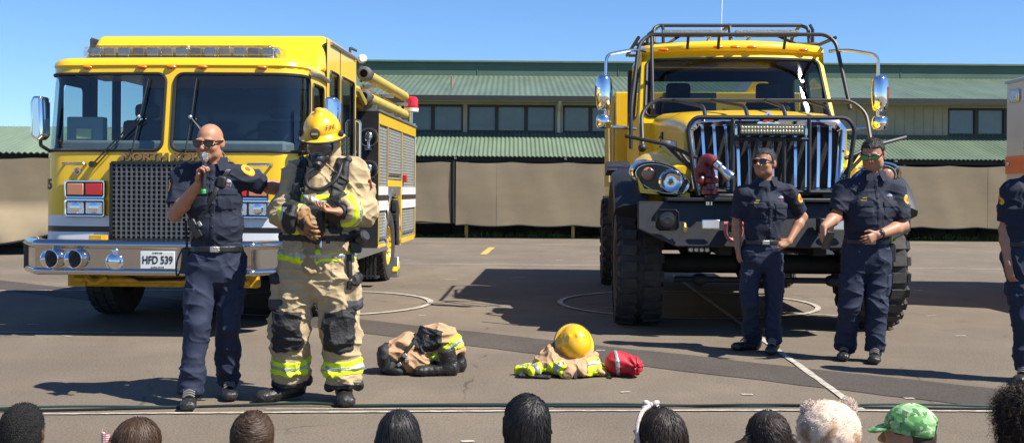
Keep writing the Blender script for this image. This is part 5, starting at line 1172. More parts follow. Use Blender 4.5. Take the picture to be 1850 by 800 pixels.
def wr(a, fz=1.0, seed=0):                          # cloth creases
    def fn(v):
        w_ = np.stack([vnoise(v * 6, seed + 11), vnoise(v * 6, seed + 12), vnoise(v * 6, seed + 13)], 1) * .045; q = v + w_
        r1 = (1 - np.abs(vnoise(q * np.array((6, 6, 10 * fz)), seed))) ** 4; r2 = (1 - np.abs(vnoise(q * np.array((13, 13, 20)), seed + 1))) ** 3; r3 = (1 - np.abs(vnoise((q @ np.array(((.8, 0, .6), (0, 1, 0), (-.6, 0, .8)))) * np.array((5, 8, 14)), seed + 2))) ** 5
        return a * (1.1 * r1 + .5 * r2 + .8 * r3 + .3 * vnoise(v * 4.5, seed + 3)) - a * .5
    return fn
def stretchfold(a, seed, f=(9, 9, 24)):
    def fn(v): return a * (fold(v * np.array(f) / 9, 9, seed) * .6 + .4 * vnoise(v * 18, seed + 3)) - a * .2
    return fn
def shoe(name, parent, an, toe, m, sc=1.0, heel_up=0.0, h=.12, boot_r=.052):
    an, toe = V3(an), V3(toe); d = nrm(V3(toe[0] - an[0], toe[1] - an[1], 0)); L = .185 * sc
    f = Field(np.minimum(an, toe) - .17, np.maximum(an, toe) + .17, .006); up = V3(0, 0, 1); dz = nrm(V3(*(d[:2]), -heel_up))
    heel = V3(an[0], an[1], 0) - d * .05 + up * (.05 + heel_up * .20); tip = V3(an[0], an[1], 0) + d * L + up * .036
    sx = np.cross(d, up)
    f.tor(heel, tip, (.040 * sc, .045 * sc), (.046 * sc, .029 * sc), sx, .03); f.ell(tip - d * .03 + up * .004, (.048 * sc, .052 * sc, .031 * sc), None, .015); f.tor(heel + up * .02 + d * .02, an + up * (h - .06), (.043 * sc, .055 * sc), (boot_r * sc, boot_r * sc), sx, .03, (0, 1))
    if not heel_up: f.cut((0, 0, .004), (0, 0, -1))
    so_ = f.copy(); bn = nrm(np.cross(sx, nrm(tip - heel))); bn = bn if bn[2] > 0 else -bn
    o = f.build(name, m, parent, disp=lambda v: .0025 * vnoise(v * 55, 5) + .002 * fold(v, 30, 9), relax=1)
    lc = MB()
    for k in range(4):
        A = tip - d * .075 + up * (.040 + .05 * heel_up); B = V3(an[0], an[1], h + .01) + d * (boot_r * sc * .95); q = A + (B - A) * (.12 + .22 * k) + up * .008; lc.tube([q - sx * .034 - up * .014, q + up * .006 + d * .006, q + sx * .034 - up * .014], .006, n=5, round_=.02)
    if sc < 1.1: lc.build('laces', mat('boot_laces', (.16, .15, .135), .8), o)
    base = heel - bn * .034
    s2 = so_.shell(.006, lambda P: (P - base) @ bn - .0); s2.build('sole', SOLE, o, relax=0)
    return o
class Person:
    def __init__(s, base, label, lo=(-.75, -.75, -.03), hi=(.75, .75, 2.0), vox=.0062, name='person'):
        s.base = Vector(base); s.root = empty(name, base); tag(s.root, label, 'person'); s.lo, s.hi, s.vox = lo, hi, vox
    def P(s, px, py, dy=0.0): p = at(px, py, s.base.y + dy) - s.base; return np.array(p)
    def F(s, lo=None, hi=None, vox=None): return Field(lo or s.lo, hi or s.hi, vox or s.vox)
def limb(f, a, b_, c_, r, k=.02, flat=(0, 0)):       # two-bone limb, radii (top, joint, end)
    f.cone(a, b_, r[0], r[1], k); f.cone(b_, c_, r[1] * .98, r[2], k)
def forearm(f, e, w, sc=1.0): m = V3(e) * .7 + V3(w) * .3; f.cone(e, m, .042 * sc, .046 * sc, .02); f.cone(m, w, .046 * sc, .028 * sc, .02)
def uniform(p, J, bulk=1.0, sk=None, face=None, open_=0, Mh=None, jaw=1.0, hands=(), seed=1, belt_show=True, long_pants=True, xs=(1, 0, 0), sleeve=.80, belly=0.0, hc=1.0):
    """navy short-sleeved station uniform on a body: J gives joints in the person's own space"""
    b_ = bulk; up = V3(0, 0, 1); pel = (V3(J['hl']) + V3(J['hr'])) / 2; xs = nrm(V3(J['sr']) - V3(J['sl'])); fw = nrm(np.cross(up, xs)) * 1.0; fw = -nrm(np.cross(xs, up)) if fw[1] > 0 else fw
    if fw[1] > 0: fw = -fw
    nk = V3(J['nk']); wa = pel + up * .165; ch = (V3(J['sl']) + V3(J['sr'])) / 2 - up * .14
    sk_f = p.F(); L = head_field(sk_f, J['hd'], Mh, hc, open_, True, jaw)
    sk_f.cone(L(0, .022, -.05), nk - up * .02, .056 * b_, .066 * b_, .03); sk_f.cone(nk - up * .02, ch, .075, .09, .03); sk_f.cone(ch, pel, .095, .10, .03)
    for q in 'lr':
        sk_f.cone(nk - up * .05, J['s' + q], .06, .05, .03); limb(sk_f, J['s' + q], J['e' + q], J['e' + q], (.047 * b_, .040 * b_, .040 * b_)); forearm(sk_f, J['e' + q], J['w' + q], b_)
        limb(sk_f, J['h' + q], J['k' + q], J['a' + q], (.075, .048, .04))
    for h_ in hands: hand(sk_f, **h_)
    body = sk_f.build('body', sk, p.root, relax=1)
    # shirt
    t = p.F(); tw = .150 * b_; wd = np.linalg.norm(V3(J['sr']) - V3(J['sl'])) / 2
    t.tor(wa - up * .026, wa + up * .10 + fw * belly * .5, (tw * 1.04, .112 * b_ + belly * .3), (tw * 1.04, .118 * b_ + belly * .7), xs, .05, (1, 0)); t.tor(wa + up * .10 + fw * belly * .5, ch, (tw * 1.04, .118 * b_ + belly * .6), (tw * 1.16, .128 * b_), xs, .06)
    t.tor(ch, nk - up * .06, (tw * 1.14, .122 * b_), (wd * .62, .085 * b_), xs, .06)
    for q in 'lr':
        s_, e_ = V3(J['s' + q]), V3(J['e' + q]); t.cone(nk - up * .045, s_ - up * .005, .070 * b_, .066 * b_, .05); t.tor(s_, s_ + (e_ - s_) * sleeve, .068 * b_, .069 * b_, xs, .05, (0, 1))
    t.ell(ch + fw * .055 * b_, (.135 * b_, .075 * b_, .10), None, .05)
    inner = p.F()
    for q in 'lr':
        s_, e_ = V3(J['s' + q]), V3(J['e' + q]); d = nrm(e_ - s_); c_ = s_ + (e_ - s_) * sleeve; t.tor(c_ - d * .03, c_ + d * .03, .056 * b_, .056 * b_, xs, .004, (1, 1), 'd')
    shirt = t.build('shirt', NAVY, p.root, disp=wr(.010, 1, seed), relax=1)
    clean = t
    # collar
    cn = nrm(up * .9 - fw * .25); c0 = nk + up * .012
    co = p.F(tuple(nk - .2), tuple(nk + .2), .005); co.tor(nk - up * .05, nk + up * .045 - fw * .008, (.098 * b_, .096 * b_), (.079 * b_, .078 * b_), xs, .004, (1, 1)); co.tor(nk - up * .09, nk + up * .09, .068 * b_, .066 * b_, xs, .004, (1, 1), 'd')
    gp = nk + fw * .10 + up * .02; co.box(gp, (.022, .06, .07), .01, None, .01, 'd'); co.build('collar', NAVY, shirt, relax=1)
    for sg in (-1, 1):
        cl = MB(); q0 = nk + fw * .088 * b_ + xs * sg * .022 + up * .018; cl.loft([[tuple(q0 + fw * o_), tuple(q0 + xs * sg * .055 - fw * .022 + up * .02 + fw * o_), tuple(q0 + xs * sg * .062 - up * .055 + fw * (.012 + o_)), tuple(q0 + xs * sg * .022 - up * .062 + fw * (.026 + o_))] for o_ in (0, .007)]); cl.build('collar_wing', NAVY, shirt)
    # placket, pockets with flaps
    px_, pz = wd * .50, ch[2] + .015
    slab = lambda c_, hx, hz: (lambda P: np.maximum(np.maximum(np.abs((P - c_) @ xs) - hx, np.abs((P - c_)[..., 2]) - hz), -((P - c_) @ fw) - .0))
    plc = V3(nk[0], nk[1], (nk[2] + wa[2]) / 2 - .03); t.shell(.004, slab(plc, .016, (nk[2] - wa[2]) / 2 + .0)).build('placket', NAVY, shirt, disp=wr(.009, 1, seed))
    for sg in (-1, 1):
        c_ = V3(*(nk + xs * sg * px_)); c_[2] = pz - .03; t.shell(.006, slab(c_, .058, .062)).build('pocket', NAVY, shirt, disp=wr(.009, 1, seed))
        c_ = c_.copy(); c_[2] = pz + .02; t.shell(.011, slab(c_, .061, .022)).build('pocket_flap', NAVY, shirt, disp=wr(.009, 1, seed))
    def onchest(dx, z):                              # point on the shirt front
        o_ = V3(nk[0], nk[1], z) + xs * dx; st = np.arange(.30, 0, -.004); pts_ = o_[None] + fw[None] * st[:, None]; ii = np.round((pts_ - t.lo) / t.vox).astype(int); ii = np.clip(ii, 0, t.n - 1); dd = t.D[tuple(ii.T)]; k = np.argmax(dd < .006) if (dd < .006).any() else len(st) - 1; return pts_[k]
    bp = onchest(px_, pz + .075); m = MB(); m.lathe([(.026, 0), (.028, .006), (.015, .012)], bp, tuple(fw), 8); bd = m.build('badge', BADGE, shirt); MB().bx(tuple(bp + fw * .011), (.05, .006, .008)).build('mourning_band', BLACKP, bd); MB().lathe([(.01, .012), (.006, .016)], bp - up * .012, tuple(fw), 8).build('badge_seal', PATR, bd)
    bp = onchest(-px_, pz + .07); m = MB(); ang = math.atan2(xs[1], xs[0])
    for k, ww in enumerate((.035, .065)): m.bx(tuple(bp + fw * .007 - up * .019 * k), (ww, .005, .007), (0, 0, ang))
    m.build('name_embroidery', YTXT, shirt)
    m = MB()
    for k in range(5): m.sph(onchest(0.0, nk[2] - .10 - .075 * k) + fw * .007, (.007, .004, .007), 8, 6)
    m.build('shirt_buttons', BLACKP, shirt)
    # trousers
    tr = p.F(); tr.tor(wa - up * .005, pel - up * .03, (tw * 1.0, .112 * b_ + belly * .25), (tw * 1.10, .125 * b_), xs, .04, (1, 0))
    for q in 'lr':
        h_, k_, a_ = V3(J['h' + q]), V3(J['k' + q]), V3(J['a' + q]); tr.cone(h_, k_, .098 * b_, .074 * b_, .03); d = nrm(a_ - k_); tr.tor(k_, a_ + d * .015, .073 * b_, (.070 * b_, .068 * b_), xs, .03, (0, 1)); tr.ell(h_ - fw * .05 + up * .02, (.085, .075, .10), None, .05)
    def tdisp(v):
        base_ = wr(.011, 1, seed + 20)(v); low = np.clip((.35 - v[:, 2]) / .3, 0, 1); return base_ * (1 + .7 * low) + .007 * low * fold(v * np.array((1, 1, 3.0)), 8, seed + 5)
    tro = tr.build('trousers', NAVY2, p.root, disp=tdisp, relax=1)
    for sg, q in ((-1, 'l'), (1, 'r')):
        c_ = V3(J['h' + q]) * .42 + V3(J['k' + q]) * .58; tr.shell(.012, lambda P, c_=c_, sg=sg: np.maximum(np.maximum(np.abs(P[..., 2] - c_[2]) - .085, np.abs((P - c_) @ fw) - .072), -(sg * ((P - c_) @ xs)) + .02)).build('cargo_pocket', NAVY2, tro, disp=wr(.008, 1, seed + 20))
    bz = wa[2] - .045; be = tr.shell(.014, lambda P: np.abs(P[..., 2] - bz) - .021).build('belt', LEATH, p.root)
    bk = V3(nk[0], nk[1], bz); st = np.arange(.3, 0, -.004); pts_ = V3(pel[0], pel[1], bz)[None] + fw[None] * st[:, None]; ii = np.clip(np.round((pts_ - tr.lo) / tr.vox).astype(int), 0, tr.n - 1); dd = tr.D[tuple(ii.T)]; bpnt = pts_[np.argmax(dd < .016)]
    MB().bx(tuple(bpnt + fw * .004), (.062, .014, .040), (0, 0, ang)).build('belt_buckle', BUCK, be, bevel=.008)
    for q in 'lr': shoe('boot', p.root, J['a' + q], J['t' + q], BOOT, 1.0)
    p.t, p.tr, p.shirt, p.tro, p.sk, p.fw, p.xs, p.onchest, p.ch, p.nk, p.wa, p.pel, p.body, p.belt, p.pz = t, tr, shirt, tro, sk_f, fw, xs, onchest, ch, nk, wa, pel, body, be, pz
    return p
def fuzz(name, m, parent, src, n, ln, w=.0012, seed=1, droop=(0, 0, 0), jit=.5, curl=0.0, segs=1, keep=None):
    """short hairs rooted all over the surface of src"""
    rng = np.random.default_rng(seed); me = src.data; nv = len(me.vertices); co = np.empty(nv * 3); me.vertices.foreach_get('co', co); co = co.reshape(-1, 3); no = np.empty(nv * 3); me.vertices.foreach_get('normal', no); no = no.reshape(-1, 3)
    if keep is not None: k = keep(co); co, no = co[k], no[k]
    ix = rng.integers(0, len(co), n); p = co[ix] + rng.normal(0, .0025, (n, 3)); d = no[ix] + rng.normal(0, jit, (n, 3)) + np.array(droop); d /= np.linalg.norm(d, axis=1)[:, None]
    s_ = np.cross(d, rng.normal(0, 1, (n, 3))); s_ /= np.linalg.norm(s_, axis=1)[:, None]; L_ = ln * rng.uniform(.5, 1.2, (n, 1)); u2 = np.cross(d, s_); vs = []
    ph = rng.uniform(0, 6.28, (n, 1)); rows = []
    for k in range(segs + 1):
        t_ = k / segs; c_ = p - no[ix] * .002 + d * L_ * t_ + curl * L_ * (s_ * np.sin(ph + t_ * 9) + u2 * (np.cos(ph + t_ * 9) - np.cos(ph))) * t_ + np.array(droop) * L_ * t_ * t_ * .6
        ww = w * (1 - .8 * t_); rows.append((c_ - s_ * ww, c_ + s_ * ww))
    V = np.stack([x for r_ in rows for x in r_], 1).reshape(-1, 3); st = 2 * (segs + 1); F_ = [(i * st + 2 * k, i * st + 2 * k + 1, i * st + 2 * k + 3, i * st + 2 * k + 2) for i in range(n) for k in range(segs)]
    mb = MB(); mb.v = [tuple(v) for v in V]; mb.f = F_; mb.m = [0] * len(F_); return mb.build(name, m, parent, smooth=180)
def hair_cap(p, c, M_, sc, m, front=.045, z0=-.01, thick=.010, name='hair', side=-.02, seed=3, disp=.003):
    f = Field(np.array(c) - .2, np.array(c) + .2, .0045); L = lambda *q: V3(c) + np.array(M_) @ (np.array(q, float) * sc)
    f.ell(c=L(0, .012, .030), r=np.array((.077, .096, .090)) * sc, M_=M_); f.ell(L(0, .02, -.02), np.array((.070, .075, .075)) * sc, M_, .03)
    Mi = np.array(M_).T
    def clip(P):
        q = (P - V3(c)) @ Mi.T / sc; y, z, x = q[..., 1], q[..., 2], np.abs(q[..., 0])
        hl = np.where(y < -.03, front + .3 * np.clip(x - .045, 0, 1) * -1.2, np.where(y < .02, front + (side - front) * np.clip((y + .03) / .03, 0, 1), side + (z0 * 3 - side) * np.clip((y - .02) / .05, 0, 1)))
        return (hl - z) * sc
    o = f.shell(thick, clip).build(name, m, p.root, disp=lambda v: disp * vnoise(v * 60, seed) + disp * .7 * vnoise(v * np.array((160, 160, 90)), seed + 1), relax=1)
    fuzz('hair_strands', m, o, o, 5000, .010, .0011, seed, droop=tuple(np.array(M_) @ V3(0, .3, .1)), jit=.45); return o
def shoulder_patch(p, s_, e_, out, m1=PATCH):
    s_, e_, out = V3(s_), V3(e_), nrm(out); d = nrm(e_ - s_); c_ = s_ + (e_ - s_) * .30; r = .042
    P_ = p.t.shell(.005, lambda P: np.maximum(np.linalg.norm((P - c_) - ((P - c_) @ out)[..., None] * out, axis=-1) - r, -((P - c_) @ out))); o = P_.build('shoulder_patch', m1, p.shirt, disp=None)
    p.t.shell(.008, lambda P: np.maximum(np.linalg.norm((P - c_) - ((P - c_) @ out)[..., None] * out, axis=-1) - r * .42, -((P - c_) @ out))).build('patch_emblem', PATR, o)

# --- man with the microphone
p = Person((at(392, 720, 6.80).x, 6.80, 0), 'bald man in navy uniform and dark sunglasses speaking into a microphone', lo=(-.42, -.5, -.03), hi=(.55, .5, 1.95), vox=.0058)
Q = p.P
J = dict(hl=Q(366, 482, 0), hr=Q(417, 482, .05), kl=Q(357, 588, -.10), kr=Q(412, 588, .02), al=Q(343, 700, -.16), ar=Q(413, 682, .16), tl=Q(338, 735, -.42), tr=Q(418, 715, -.1),
         sl=Q(331, 318, 0), sr=Q(434, 317, .06), el=Q(316, 388, -.06), er=Q(487, 338, .22), wl=Q(361, 330, -.25), wr=Q(520, 342, .36), nk=Q(388, 297, .02), hd=Q(379, 258, -.03))
J['al'][2] = .10; J['ar'][2] = .10
Mh = Rz(-.16) @ Rx(.12)
SK1 = skin('tanned_skin', (.40, .19, .11))
hd_ = [dict(w=J['wl'], d=(.14, -.30, .82), n=(.72, -.25, -.18), side=-1, curl=.95, spread=.3), dict(w=J['wr'], d=(.8, .1, -.3), n=(0, -1, -.2), side=1, curl=.3)]
uniform(p, J, .99, SK1, Mh=Mh, open_=.75, hands=hd_, seed=1, sleeve=.74)
shoulder_patch(p, J['sr'], J['er'], (.1, -.8, .6)); shoulder_patch(p, J['sl'], J['el'], (-1, -.2, .2))
sunglasses(p.root, J['hd'], Mh, LDARK, sc=1.05)
EB = mat('brown_brow', (.05, .03, .02), .8)
# radio strap across the chest, radio at the hip, shoulder microphone
a_, b_ = p.onchest(.075, p.nk[2] - .07), p.onchest(-.14, p.wa[2] + .03); n_ = nrm(np.cross(b_ - a_, p.fw))
st = p.t.shell(.009, lambda P: np.maximum(np.maximum(np.abs((P - a_) @ n_) - .019, -((P - V3(p.nk)) @ p.fw) - .0), P[..., 2] - p.nk[2] + .03)).build('radio_strap', LEATH, p.root)
ra = MB(); c_ = p.onchest(-.105, p.wa[2] + .09) + p.fw * .02; ra.bx(tuple(c_), (.05, .035, .13), (0, -.5, 0)); ro_ = ra.build('strap_keeper', LEATH, st, bevel=.008); MB().bx(tuple(c_ + p.fw * .022 + V3(.03, 0, .03)), (.022, .006, .035), (0, -.5, 0)).build('strap_buckle', BUCK, ro_, bevel=.005)
c_ = p.onchest(.055, p.nk[2] - .115) + p.fw * .02; MB().bx(tuple(c_), (.058, .04, .075), (0, .2, 0)).build('speaker_microphone', BLACKM, st, bevel=.012)
hip = p.pel + V3(-.20, .0, .04); rd = MB().bx(tuple(hip), (.05, .065, .17), (0, .1, 0)).build('radio', BLACKM, p.root, bevel=.008); MB().tube([hip + V3(0, .02, .08), hip + V3(-.01, .02, .26)], .008, n=6).build('radio_antenna', RUBB, rd)
MB().tube([hip + V3(-.02, -.01, .08), hip + V3(-.06, -.02, -.02), hip + V3(-.05, -.03, -.12), hip + V3(-.01, -.02, -.02), c_ + V3(-.1, .04, -.2), c_], .006, n=6, round_=.06).build('radio_cord', RUBB, rd)
# the microphone in his hand
w_ = V3(J['wl']); hp = w_ + nrm((.14, -.30, .82)) * .085 + nrm((.72, -.25, -.18)) * .026
mic = empty('microphone', p.base + Vector(hp)); tag(mic, 'dark handheld microphone with a grey head and green end ring', 'microphone')
ax = nrm(V3(.05, -.10, .95)); m = MB(); m.lathe([(.011, -.13), (.013, -.10), (.016, .03), (.012, .05)], (0, 0, 0), ax, 14); m.build('handle', mat('mic_black', (.03, .03, .032), .45), mic); MB().lathe([(.012, .05), (.024, .07), (.026, .09), (.02, .11), (.004, .118)], (0, 0, 0), ax, 16).build('mic_head', mat('mic_mesh', (.32, .32, .32), .4, .8, bump=1, bscale=300), mic); MB().lathe([(.0125, -.142), (.0155, -.138), (.0155, -.118), (.0125, -.114)], (0, 0, 0), ax, 14).build('end_ring', mat('mic_green', (.03, .45, .08), .4), mic)

# --- officer with grey hair, hand on hip
p = Person((at(1377, 632, 9.05).x, 9.05, 0), 'grey haired man in navy uniform with hand on hip looking aside', lo=(-.42, -.42, -.03), hi=(.45, .42, 1.86), vox=.0066)
Q = p.P
J = dict(hl=Q(1358, 462, 0), hr=Q(1396, 462, 0), kl=Q(1354, 545, -.03), kr=Q(1397, 545, -.02), al=Q(1359, 615, .14), ar=Q(1397, 620, 0), tl=Q(1325, 625, .05), tr=Q(1388, 640, -.3),
         sl=Q(1341, 351, 0), sr=Q(1426, 348, 0), el=Q(1331, 402, .06), er=Q(1450, 392, .08), wl=Q(1333, 448, 0), wr=Q(1425, 436, -.06), nk=Q(1384, 328, .02), hd=Q(1382, 295, -.02))
J['al'][2] = .10; J['ar'][2] = .10
Mh = Rz(-.75) @ Rx(-.10); SK2 = skin('brown_skin', (.36, .175, .10)); SK2D = SK2
hd_ = [dict(w=J['wl'], d=(.1, -.1, -1), n=(.9, .2, 0), side=-1, curl=.4), dict(w=J['wr'], d=(-.85, -.25, -.35), n=(-.2, .8, -.6), side=-1, curl=.35)]
uniform(p, J, .94, SK2, Mh=Mh, hands=hd_, seed=31, hc=1.02); sunglasses(p.root, J['hd'], Mh, LDARK, sc=1.02); hair_cap(p, J['hd'], Mh, 1.02, GREYHAIR, front=.074, thick=.006); shoulder_patch(p, J['sr'], J['er'], (.75, -.6, .2))
MB().box(0, 0.001, 0, .001, 0, .001) if False else None
# --- stocky officer looking down
p = Person((at(1562, 647, 8.62).x, 8.62, 0), 'stocky dark haired man in navy uniform with green mirrored sunglasses', lo=(-.46, -.5, -.03), hi=(.48, .42, 1.92), vox=.0066)
Q = p.P
J = dict(hl=Q(1546, 462, 0), hr=Q(1585, 462, 0), kl=Q(1535, 550, -.02), kr=Q(1583, 552, -.04), al=Q(1527, 625, .12), ar=Q(1581, 634, -.02), tl=Q(1520, 642, -.15), tr=Q(1578, 655, -.34),
         sl=Q(1524, 345, 0), sr=Q(1617, 345, -.02), el=Q(1510, 392, -.05), er=Q(1631, 408, -.05), wl=Q(1488, 410, -.20), wr=Q(1586, 424, -.24), nk=Q(1577, 318, -.01), hd=Q(1577, 279, -.05))
J['al'][2] = .10; J['ar'][2] = .10
Mh = Rz(-.55) @ Rx(.30); SK3 = skin('warm_brown_skin', (.40, .20, .12))
hd_ = [dict(w=J['wl'], d=(-.15, -.35, -.8), n=(.8, .2, -.2), side=-1, curl=.55), dict(w=J['wr'], d=(-.85, -.35, -.35), n=(.1, .9, .1), side=-1, curl=.45)]
uniform(p, J, 1.11, SK3, Mh=Mh, hands=hd_, seed=61, belly=.03, jaw=1.12, hc=1.04); sunglasses(p.root, J['hd'], Mh, LGRN, sc=1.06); hair_cap(p, J['hd'], Mh, 1.04, BLKHAIR, front=.070, thick=.008); shoulder_patch(p, J['sr'], J['er'], (.75, -.6, .2))
w_, e_ = V3(J['wr']), V3(J['er']); d = nrm(w_ - e_); c_ = w_ - d * .035; p.sk.shell(.006, lambda P: np.maximum(np.abs((P - c_) @ d) - .012, np.linalg.norm(P - c_, axis=-1) - .07)).build('wristwatch', RUBB, p.root); wa_ = [o for o in children(p.root) if o.name.startswith('wristwatch')][0]
MB().lathe([(.02, 0), (.021, .008), (.017, .011)], c_ + V3(-.01, -.036, .006), (-.2, -1, .2), 16).build('watch_case', BLACKP, wa_)
ph = empty('mobile_phone', p.base + Vector(V3(J['wl']) + V3(.015, -.07, -.105))); ph.rotation_euler = (.35, .15, .3); MB().box(-.037, .037, -.004, .004, -.075, .075).build('phone_case', BLACKP, ph, bevel=.003); MB().box(-.034, .034, -.0055, -.0045, -.072, .072).build('screen', mat('phone_screen', (.015, .015, .018), .08, coat=.5), ph); tag(ph, 'dark mobile phone held in the hand of the stocky man', 'phone')
hp = p.pel + V3(.20, -.02, .03); ra = MB().bx(tuple(hp), (.05, .06, .15)).build('radio', BLACKM, p.root, bevel=.008); MB().tube([hp + V3(.0, .01, .08), hp + V3(.0, .01, .15)], .009, n=6).build('radio_antenna', mat('yellow_antenna', (.6, .55, .05), .5), ra)
# --- officer cut by the right edge
p = Person((at(1846, 686, 7.70).x, 7.70, 0), 'man in navy uniform standing at the right edge in front of ambulance', lo=(-.42, -.45, -.03), hi=(.45, .42, 1.92), vox=.0068)
Q = lambda px, py, dy=0: p.P(px + 10, py, dy)
J = dict(hl=Q(1827, 470, 0), hr=Q(1868, 470, 0), kl=Q(1838, 575, -.02), kr=Q(1878, 575, 0), al=Q(1842, 672, .0), ar=Q(1892, 672, .05), tl=Q(1828, 695, -.2), tr=Q(1895, 690, -.3),
         sl=Q(1816, 345, 0), sr=Q(1912, 348, 0), el=Q(1806, 415, .03), er=Q(1932, 415, .02), wl=Q(1812, 478, -.05), wr=Q(1920, 480, -.1), nk=Q(1867, 318, .01), hd=Q(1867, 268, -.02))
J['al'][2] = .10; J['ar'][2] = .10
Mh = Rz(-.3); hd_ = [dict(w=J['wl'], d=(.15, -.1, -1), n=(.9, .2, 0), side=-1, curl=.4), dict(w=J['wr'], d=(-.1, -.1, -1), n=(-.9, .2, 0), side=1, curl=.4)]
uniform(p, J, 1.0, SK3, Mh=Mh, hands=hd_, seed=91, hc=1.03); sunglasses(p.root, J['hd'], Mh, LDARK); hair_cap(p, J['hd'], Mh, 1.03, BLKHAIR); shoulder_patch(p, J['sl'], J['el'], (-1, -.1, .2)); shoulder_patch(p, J['sr'], J['er'], (1, -.1, .2))

# --- firefighter in turnout gear
TAN = mat('turnout_tan', (.43, .325, .18), .85, var=.16, vscale=7, bump=.5, bscale=260, sheen=.1)
TAN2 = mat('turnout_tan_dark', (.32, .235, .125), .88, var=.15, vscale=9, bump=.5, bscale=260)  # darker tan cloth for the storm flap
LIME = mat('lime_reflective', (.60, .78, .015), .55, var=.1, vscale=20, bump=.2, bscale=200); SILV = mat('silver_reflective', (.36, .38, .375), .4, .4, var=.12, vscale=30, bump=.3, bscale=160)
KNEE = mat('black_kneepad', (.012, .012, .013), .7, var=.4, vscale=12, bump=.7, bscale=70); NYL = mat('black_nylon', (.014, .014, .015), .6, var=.3, vscale=20, bump=.4, bscale=200); PGREY = mat('grey_pocket', (.05, .05, .055), .8, bump=.4, bscale=200)
p = Person((at(572, 716, 6.86).x, 6.86, 0), 'firefighter in tan turnout gear, yellow helmet and black air mask', lo=(-.48, -.55, -.03), hi=(.52, .45, 2.02), vox=.0062)
Q = p.P; up = V3(0, 0, 1)
J = dict(hl=Q(541, 480, 0), hr=Q(606, 480, 0), kl=Q(524, 588, -.05), kr=Q(615, 592, -.02), al=Q(527, 690, .02), ar=Q(622, 690, -.02), tl=Q(485, 718, -.08), tr=Q(628, 725, -.35),
         sl=Q(537, 318, .0), sr=Q(640, 312, .0), el=Q(514, 388, -.08), er=Q(657, 380, -.06), wl=Q(549, 397, -.30), wr=Q(612, 382, -.30), nk=Q(587, 298, .02), hd=Q(583, 262, -.06))
J['al'][2] = .115; J['ar'][2] = .10
Mh = Rz(-.10) @ Rx(.28); fw = V3(0, -1, 0); xs = V3(1, 0, 0); nk = V3(J['nk']); pel = (V3(J['hl']) + V3(J['hr'])) / 2; ch = (V3(J['sl']) + V3(J['sr'])) / 2 - up * .15
f = p.F(); L = head_field(f, J['hd'], Mh, 1.02); f.cone(L(0, .022, -.05), nk, .06, .07, .03); f.cone(nk, ch, .08, .1, .03); f.cone(ch, pel, .1, .1, .03)
for q in 'lr': f.cone(nk - up * .05, J['s' + q], .06, .05, .03); limb(f, J['s' + q], J['e' + q], J['e' + q], (.047, .04, .04)); forearm(f, J['e' + q], J['w' + q]); limb(f, J['h' + q], J['k' + q], J['a' + q], (.08, .05, .04))
hand(f, J['wr'], (-.85, -.35, .12), (-.1, -.2, .9), 1, curl=.35, spread=1.6, curls=[.25, .45, .6, .7]); hand(f, J['wl'], (.35, -.6, -.35), (.7, .2, .1), -1, curl=.5)
f.build('body', SK1, p.root)
g = p.F(); hand(g, V3(J['wl']) , (.30, -.62, -.42), (.75, .2, -.1), -1, curl=.55, sc=1.22); g.cone(V3(J['wl']) - V3(-.03, .02, -.0) * 0 - nrm((.30, -.62, -.42)) * .05, V3(J['wl']) + nrm((.3, -.62, -.42)) * .03, .048, .04, .02)
gl = g.build('glove', mat('tan_glove_leather', (.27, .13, .04), .65, var=.35, vscale=25, bump=.5, bscale=110), p.root, disp=lambda v: .003 * vnoise(v * 60, 4))
w_ = V3(J['wl']); d = nrm((.30, -.62, -.42)); g.shell(.006, lambda P: np.maximum(np.abs((P - w_ - d * .06) @ d) - .022, ((P - w_) @ V3(.75, .2, -.1)) + .0)).build('knuckle_guard', NYL, gl)
# coat
t = p.F(); hem = pel + up * .0
t.tor(hem - up * .01, pel + up * .16, (.235, .185), (.215, .175), xs, .06, (1, 0)); t.tor(pel + up * .16, ch, (.212, .172), (.225, .178), xs, .06); t.tor(ch, nk - up * .06, (.222, .17), (.13, .11), xs, .07)
for q in 'lr':
    s_, e_, w_ = V3(J['s' + q]), V3(J['e' + q]), V3(J['w' + q]); t.cone(nk - up * .06, s_, .09, .093, .06); t.cone(s_, e_, .094, .079, .05); d = nrm(w_ - e_); t.tor(e_, w_ - d * .035, .079, .066, xs, .04, (0, 1)); t.tor(w_ - d * .065, w_, .055, .055, xs, .004, (1, 1), 'd')
cdisp = lambda v: wr(.020, .8, 7)(v) + .005 * fold(v * np.array((1, 1, 2.2)), 10, 8)
coat = t.build('coat', TAN, p.root, disp=cdisp, relax=1)
for q in 'lr':
    e_, w_ = V3(J['e' + q]), V3(J['w' + q]); d = nrm(w_ - e_); Lf = np.linalg.norm(w_ - e_); c_ = w_ - d * .10
    sl_ = lambda P, h0, h1, c_=c_, d=d: np.maximum(np.maximum(h0 - (P - c_) @ d, (P - c_) @ d - h1), np.linalg.norm(P - c_, axis=-1) - .16)
    ls = t.shell(.012, lambda P: sl_(P, -.04, .04)).build('sleeve_stripe', LIME, coat, disp=cdisp); t.shell(.017, lambda P: sl_(P, -.011, .011)).build('reflective_band', SILV, ls, disp=cdisp)
    c2 = w_ - d * .02; kn = p.F(); kn.tor(w_ - d * .05, w_ - d * .0, .052, .044, xs, .01, (1, 1)); kn.build('knit_cuff', NYL, coat)
hz = hem[2] + .075
ls = t.shell(.012, lambda P: np.maximum(np.maximum(np.abs(P[..., 2] - hz - .12 * (P[..., 0] < pel[0] - .02) * (P[..., 0] - pel[0] + .02) * -1.0) - .040, np.linalg.norm((P - pel)[..., :2], axis=-1) - .30), np.abs(P[..., 0] - pel[0] + .025) * -1 + .006)).build('hem_stripe', LIME, coat, disp=cdisp)
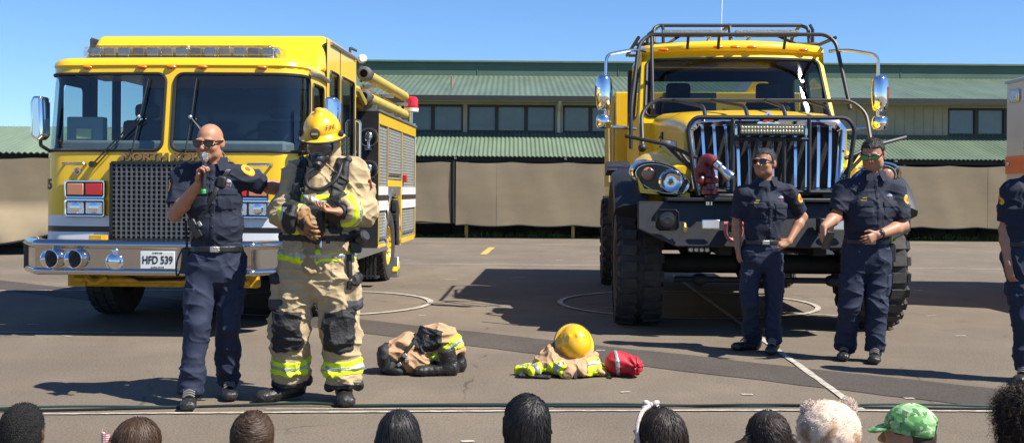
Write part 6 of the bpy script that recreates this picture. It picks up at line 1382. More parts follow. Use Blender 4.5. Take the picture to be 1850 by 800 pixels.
t.shell(.017, lambda P: np.maximum(np.maximum(np.abs(P[..., 2] - hz - .12 * (P[..., 0] < pel[0] - .02) * (P[..., 0] - pel[0] + .02) * -1.0) - .013, np.linalg.norm((P - pel)[..., :2], axis=-1) - .30), np.abs(P[..., 0] - pel[0] + .025) * -1 + .008)).build('reflective_band', SILV, ls, disp=cdisp)
cz = ch[2] - .03; ls = t.shell(.011, lambda P: np.maximum(np.maximum(np.abs(P[..., 2] - cz) - .032, np.linalg.norm((P - ch)[..., :2] / np.array((.21, .30)), axis=-1) - 1), 0 * P[..., 0] - 1)).build('chest_stripe', LIME, coat, disp=cdisp); t.shell(.015, lambda P: np.maximum(np.abs(P[..., 2] - cz) - .011, np.linalg.norm((P - ch)[..., :2] / np.array((.21, .30)), axis=-1) - 1)).build('reflective_band', SILV, ls, disp=cdisp)
c_ = V3(pel[0] - .015, 0, 0); t.shell(.016, lambda P: np.maximum(np.maximum(np.abs(P[..., 0] - c_[0]) - .038, P[..., 1] - pel[1]), P[..., 2] - nk[2] + .09)).build('storm_flap', TAN2, coat, disp=cdisp)
for sg in (-1, 1): c_ = pel + xs * sg * .135 + up * .16; t.shell(.02, lambda P: np.maximum(np.maximum(np.abs(P[..., 0] - c_[0]) - .075, np.abs(P[..., 2] - c_[2]) - .06), P[..., 1] - pel[1])).build('coat_pocket', TAN, coat, disp=cdisp)
co = Field(nk - .26, nk + .26, .006); co.tor(nk - up * .07, nk + up * .05 + fw * .01, (.15, .14), (.122, .12), xs, .01, (1, 1)); co.tor(nk - up * .1, nk + up * .14, .10, .098, xs, .005, (1, 1), 'd'); co.box(nk + fw * .13 + up * .05, (.05, .09, .08), .02, None, .03, 'd'); co.build('coat_collar', TAN, coat, disp=wr(.014, 1, 12))
ho = Field(np.array(J['hd']) - .24, np.array(J['hd']) + .24, .006); ho.ell(L(0, .035, 0), (.100, .10, .122), Mh, .02); ho.cone(L(0, .03, -.07), nk + up * .0, .10, .11, .04); ho.ell(L(0, -.11, -.02), (.075, .09, .10), Mh, .02, 'd'); ho.build('fire_hood', mat('hood_cream', (.47, .36, .20), .9, bump=.3, bscale=200), p.root, disp=lambda v: .004 * fold(v, 14, 3))
MB().bx(tuple(V3(J['sr']) * .62 + V3(J['er']) * .38 + V3(.085, -.045, .02)), (.008, .06, .06), (0, -.2, .5)).build('sleeve_patch', PATR, coat, bevel=.004)
# trousers
tr = p.F(); tr.tor(pel + up * .10, pel - up * .06, (.215, .175), (.215, .17), xs, .05, (1, 0))
for q in 'lr':
    h_, k_, a_ = V3(J['h' + q]), V3(J['k' + q]), V3(J['a' + q]); tr.cone(h_, k_, .135, .112, .05); d = nrm(a_ - k_); tr.tor(k_, a_ + d * .0, .112, .106, xs, .05, (0, 1)); tr.tor(a_ - d * .06, a_ + d * .03, .09, .09, xs, .004, (1, 1), 'd')
td = lambda v: wr(.020, .8, 17)(v) + .008 * fold(v * np.array((1, 1, 2.0)), 9, 18)
tro = tr.build('turnout_trousers', TAN, p.root, disp=td)
tdl = td
for q, sg in (('l', -1), ('r', 1)):
    k_, a_, h_ = V3(J['k' + q]), V3(J['a' + q]), V3(J['h' + q]); d = nrm(a_ - k_); c_ = a_ - d * .125
    sl_ = lambda P, hh, c_=c_, d=d: np.maximum(np.abs((P - c_) @ d) - hh, np.linalg.norm(P - c_, axis=-1) - .2)
    ls = tr.shell(.011, lambda P: sl_(P, .042)).build('cuff_stripe', LIME, tro, disp=tdl); tr.shell(.016, lambda P: sl_(P, .012)).build('reflective_band', SILV, ls, disp=tdl)
    c2 = a_ - d * .006; tr.shell(.006, lambda P: np.maximum(np.abs((P - c2) @ d) - .014, np.linalg.norm(P - c2, axis=-1) - .2)).build('cuff_trim', NYL, tro, disp=tdl)
    kc = k_ + up * -.01; tr.shell(.020, lambda P: np.maximum(np.maximum(np.maximum(np.abs((P - kc) @ d) - .125, np.abs(P[..., 0] - kc[0]) - .094), P[..., 1] - kc[1]), -.2)).build('knee_pad', KNEE, tro, disp=lambda v: td(v) + .004 * fold(v, 16, 2))
    pc = h_ * .58 + k_ * .42; pk = p.F(); pk.box(pc + xs * sg * .100, (.045, .095, .105), .014, Rz(0), .02); pko = pk.build('cargo_pocket', TAN, tro, disp=wr(.012, 1, 27)); pk.shell(.006, lambda P: P[..., 2] - pc[2] + .045).build('pocket_bottom', PGREY, pko, disp=wr(.012, 1, 27)); pk.shell(.008, lambda P: -(P[..., 2] - pc[2]) + .055).build('pocket_flap', NYL, pko, disp=wr(.012, 1, 27))
shoe('boot', p.root, J['al'], J['tl'], BOOT, 1.18, heel_up=.12, h=.2, boot_r=.066); shoe('boot', p.root, J['ar'], J['tr'], BOOT, 1.18, h=.2, boot_r=.066)
# air mask
mk = Field(np.array(J['hd']) - .22, np.array(J['hd']) + .22, .0045); mk.ell(L(0, -.060, .0), (.084, .078, .102), Mh, .01); mk.ell(L(0, -.112, -.066), (.050, .052, .048), Mh, .02)
mo = mk.shell(0, lambda P: -1 + 0 * P[..., 0]); lens = mk.shell(.001, lambda P: np.maximum(-(((P - L(0, 0, -.035)) @ np.array(Mh))[..., 2]), ((P - L(0, -.055, 0)) @ np.array(Mh))[..., 1])); 
mo = mk.build('air_mask', mat('mask_rubber', (.014, .014, .015), .45), p.root); lens.build('mask_visor', mat('visor_black', (.055, .050, .048), .06, coat=1), mo)
Mn = np.array(Mh); vt = MB(); vt.tube([tuple(L(.085 * math.cos(t_), -.070 - .035 * abs(math.sin(t_)) ** 2 * (1 if math.sin(t_) < 0 else .9), .012 + .078 * math.sin(t_))) for t_ in [i * math.pi / 14 for i in range(28)]], .006, n=6, closed=True); vt.build('visor_frame', RUBB, mo)
for nm, pos, r_, h_ in (('regulator', (0, -.115, -.082), .036, .055), ('voice_port', (.0, -.125, -.045), .022, .03)):
    MB().lathe([(r_ * .8, -.02), (r_, 0), (r_, h_ * .6), (r_ * .75, h_)], tuple(L(*pos)), tuple(Mn @ V3(0, -1, -.35)), 18).build(nm, BLACKM, mo)
for sg in (-1, 1): MB().lathe([(.018, 0), (.022, .012), (.012, .022)], tuple(L(sg * .045, -.098, -.058)), tuple(Mn @ V3(sg * .6, -.8, 0)), 12).build('voice_disc', CHASS, mo)
# helmet
HEL = mat('helmet_yellow', (.78, .43, .008), .28, coat=.6, var=.08, vscale=10, rvar=.1)
def helmet(c, Mm, parent, crest=0.0, sc=1.0):
    f = Field(V3(c) - .26, V3(c) + .26, .0048); Lh = lambda *q: V3(c) + np.array(Mm) @ (np.array(q, float) * sc)
    f.ell(Lh(0, .012, .045), np.array((.118, .142, .125)) * sc, Mm, .01)
    if crest: f.tor(Lh(0, -.095, .075), Lh(0, .09, .150), (.012, .02), (.016, .02), np.array(Mm) @ V3(1, 0, 0), .04)
    if crest: f.tor(Lh(0, -.118, .075), Lh(0, -.02, .178), (.020, .016), (.026, .016), np.array(Mm) @ V3(1, 0, 0), .012); f.tor(Lh(0, -.02, .176), Lh(0, .11, .14), (.026, .016), (.012, .012), np.array(Mm) @ V3(1, 0, 0), .02)
    for sg in (-1, 0, 1):
        for q0, q1 in (((-.085, .09), (.012, .166)), ((.012, .166), (.12, .085))): f.tor(Lh(sg * .055, q0[0], q0[1] - .018 * abs(sg)), Lh(sg * .055, q1[0], q1[1] - .018 * abs(sg)), (.007, .010), (.007, .010), np.array(Mm) @ V3(1, 0, 0), .02)
    n = np.array(Mm) @ V3(0, 0, 1); f.cut(Lh(0, 0, .025), -n)
    br = MB(); rg = []
    for r0, z0 in ((1.0, .036), (1.06, .024), (1.20, .008), (1.27, .002), (1.28, -.004), (1.255, -.007), (1.1, .006), (.97, .02)):
        rg.append([tuple(Lh(.118 * r0 * math.cos(t_), .012 + .142 * (r0 + (.10 * max(0, math.sin(t_)) * (r0 - .95) * 3.2)) * math.sin(t_), z0 - .05 * max(0, math.sin(t_)) * (r0 - 1) * 2)) for t_ in [2 * math.pi * i / 40 for i in range(40)]])
    rg.append(rg[0]); br.loft(rg, cap=False)
    sh = f.build('helmet' if parent else 'shell', HEL, parent, relax=1)
    bo = br.build('brim', HEL, sh if parent else None)
    ed = MB(); ed.tube([tuple(Lh(.118 * 1.275 * math.cos(t_), .012 + .142 * (1.275 + (.10 * max(0, math.sin(t_)) * .325 * 3.2)) * math.sin(t_), -.003 - .05 * max(0, math.sin(t_)) * .55)) for t_ in [2 * math.pi * i / 40 for i in range(40)]], .007, n=6, closed=True); eo = ed.build('brim_edge', RUBB, sh if parent else None)
    return sh, bo, eo, Lh, n
hc_ = V3(L(0, -.004, .052)); sh, bo, eo, Lh, n_ = helmet(hc_, Mh, p.root, 1.0, sc=1.0)
Mx = np.array(Mh)
MB().lathe([(.034, 0), (.034, .008), (.026, .010)], tuple(Lh(-.004, -.133, .052)), tuple(Mx @ V3(0, -1, .25)), 20).build('front_badge', mat('badge_dark', (.10, .075, .045), .5, .3), sh); MB().bx(tuple(Lh(-.004, -.144, .052)), (.040, .004, .014), (0, 0, 0)).build('badge_scroll', mat('badge_scroll', (.32, .24, .12), .5), sh)
def wraph(q): 
    a_ = .82 + q.x / .135; return Vector(Lh(.1215 * math.sin(a_) * (1 - max(0, q.y) * 2.2), .012 - .146 * math.cos(a_) * (1 - max(0, q.y) * 2.2), .082 + q.y))
text_mesh('helmet_lettering', 'FIRE', .043, BLK, sh, None, .0015, 1.0, .0, fn=wraph, label='black lettering reading FIRE')
for sg in (-1, 1): MB().lathe([(.022, 0), (.024, .012), (.012, .02)], tuple(Lh(sg * .128, -.02, .03)), tuple(Mx @ V3(sg, -.3, 0)), 14).build('shield_pivot', BLACKM, sh)
# breathing set: straps, hoses, cylinder
def strap(nm, a_, b_, w, off=.016, m=NYL, parent=p.root, lim=None):
    a_, b_ = V3(a_), V3(b_); d = nrm(b_ - a_); n__ = nrm(np.cross(d, fw)); Ls = np.linalg.norm(b_ - a_)
    return t.shell(off, lambda P: np.maximum(np.maximum(np.abs((P - a_) @ n__) - w, np.maximum(-((P - a_) @ d), (P - a_) @ d - Ls)), P[..., 1] - ch[1] - .02)).build(nm, m, parent, disp=cdisp)
har = strap('shoulder_strap', nk + V3(-.125, 0, .03), pel + V3(-.13, 0, .22), .030, .022); har2 = strap('shoulder_strap', nk + V3(.135, 0, .03), pel + V3(.14, 0, .22), .034, .026)
bl = t.shell(.022, lambda P: np.maximum(np.abs(P[..., 2] - pel[2] - .19) - .022, np.linalg.norm((P - pel)[..., :2], axis=-1) - .33)).build('waist_belt', NYL, p.root, disp=cdisp)
MB().lathe([(.035, 0), (.04, .02), (.03, .035)], (pel[0] + .03, pel[1] - .20, pel[2] + .19), (0, -1, 0), 16).build('belt_gauge', BLACKM, bl)
c_ = nk + V3(.135, -.15, -.07); MB().bx(tuple(c_), (.07, .05, .15), (-.35, .12, .1)).build('strap_pad', NYL, har2, bevel=.018)
c_ = nk + V3(-.15, -.175, -.20); MB().bx(tuple(c_), (.055, .05, .16), (0, .05, 0)).build('distress_unit', BLACKM, har, bevel=.012)
c_ = nk + V3(.12, -.185, -.20); MB().bx(tuple(c_), (.05, .03, .07), (0, .05, 0)).build('strap_buckle', BUCK, har2, bevel=.008)
rg_ = L(0, -.15, -.10)
MB().tube([tuple(rg_), tuple(rg_ + V3(-.07, -.03, -.05)), tuple(rg_ + V3(-.06, -.03, -.13)), tuple(rg_ + V3(.03, -.03, -.155)), tuple(nk + V3(.11, -.20, -.10)), tuple(nk + V3(.14, -.13, .02)), tuple(nk + V3(.14, .1, -.0))], .013, n=10, round_=.05).build('air_hose', RUBB, p.root)
MB().tube([tuple(nk + V3(-.12, -.16, -.12)), tuple(nk + V3(-.08, -.2, -.24)), tuple(pel + V3(-.05, -.21, .28))], .010, n=8, round_=.05).build('gauge_hose', RUBB, p.root)
cy = MB(); cy.lathe([(.02, -.30), (.06, -.28), (.078, -.23), (.078, .20), (.06, .25), (.025, .27)], tuple(nk + V3(0, .30, -.26)), (0, .1, 1), 20); cy.build('air_cylinder', mat('cylinder_grey', (.1, .1, .11), .4), p.root)
MB().box(nk[0] - .14, nk[0] + .14, nk[1] + .19, nk[1] + .23, pel[2] + .08, nk[2] - .04).build('backplate', NYL, p.root, bevel=.02)
c_ = pel + V3(.255, -.06, .13); pb = MB().bx(tuple(c_), (.07, .12, .08), (0, 0, .3)).build('hip_regulator', BLACKM, p.root, bevel=.015); MB().lathe([(.035, 0), (.04, .02), (.04, .06), (.03, .07)], tuple(c_ + V3(.03, -.05, .05)), (.7, -.5, .4), 16).build('regulator_knob', BLACKM, pb)
sp = MB(); c_ = pel + V3(.22, -.10, -.02); sp.tube([tuple(c_ + V3(0, 0, .1)), tuple(c_ + V3(.01, -.02, -.03)), tuple(c_ + V3(.0, .0, -.12))], .018, n=8); sp.build('side_strap', NYL, bl)
tg = MB(); tg.bx(tuple(pel + V3(.01, -.225, .30)), (.15, .05, .20), (0.1, 0, 0)); tg.build('spare_glove', NYL, p.root, bevel=.04, seg=3)
MB().lathe([(.008, 0), (.01, .04), (.006, .05)], tuple(pel + V3(.06, -.215, .13)), (0, 0, 1), 10).build('metal_clip', CHR2, bl)
# ------------------------------------------------------------------ seated children seen from behind
def hairmat(n_, c, r=.38, v=.5):
    m = mat(n_, c, r + .16, spec=.35); t = m.node_tree; b = t.nodes['Principled BSDF']; g = t.nodes.new('ShaderNodeNewGeometry'); mx = t.nodes.new('ShaderNodeMix'); mx.data_type = 'RGBA'
    mx.inputs[6].default_value = (*(q * .45 for q in c), 1); mx.inputs[7].default_value = (*(q * 1.7 for q in c), 1); t.links.new(g.outputs['Random Per Island'], mx.inputs[0]); t.links.new(mx.outputs[2], b.inputs['Base Color']); return m
BASEH = mat('hair_underlayer', (.008, .006, .005), .8); BASEB = mat('brown_hair_underlayer', (.022, .012, .007), .8)
HB = hairmat('black_child_hair', (.010, .009, .009), .34); HBR = hairmat('brown_child_hair', (.048, .026, .014), .38); HDB = hairmat('dark_brown_child_hair', (.020, .012, .008), .36); HCURL = hairmat('curly_hair', (.022, .012, .007), .45); HBUZZ = mat('cropped_black_hair', (.008, .007, .006), .85, var=.5, vscale=160, bump=1, bscale=260)
def child(px, py, wpx, label, sk, shirt_c, yaw=0.0, tilt=0.0, hw=.170):
    Y = F * hw / wpx; top = at(px, py, Y); p = Person((top.x, Y, 0), label, lo=(-.42, -.25, -.02), hi=(.42, .45, .72), vox=.009)
    sc = .90; hz = top.z - .125 * sc; M_ = Rz(math.pi + yaw) @ Rx(tilt); hd = V3(0, -.0, hz); nk = V3(0, .0, hz - .125); sh = nk[2] - .045
    f = p.F((-.42, -.3, -.02), (.42, .45, .72)); L = head_field(f, hd, M_, sc); up = V3(0, 0, 1)
    f.cone(L(0, .02, -.05), nk - up * .03, .042, .048, .03); f.cone(nk - up * .03, (0, .02, .12), .06, .09, .03)
    for s_ in (-1, 1):
        f.cone((0, 0, sh), (s_ * .115, 0, sh - .01), .045, .042, .03); f.cone((s_ * .12, 0, sh - .01), (s_ * .16, .05, sh - .17), .035, .03); f.cone((s_ * .16, .05, sh - .17), (s_ * .10, .22, .13), .03, .022); hand(f, (s_ * .10, .22, .13), (-s_ * .5, .8, -.2), (0, .2, -1), s_, sc=.65)
        f.cone((s_ * .08, .02, .09), (s_ * .27, .20, .13), .07, .05); f.cone((s_ * .27, .20, .13), (-s_ * .02, .30, .06), .045, .035)
    body = f.build('body', sk, p.root)
    t = p.F((-.42, -.3, -.02), (.42, .45, .72)); t.tor((0, .02, .08), (0, .0, sh - .03), (.125, .10), (.13, .085), (1, 0, 0), .03, (1, 0)); t.tor((0, 0, sh - .03), (0, 0, nk[2] - .01), (.12, .08), (.055, .055), (1, 0, 0), .04)
    for s_ in (-1, 1): t.tor((s_ * .10, 0, sh - .015), (s_ * .155, .035, sh - .12), .052, .05, (1, 0, 0), .03, (0, 1))
    t.build('shirt', mat('child_shirt_%s' % shirt_c[0], shirt_c[1], .85, var=.1, bump=.3, bscale=200), p.root, disp=wr(.008, 1, int(px)))
    t = p.F((-.42, -.3, -.02), (.42, .45, .72)); t.ell((0, .02, .09), (.14, .12, .085), None, .03)
    for s_ in (-1, 1): t.cone((s_ * .08, .03, .09), (s_ * .25, .19, .13), .078, .062, .03)
    t.build('shorts', NAVY2, p.root, disp=wr(.007, 1, int(px) + 1))
    for s_ in (-1, 1):
        g = p.F((-.42, -.3, -.02), (.42, .45, .72)); g.tor((-s_ * .01, .30, .05), (-s_ * .13, .36, .045), (.04, .038), (.038, .03), (0, 1, 0), .02); g.build('shoe', BLACKP, p.root)
    p.hd, p.M_, p.sc, p.L = hd, M_, sc, L; return p
def hair_volume(p, parts, m, name='hair', disp=.003, seed=1, vox=.006):
    f = Field(p.hd - .27, p.hd + .27, vox)
    for c_, r_ in parts: f.ell(p.L(*c_), np.array(r_) * p.sc, p.M_, .03)
    p.hf = f
    return f.build(name, m, p.root, disp=lambda v: disp * vnoise(v * 40, seed))
SKD = skin('deep_brown_skin', (.085, .042, .025)); SKM = skin('light_brown_skin', (.33, .17, .10)); SKL = skin('fair_skin', (.46, .26, .17))
SH = dict(w=('white', (.6, .6, .6)), b=('blue', (.06, .12, .3)), r=('red', (.35, .05, .05)), g=('grey', (.25, .25, .26)), k=('black', (.03, .03, .03)), t=('teal', (.05, .22, .22)))
# 1 boy, cropped black hair
p = child(42, 728, 80, 'boy with closely cropped black hair at the left edge, seen from behind', SKD, SH['g'], .12)
h = hair_volume(p, [((0, .012, .034), (.084, .100, .094)), ((0, .035, -.02), (.076, .074, .07))], HBUZZ, disp=.0012); fuzz('hair_stubble', HBUZZ, h, h, 9000, .006, .0012, 3)
# 2 girl, brown hair and striped bow
p = child(251, 755, 82, 'girl with smooth brown hair and a pink striped hair bow', SKL, SH['w'], -.25)
h = hair_volume(p, [((0, .015, .034), (.088, .105, .095)), ((0, .05, -.04), (.080, .07, .10)), ((0, .07, -.12), (.07, .045, .09))], BASEB, disp=.0015)
strands('hair_strands', HBR, h, p.hf, p.hd + V3(0, 0, .02), p.M_, 5720, 1.5, 2, lift=0.0028, w=.0009, crown=(-.05, .1, 1), keep=lambda a: a[1] > -.6)
bw = MB(); c_ = p.L(.080, .045, .045)
for s_ in (-1, 1): bw.loft([[tuple(c_ + V3(s_ * k * .034 - .01, -.02 + o_, .012 * math.cos(k * 3) + (z * (.3 + k * .8)) + k * s_ * -.012)) for z in (-.026, -.009, .009, .026)] + [tuple(c_ + V3(s_ * k * .034 - .01, -.012 + o_, (z * (.3 + k * .8)) + k * s_ * -.012)) for z in (.026, .009, -.009, -.026)] for k, o_ in ((0, 0), (.35, -.012), (.7, -.012), (1, .0))])
BOWM = D.materials.new('striped_bow'); BOWM.use_nodes = True; t_ = BOWM.node_tree; wv = t_.nodes.new('ShaderNodeTexWave'); wv.inputs['Scale'].default_value = 38; wv.inputs['Distortion'].default_value = 1.5; wv.bands_direction = 'Z'; tc_ = t_.nodes.new('ShaderNodeTexCoord'); t_.links.new(tc_.outputs['Object'], wv.inputs[0]); mx_ = t_.nodes.new('ShaderNodeMix'); mx_.data_type = 'RGBA'; mx_.inputs[6].default_value = (.30, .035, .05, 1); mx_.inputs[7].default_value = (.7, .55, .55, 1); t_.links.new(wv.outputs['Fac'], mx_.inputs[0]); t_.links.new(mx_.outputs[2], t_.nodes['Principled BSDF'].inputs['Base Color']); t_.nodes['Principled BSDF'].inputs['Roughness'].default_value = .8
bw.build('hair_bow', BOWM, h)
# 3 boy, short brown hair with a whorl
p = child(457, 745, 78, 'boy with short brown hair swirling from its crown', SKL, SH['b'], .05)
h = hair_volume(p, [((0, .012, .036), (.086, .102, .095)), ((0, .035, -.02), (.080, .076, .06))], BASEB, disp=.002)
strands('hair_strands', HBR, h, p.hf, p.hd + V3(0, 0, .025), p.M_, 6760, .55, 5, lift=0.0042, w=.0009, crown=(.25, .55, .8), flow=lambda ph, t: 1.3, jitter=.3, keep=lambda a: a[2] > -.5)
# 4 girl, long straight black hair
p = child(721, 742, 88, 'girl with long straight black hair coming to a peak on top', SKM, SH['w'], .0, hw=.185)
h = hair_volume(p, [((0, .012, .030), (.086, .102, .104)), ((0, .03, -.04), (.100, .088, .10)), ((0, .04, -.14), (.108, .075, .12)), ((0, .05, -.22), (.10, .06, .06))], BASEH, disp=.0015)
strands('hair_strands', HB, h, p.hf, p.hd + V3(0, -.0, .0), p.M_, 6240, 1.9, 8, lift=0.0021, w=.0009, jitter=.05, crown=(.08, .0, 1), keep=lambda a: a[1] > -.65)
# 5 boy, black bowl cut
p = child(952, 715, 85, 'child with a glossy black bowl haircut, tallest of the seated row', SKM, SH['g'], .1)
h = hair_volume(p, [((0, .012, .034), (.088, .104, .098)), ((0, .035, -.03), (.088, .080, .085)), ((0, .045, -.09), (.072, .06, .05))], BASEH, disp=.0015)
strands('hair_strands', HB, h, p.hf, p.hd + V3(0, 0, .01), p.M_, 7280, 1.15, 11, lift=0.0042, w=.0009, jitter=.10, crown=(-.25, .35, .9), keep=lambda a: a[1] > -.65)
# 6 girl with white floral headband
p = child(1190, 738, 86, 'girl with dark hair, white floral headband and a white bow on top', SKM, SH['r'], .7)
h = hair_volume(p, [((0, .014, .034), (.086, .103, .096)), ((0, .05, -.03), (.080, .07, .10)), ((0, .07, -.12), (.06, .045, .07))], BASEH, disp=.0015)
strands('hair_strands', HDB, h, p.hf, p.hd + V3(0, 0, .02), p.M_, 5200, 1.3, 14, lift=0.0028, w=.0009, crown=(0, .3, .9), keep=lambda a: a[1] > -.55)
FLO = mat('floral_white', (.66, .62, .58), .8, col2=(.28, .2, .2), vscale=60)
hb = MB(); pts_ = [tuple(p.L(.091 * math.cos(t_), -.030 - .012 * math.sin(t_), .030 + .101 * math.sin(t_))) for t_ in [R(-30 + 240 * i / 24) for i in range(25)]]; hb.tube(pts_, .008, n=8); ho_ = hb.build('headband', FLO, h)
bw = MB(); c_ = p.L(0, -.04, .135)
for s_ in (-1, 1): bw.sph(tuple(c_ + V3(s_ * .016, 0, .005)), (.016, .010, .011), 12, 8, (0, -s_ * .5, 0)); bw.sph(tuple(c_ + V3(s_ * .024, -.004, -.006)), (.013, .007, .006), 10, 6, (0, s_ * .5, 0))
bw.sph(tuple(c_), .01, 8, 6); bw.build('headband_bow', FLO, ho_)
# 7 girl with two pigtails
p = child(1387, 743, 84, 'girl with dark hair parted into two low pigtails with clips', SKM, SH['t'], .1)
h = hair_volume(p, [((0, .012, .034), (.085, .102, .096)), ((0, .03, -.03), (.082, .078, .075))], BASEH)
M7 = p.M_
for s_ in (-1, 1): strands('hair_strands', HDB, h, p.hf, p.hd + V3(0, 0, .012), p.M_, 3380, .75, 17 + s_, lift=0.0021, w=.0009, crown=(0, .15, 1), jitter=.1, flow=(lambda ph, t: -.5 * np.sin(ph)), keep=lambda a, s_=s_: a[0] * s_ > .01 and a[1] > -.6)
for s_, cc in ((-1, mat('green_clip', (.42, .55, .30), .4)), (1, mat('pale_clip', (.70, .58, .56), .4))):
    g = Field(p.hd - .3, p.hd + .3, .006); a_ = p.L(s_ * .092, .03, .015); g.cone(a_, a_ + p.M_ @ V3(s_ * .03, .0, -.04), .022, .03, .02); g.cone(a_ + p.M_ @ V3(s_ * .03, 0, -.04), a_ + p.M_ @ V3(s_ * .02, .01, -.16), .03, .008, .02); g.build('pigtail', HDB, h, disp=lambda v: .004 * fold(v * np.array((1, 1, .3)), 50, 3)); MB().sph(tuple(a_), (.016, .014, .022), 10, 8, (0, s_ * .5, 0)).build('hair_clip', cc, h)
# 8 plush bear
BEAR = D.materials.new('bear_plush'); BEAR.use_nodes = True; t_ = BEAR.node_tree; tc_ = t_.nodes.new('ShaderNodeTexCoord'); nz_ = t_.nodes.new('ShaderNodeTexNoise'); nz_.inputs['Scale'].default_value = 11; nz_.inputs['Detail'].default_value = 3; t_.links.new(tc_.outputs['Object'], nz_.inputs[0])
cr_ = t_.nodes.new('ShaderNodeValToRGB'); cr_.color_ramp.elements[0].position = .33; cr_.color_ramp.elements[0].color = (.14, .085, .05, 1); cr_.color_ramp.elements[1].position = .47; cr_.color_ramp.elements[1].color = (.62, .49, .38, 1); e_ = cr_.color_ramp.elements.new(.37); e_.color = (.36, .24, .14, 1); e_ = cr_.color_ramp.elements.new(.42); e_.color = (.46, .31, .20, 1); t_.links.new(nz_.outputs['Fac'], cr_.inputs[0]); t_.links.new(cr_.outputs[0], t_.nodes['Principled BSDF'].inputs['Base Color']); t_.nodes['Principled BSDF'].inputs['Roughness'].default_value = .95
Yb = F * .245 / 113; tp = at(1498, 722, Yb); br = empty('plush_bear', (tp.x, Yb, 0)); tag(br, 'cream and brown plush bear sitting among the children', 'plush toy')
f = Field((-.3, -.3, 0), (.3, .35, .68), .008); hz = tp.z - .118
f.ell((0, 0, hz), (.122, .112, .118), None, .02); f.ell((0, .09, hz - .03), (.06, .06, .05), None, .03); f.ell((0, .02, .20), (.13, .12, .17), None, .03)
for s_ in (-1, 1): f.cone((s_ * .12, .03, .30), (s_ * .17, .12, .18), .05, .045, .03); f.cone((s_ * .09, .04, .08), (s_ * .14, .26, .06), .065, .06, .03)
bb = f.build('body', BEAR, br, disp=lambda v: .003 * vnoise(v * 45, 2)); fuzz('body_fur', BEAR, bb, bb, 26000, .006, .0012, 7, jit=.6)
for s_, zz in ((-1, .082), (1, .095)):
    f = Field((-.3, -.3, .2), (.3, .35, .8), .007); f.ell((s_ * .075, .005, hz + zz), (.037, .022, .031), Ry(s_ * .5), .01); CRM = mat('cream_plush', (.66, .55, .46), .95, var=.15, vscale=20); e_ = f.build('ear', CRM, br); fuzz('ear_fur', CRM, e_, e_, 5000, .006, .0012, 9, jit=.6)
# 9 boy in green camouflage cap
p = child(1642, 735, 80, 'child facing left in a green camouflage baseball cap', SKM, SH['k'], 1.05)
h = hair_volume(p, [((0, .012, .025), (.080, .098, .088)), ((0, .04, -.03), (.074, .065, .06))], HDB)
CAMO = D.materials.new('green_camouflage'); CAMO.use_nodes = True; t_ = CAMO.node_tree; tc_ = t_.nodes.new('ShaderNodeTexCoord'); v_ = t_.nodes.new('ShaderNodeTexVoronoi'); v_.inputs['Scale'].default_value = 55; nz_ = t_.nodes.new('ShaderNodeTexNoise'); nz_.inputs['Scale'].default_value = 30; nz_.inputs['Detail'].default_value = 3
mv_ = t_.nodes.new('ShaderNodeMix'); mv_.data_type = 'VECTOR'; mv_.inputs[0].default_value = .06; t_.links.new(tc_.outputs['Object'], mv_.inputs[4]); t_.links.new(nz_.outputs['Color'], mv_.inputs[5]); t_.links.new(mv_.outputs[1], v_.inputs['Vector']); t_.links.new(tc_.outputs['Object'], nz_.inputs[0])
cr_ = t_.nodes.new('ShaderNodeValToRGB'); cr_.color_ramp.interpolation = 'CONSTANT'; cr_.color_ramp.elements[0].color = (.06, .19, .06, 1); cr_.color_ramp.elements[1].position = .28; cr_.color_ramp.elements[1].color = (.22, .40, .18, 1)
for ps, cc in ((.5, (.10, .30, .08)), (.68, (.40, .48, .30)), (.82, (.07, .14, .05))): e_ = cr_.color_ramp.elements.new(ps); e_.color = (*cc, 1)
t_.links.new(v_.outputs['Color'], cr_.inputs[0]); t_.links.new(cr_.outputs[0], t_.nodes['Principled BSDF'].inputs['Base Color']); t_.nodes['Principled BSDF'].inputs['Roughness'].default_value = .85
f = Field(p.hd - .26, p.hd + .26, .005); f.ell(p.L(0, .012, .045), np.array((.094, .112, .098)) * p.sc, p.M_, .01); f.ell(p.L(0, .0125, .03), np.array((.083, .101, .088)) * p.sc, p.M_, .005, 'd'); n_ = p.M_ @ nrm(V3(0, .1, 1)); f.cut(p.L(0, 0, .022), -n_); f.ell(p.L(0, .12, .035), (.034, .05, .036), p.M_, .008, 'd')
cp = f.build('cap', CAMO, h, disp=lambda v: .0015 * vnoise(v * 40, 1))
f = Field(p.hd - .3, p.hd + .3, .005); f.ell(p.L(0, -.095, .030), np.array((.076, .070, .012)), p.M_ @ Rx(.30), .004); f.ell(p.L(0, .012, .045), np.array((.090, .108, .098)) * p.sc, p.M_, .004, 'd'); f.build('cap_peak', CAMO, cp)
MB().tube([tuple(p.L(.034 * math.cos(t_), .108 - .12 * abs(math.cos(t_)) * .2, .028 + .036 * math.sin(t_))) for t_ in [math.pi * i / 12 for i in range(13)]], .004, n=6).build('cap_opening_trim', CAMO, cp); MB().sph(tuple(p.L(0, .012, .136)), .009, 8, 6).build('cap_button', CAMO, cp)
# 10 child with curly hair at the right edge
p = child(1846, 700, 96, 'child with loose dark brown curls at the right edge', SKM, SH['w'], .2, hw=.20)
h = hair_volume(p, [((0, .012, .030), (.094, .108, .100)), ((0, .03, -.05), (.100, .092, .10)), ((0, .04, -.14), (.09, .07, .07))], HCURL, disp=.006); fuzz('hair_curls', HCURL, h, h, 5200, .045, .0016, 21, droop=(0, 0, -.5), jit=.7, curl=.35, segs=7)

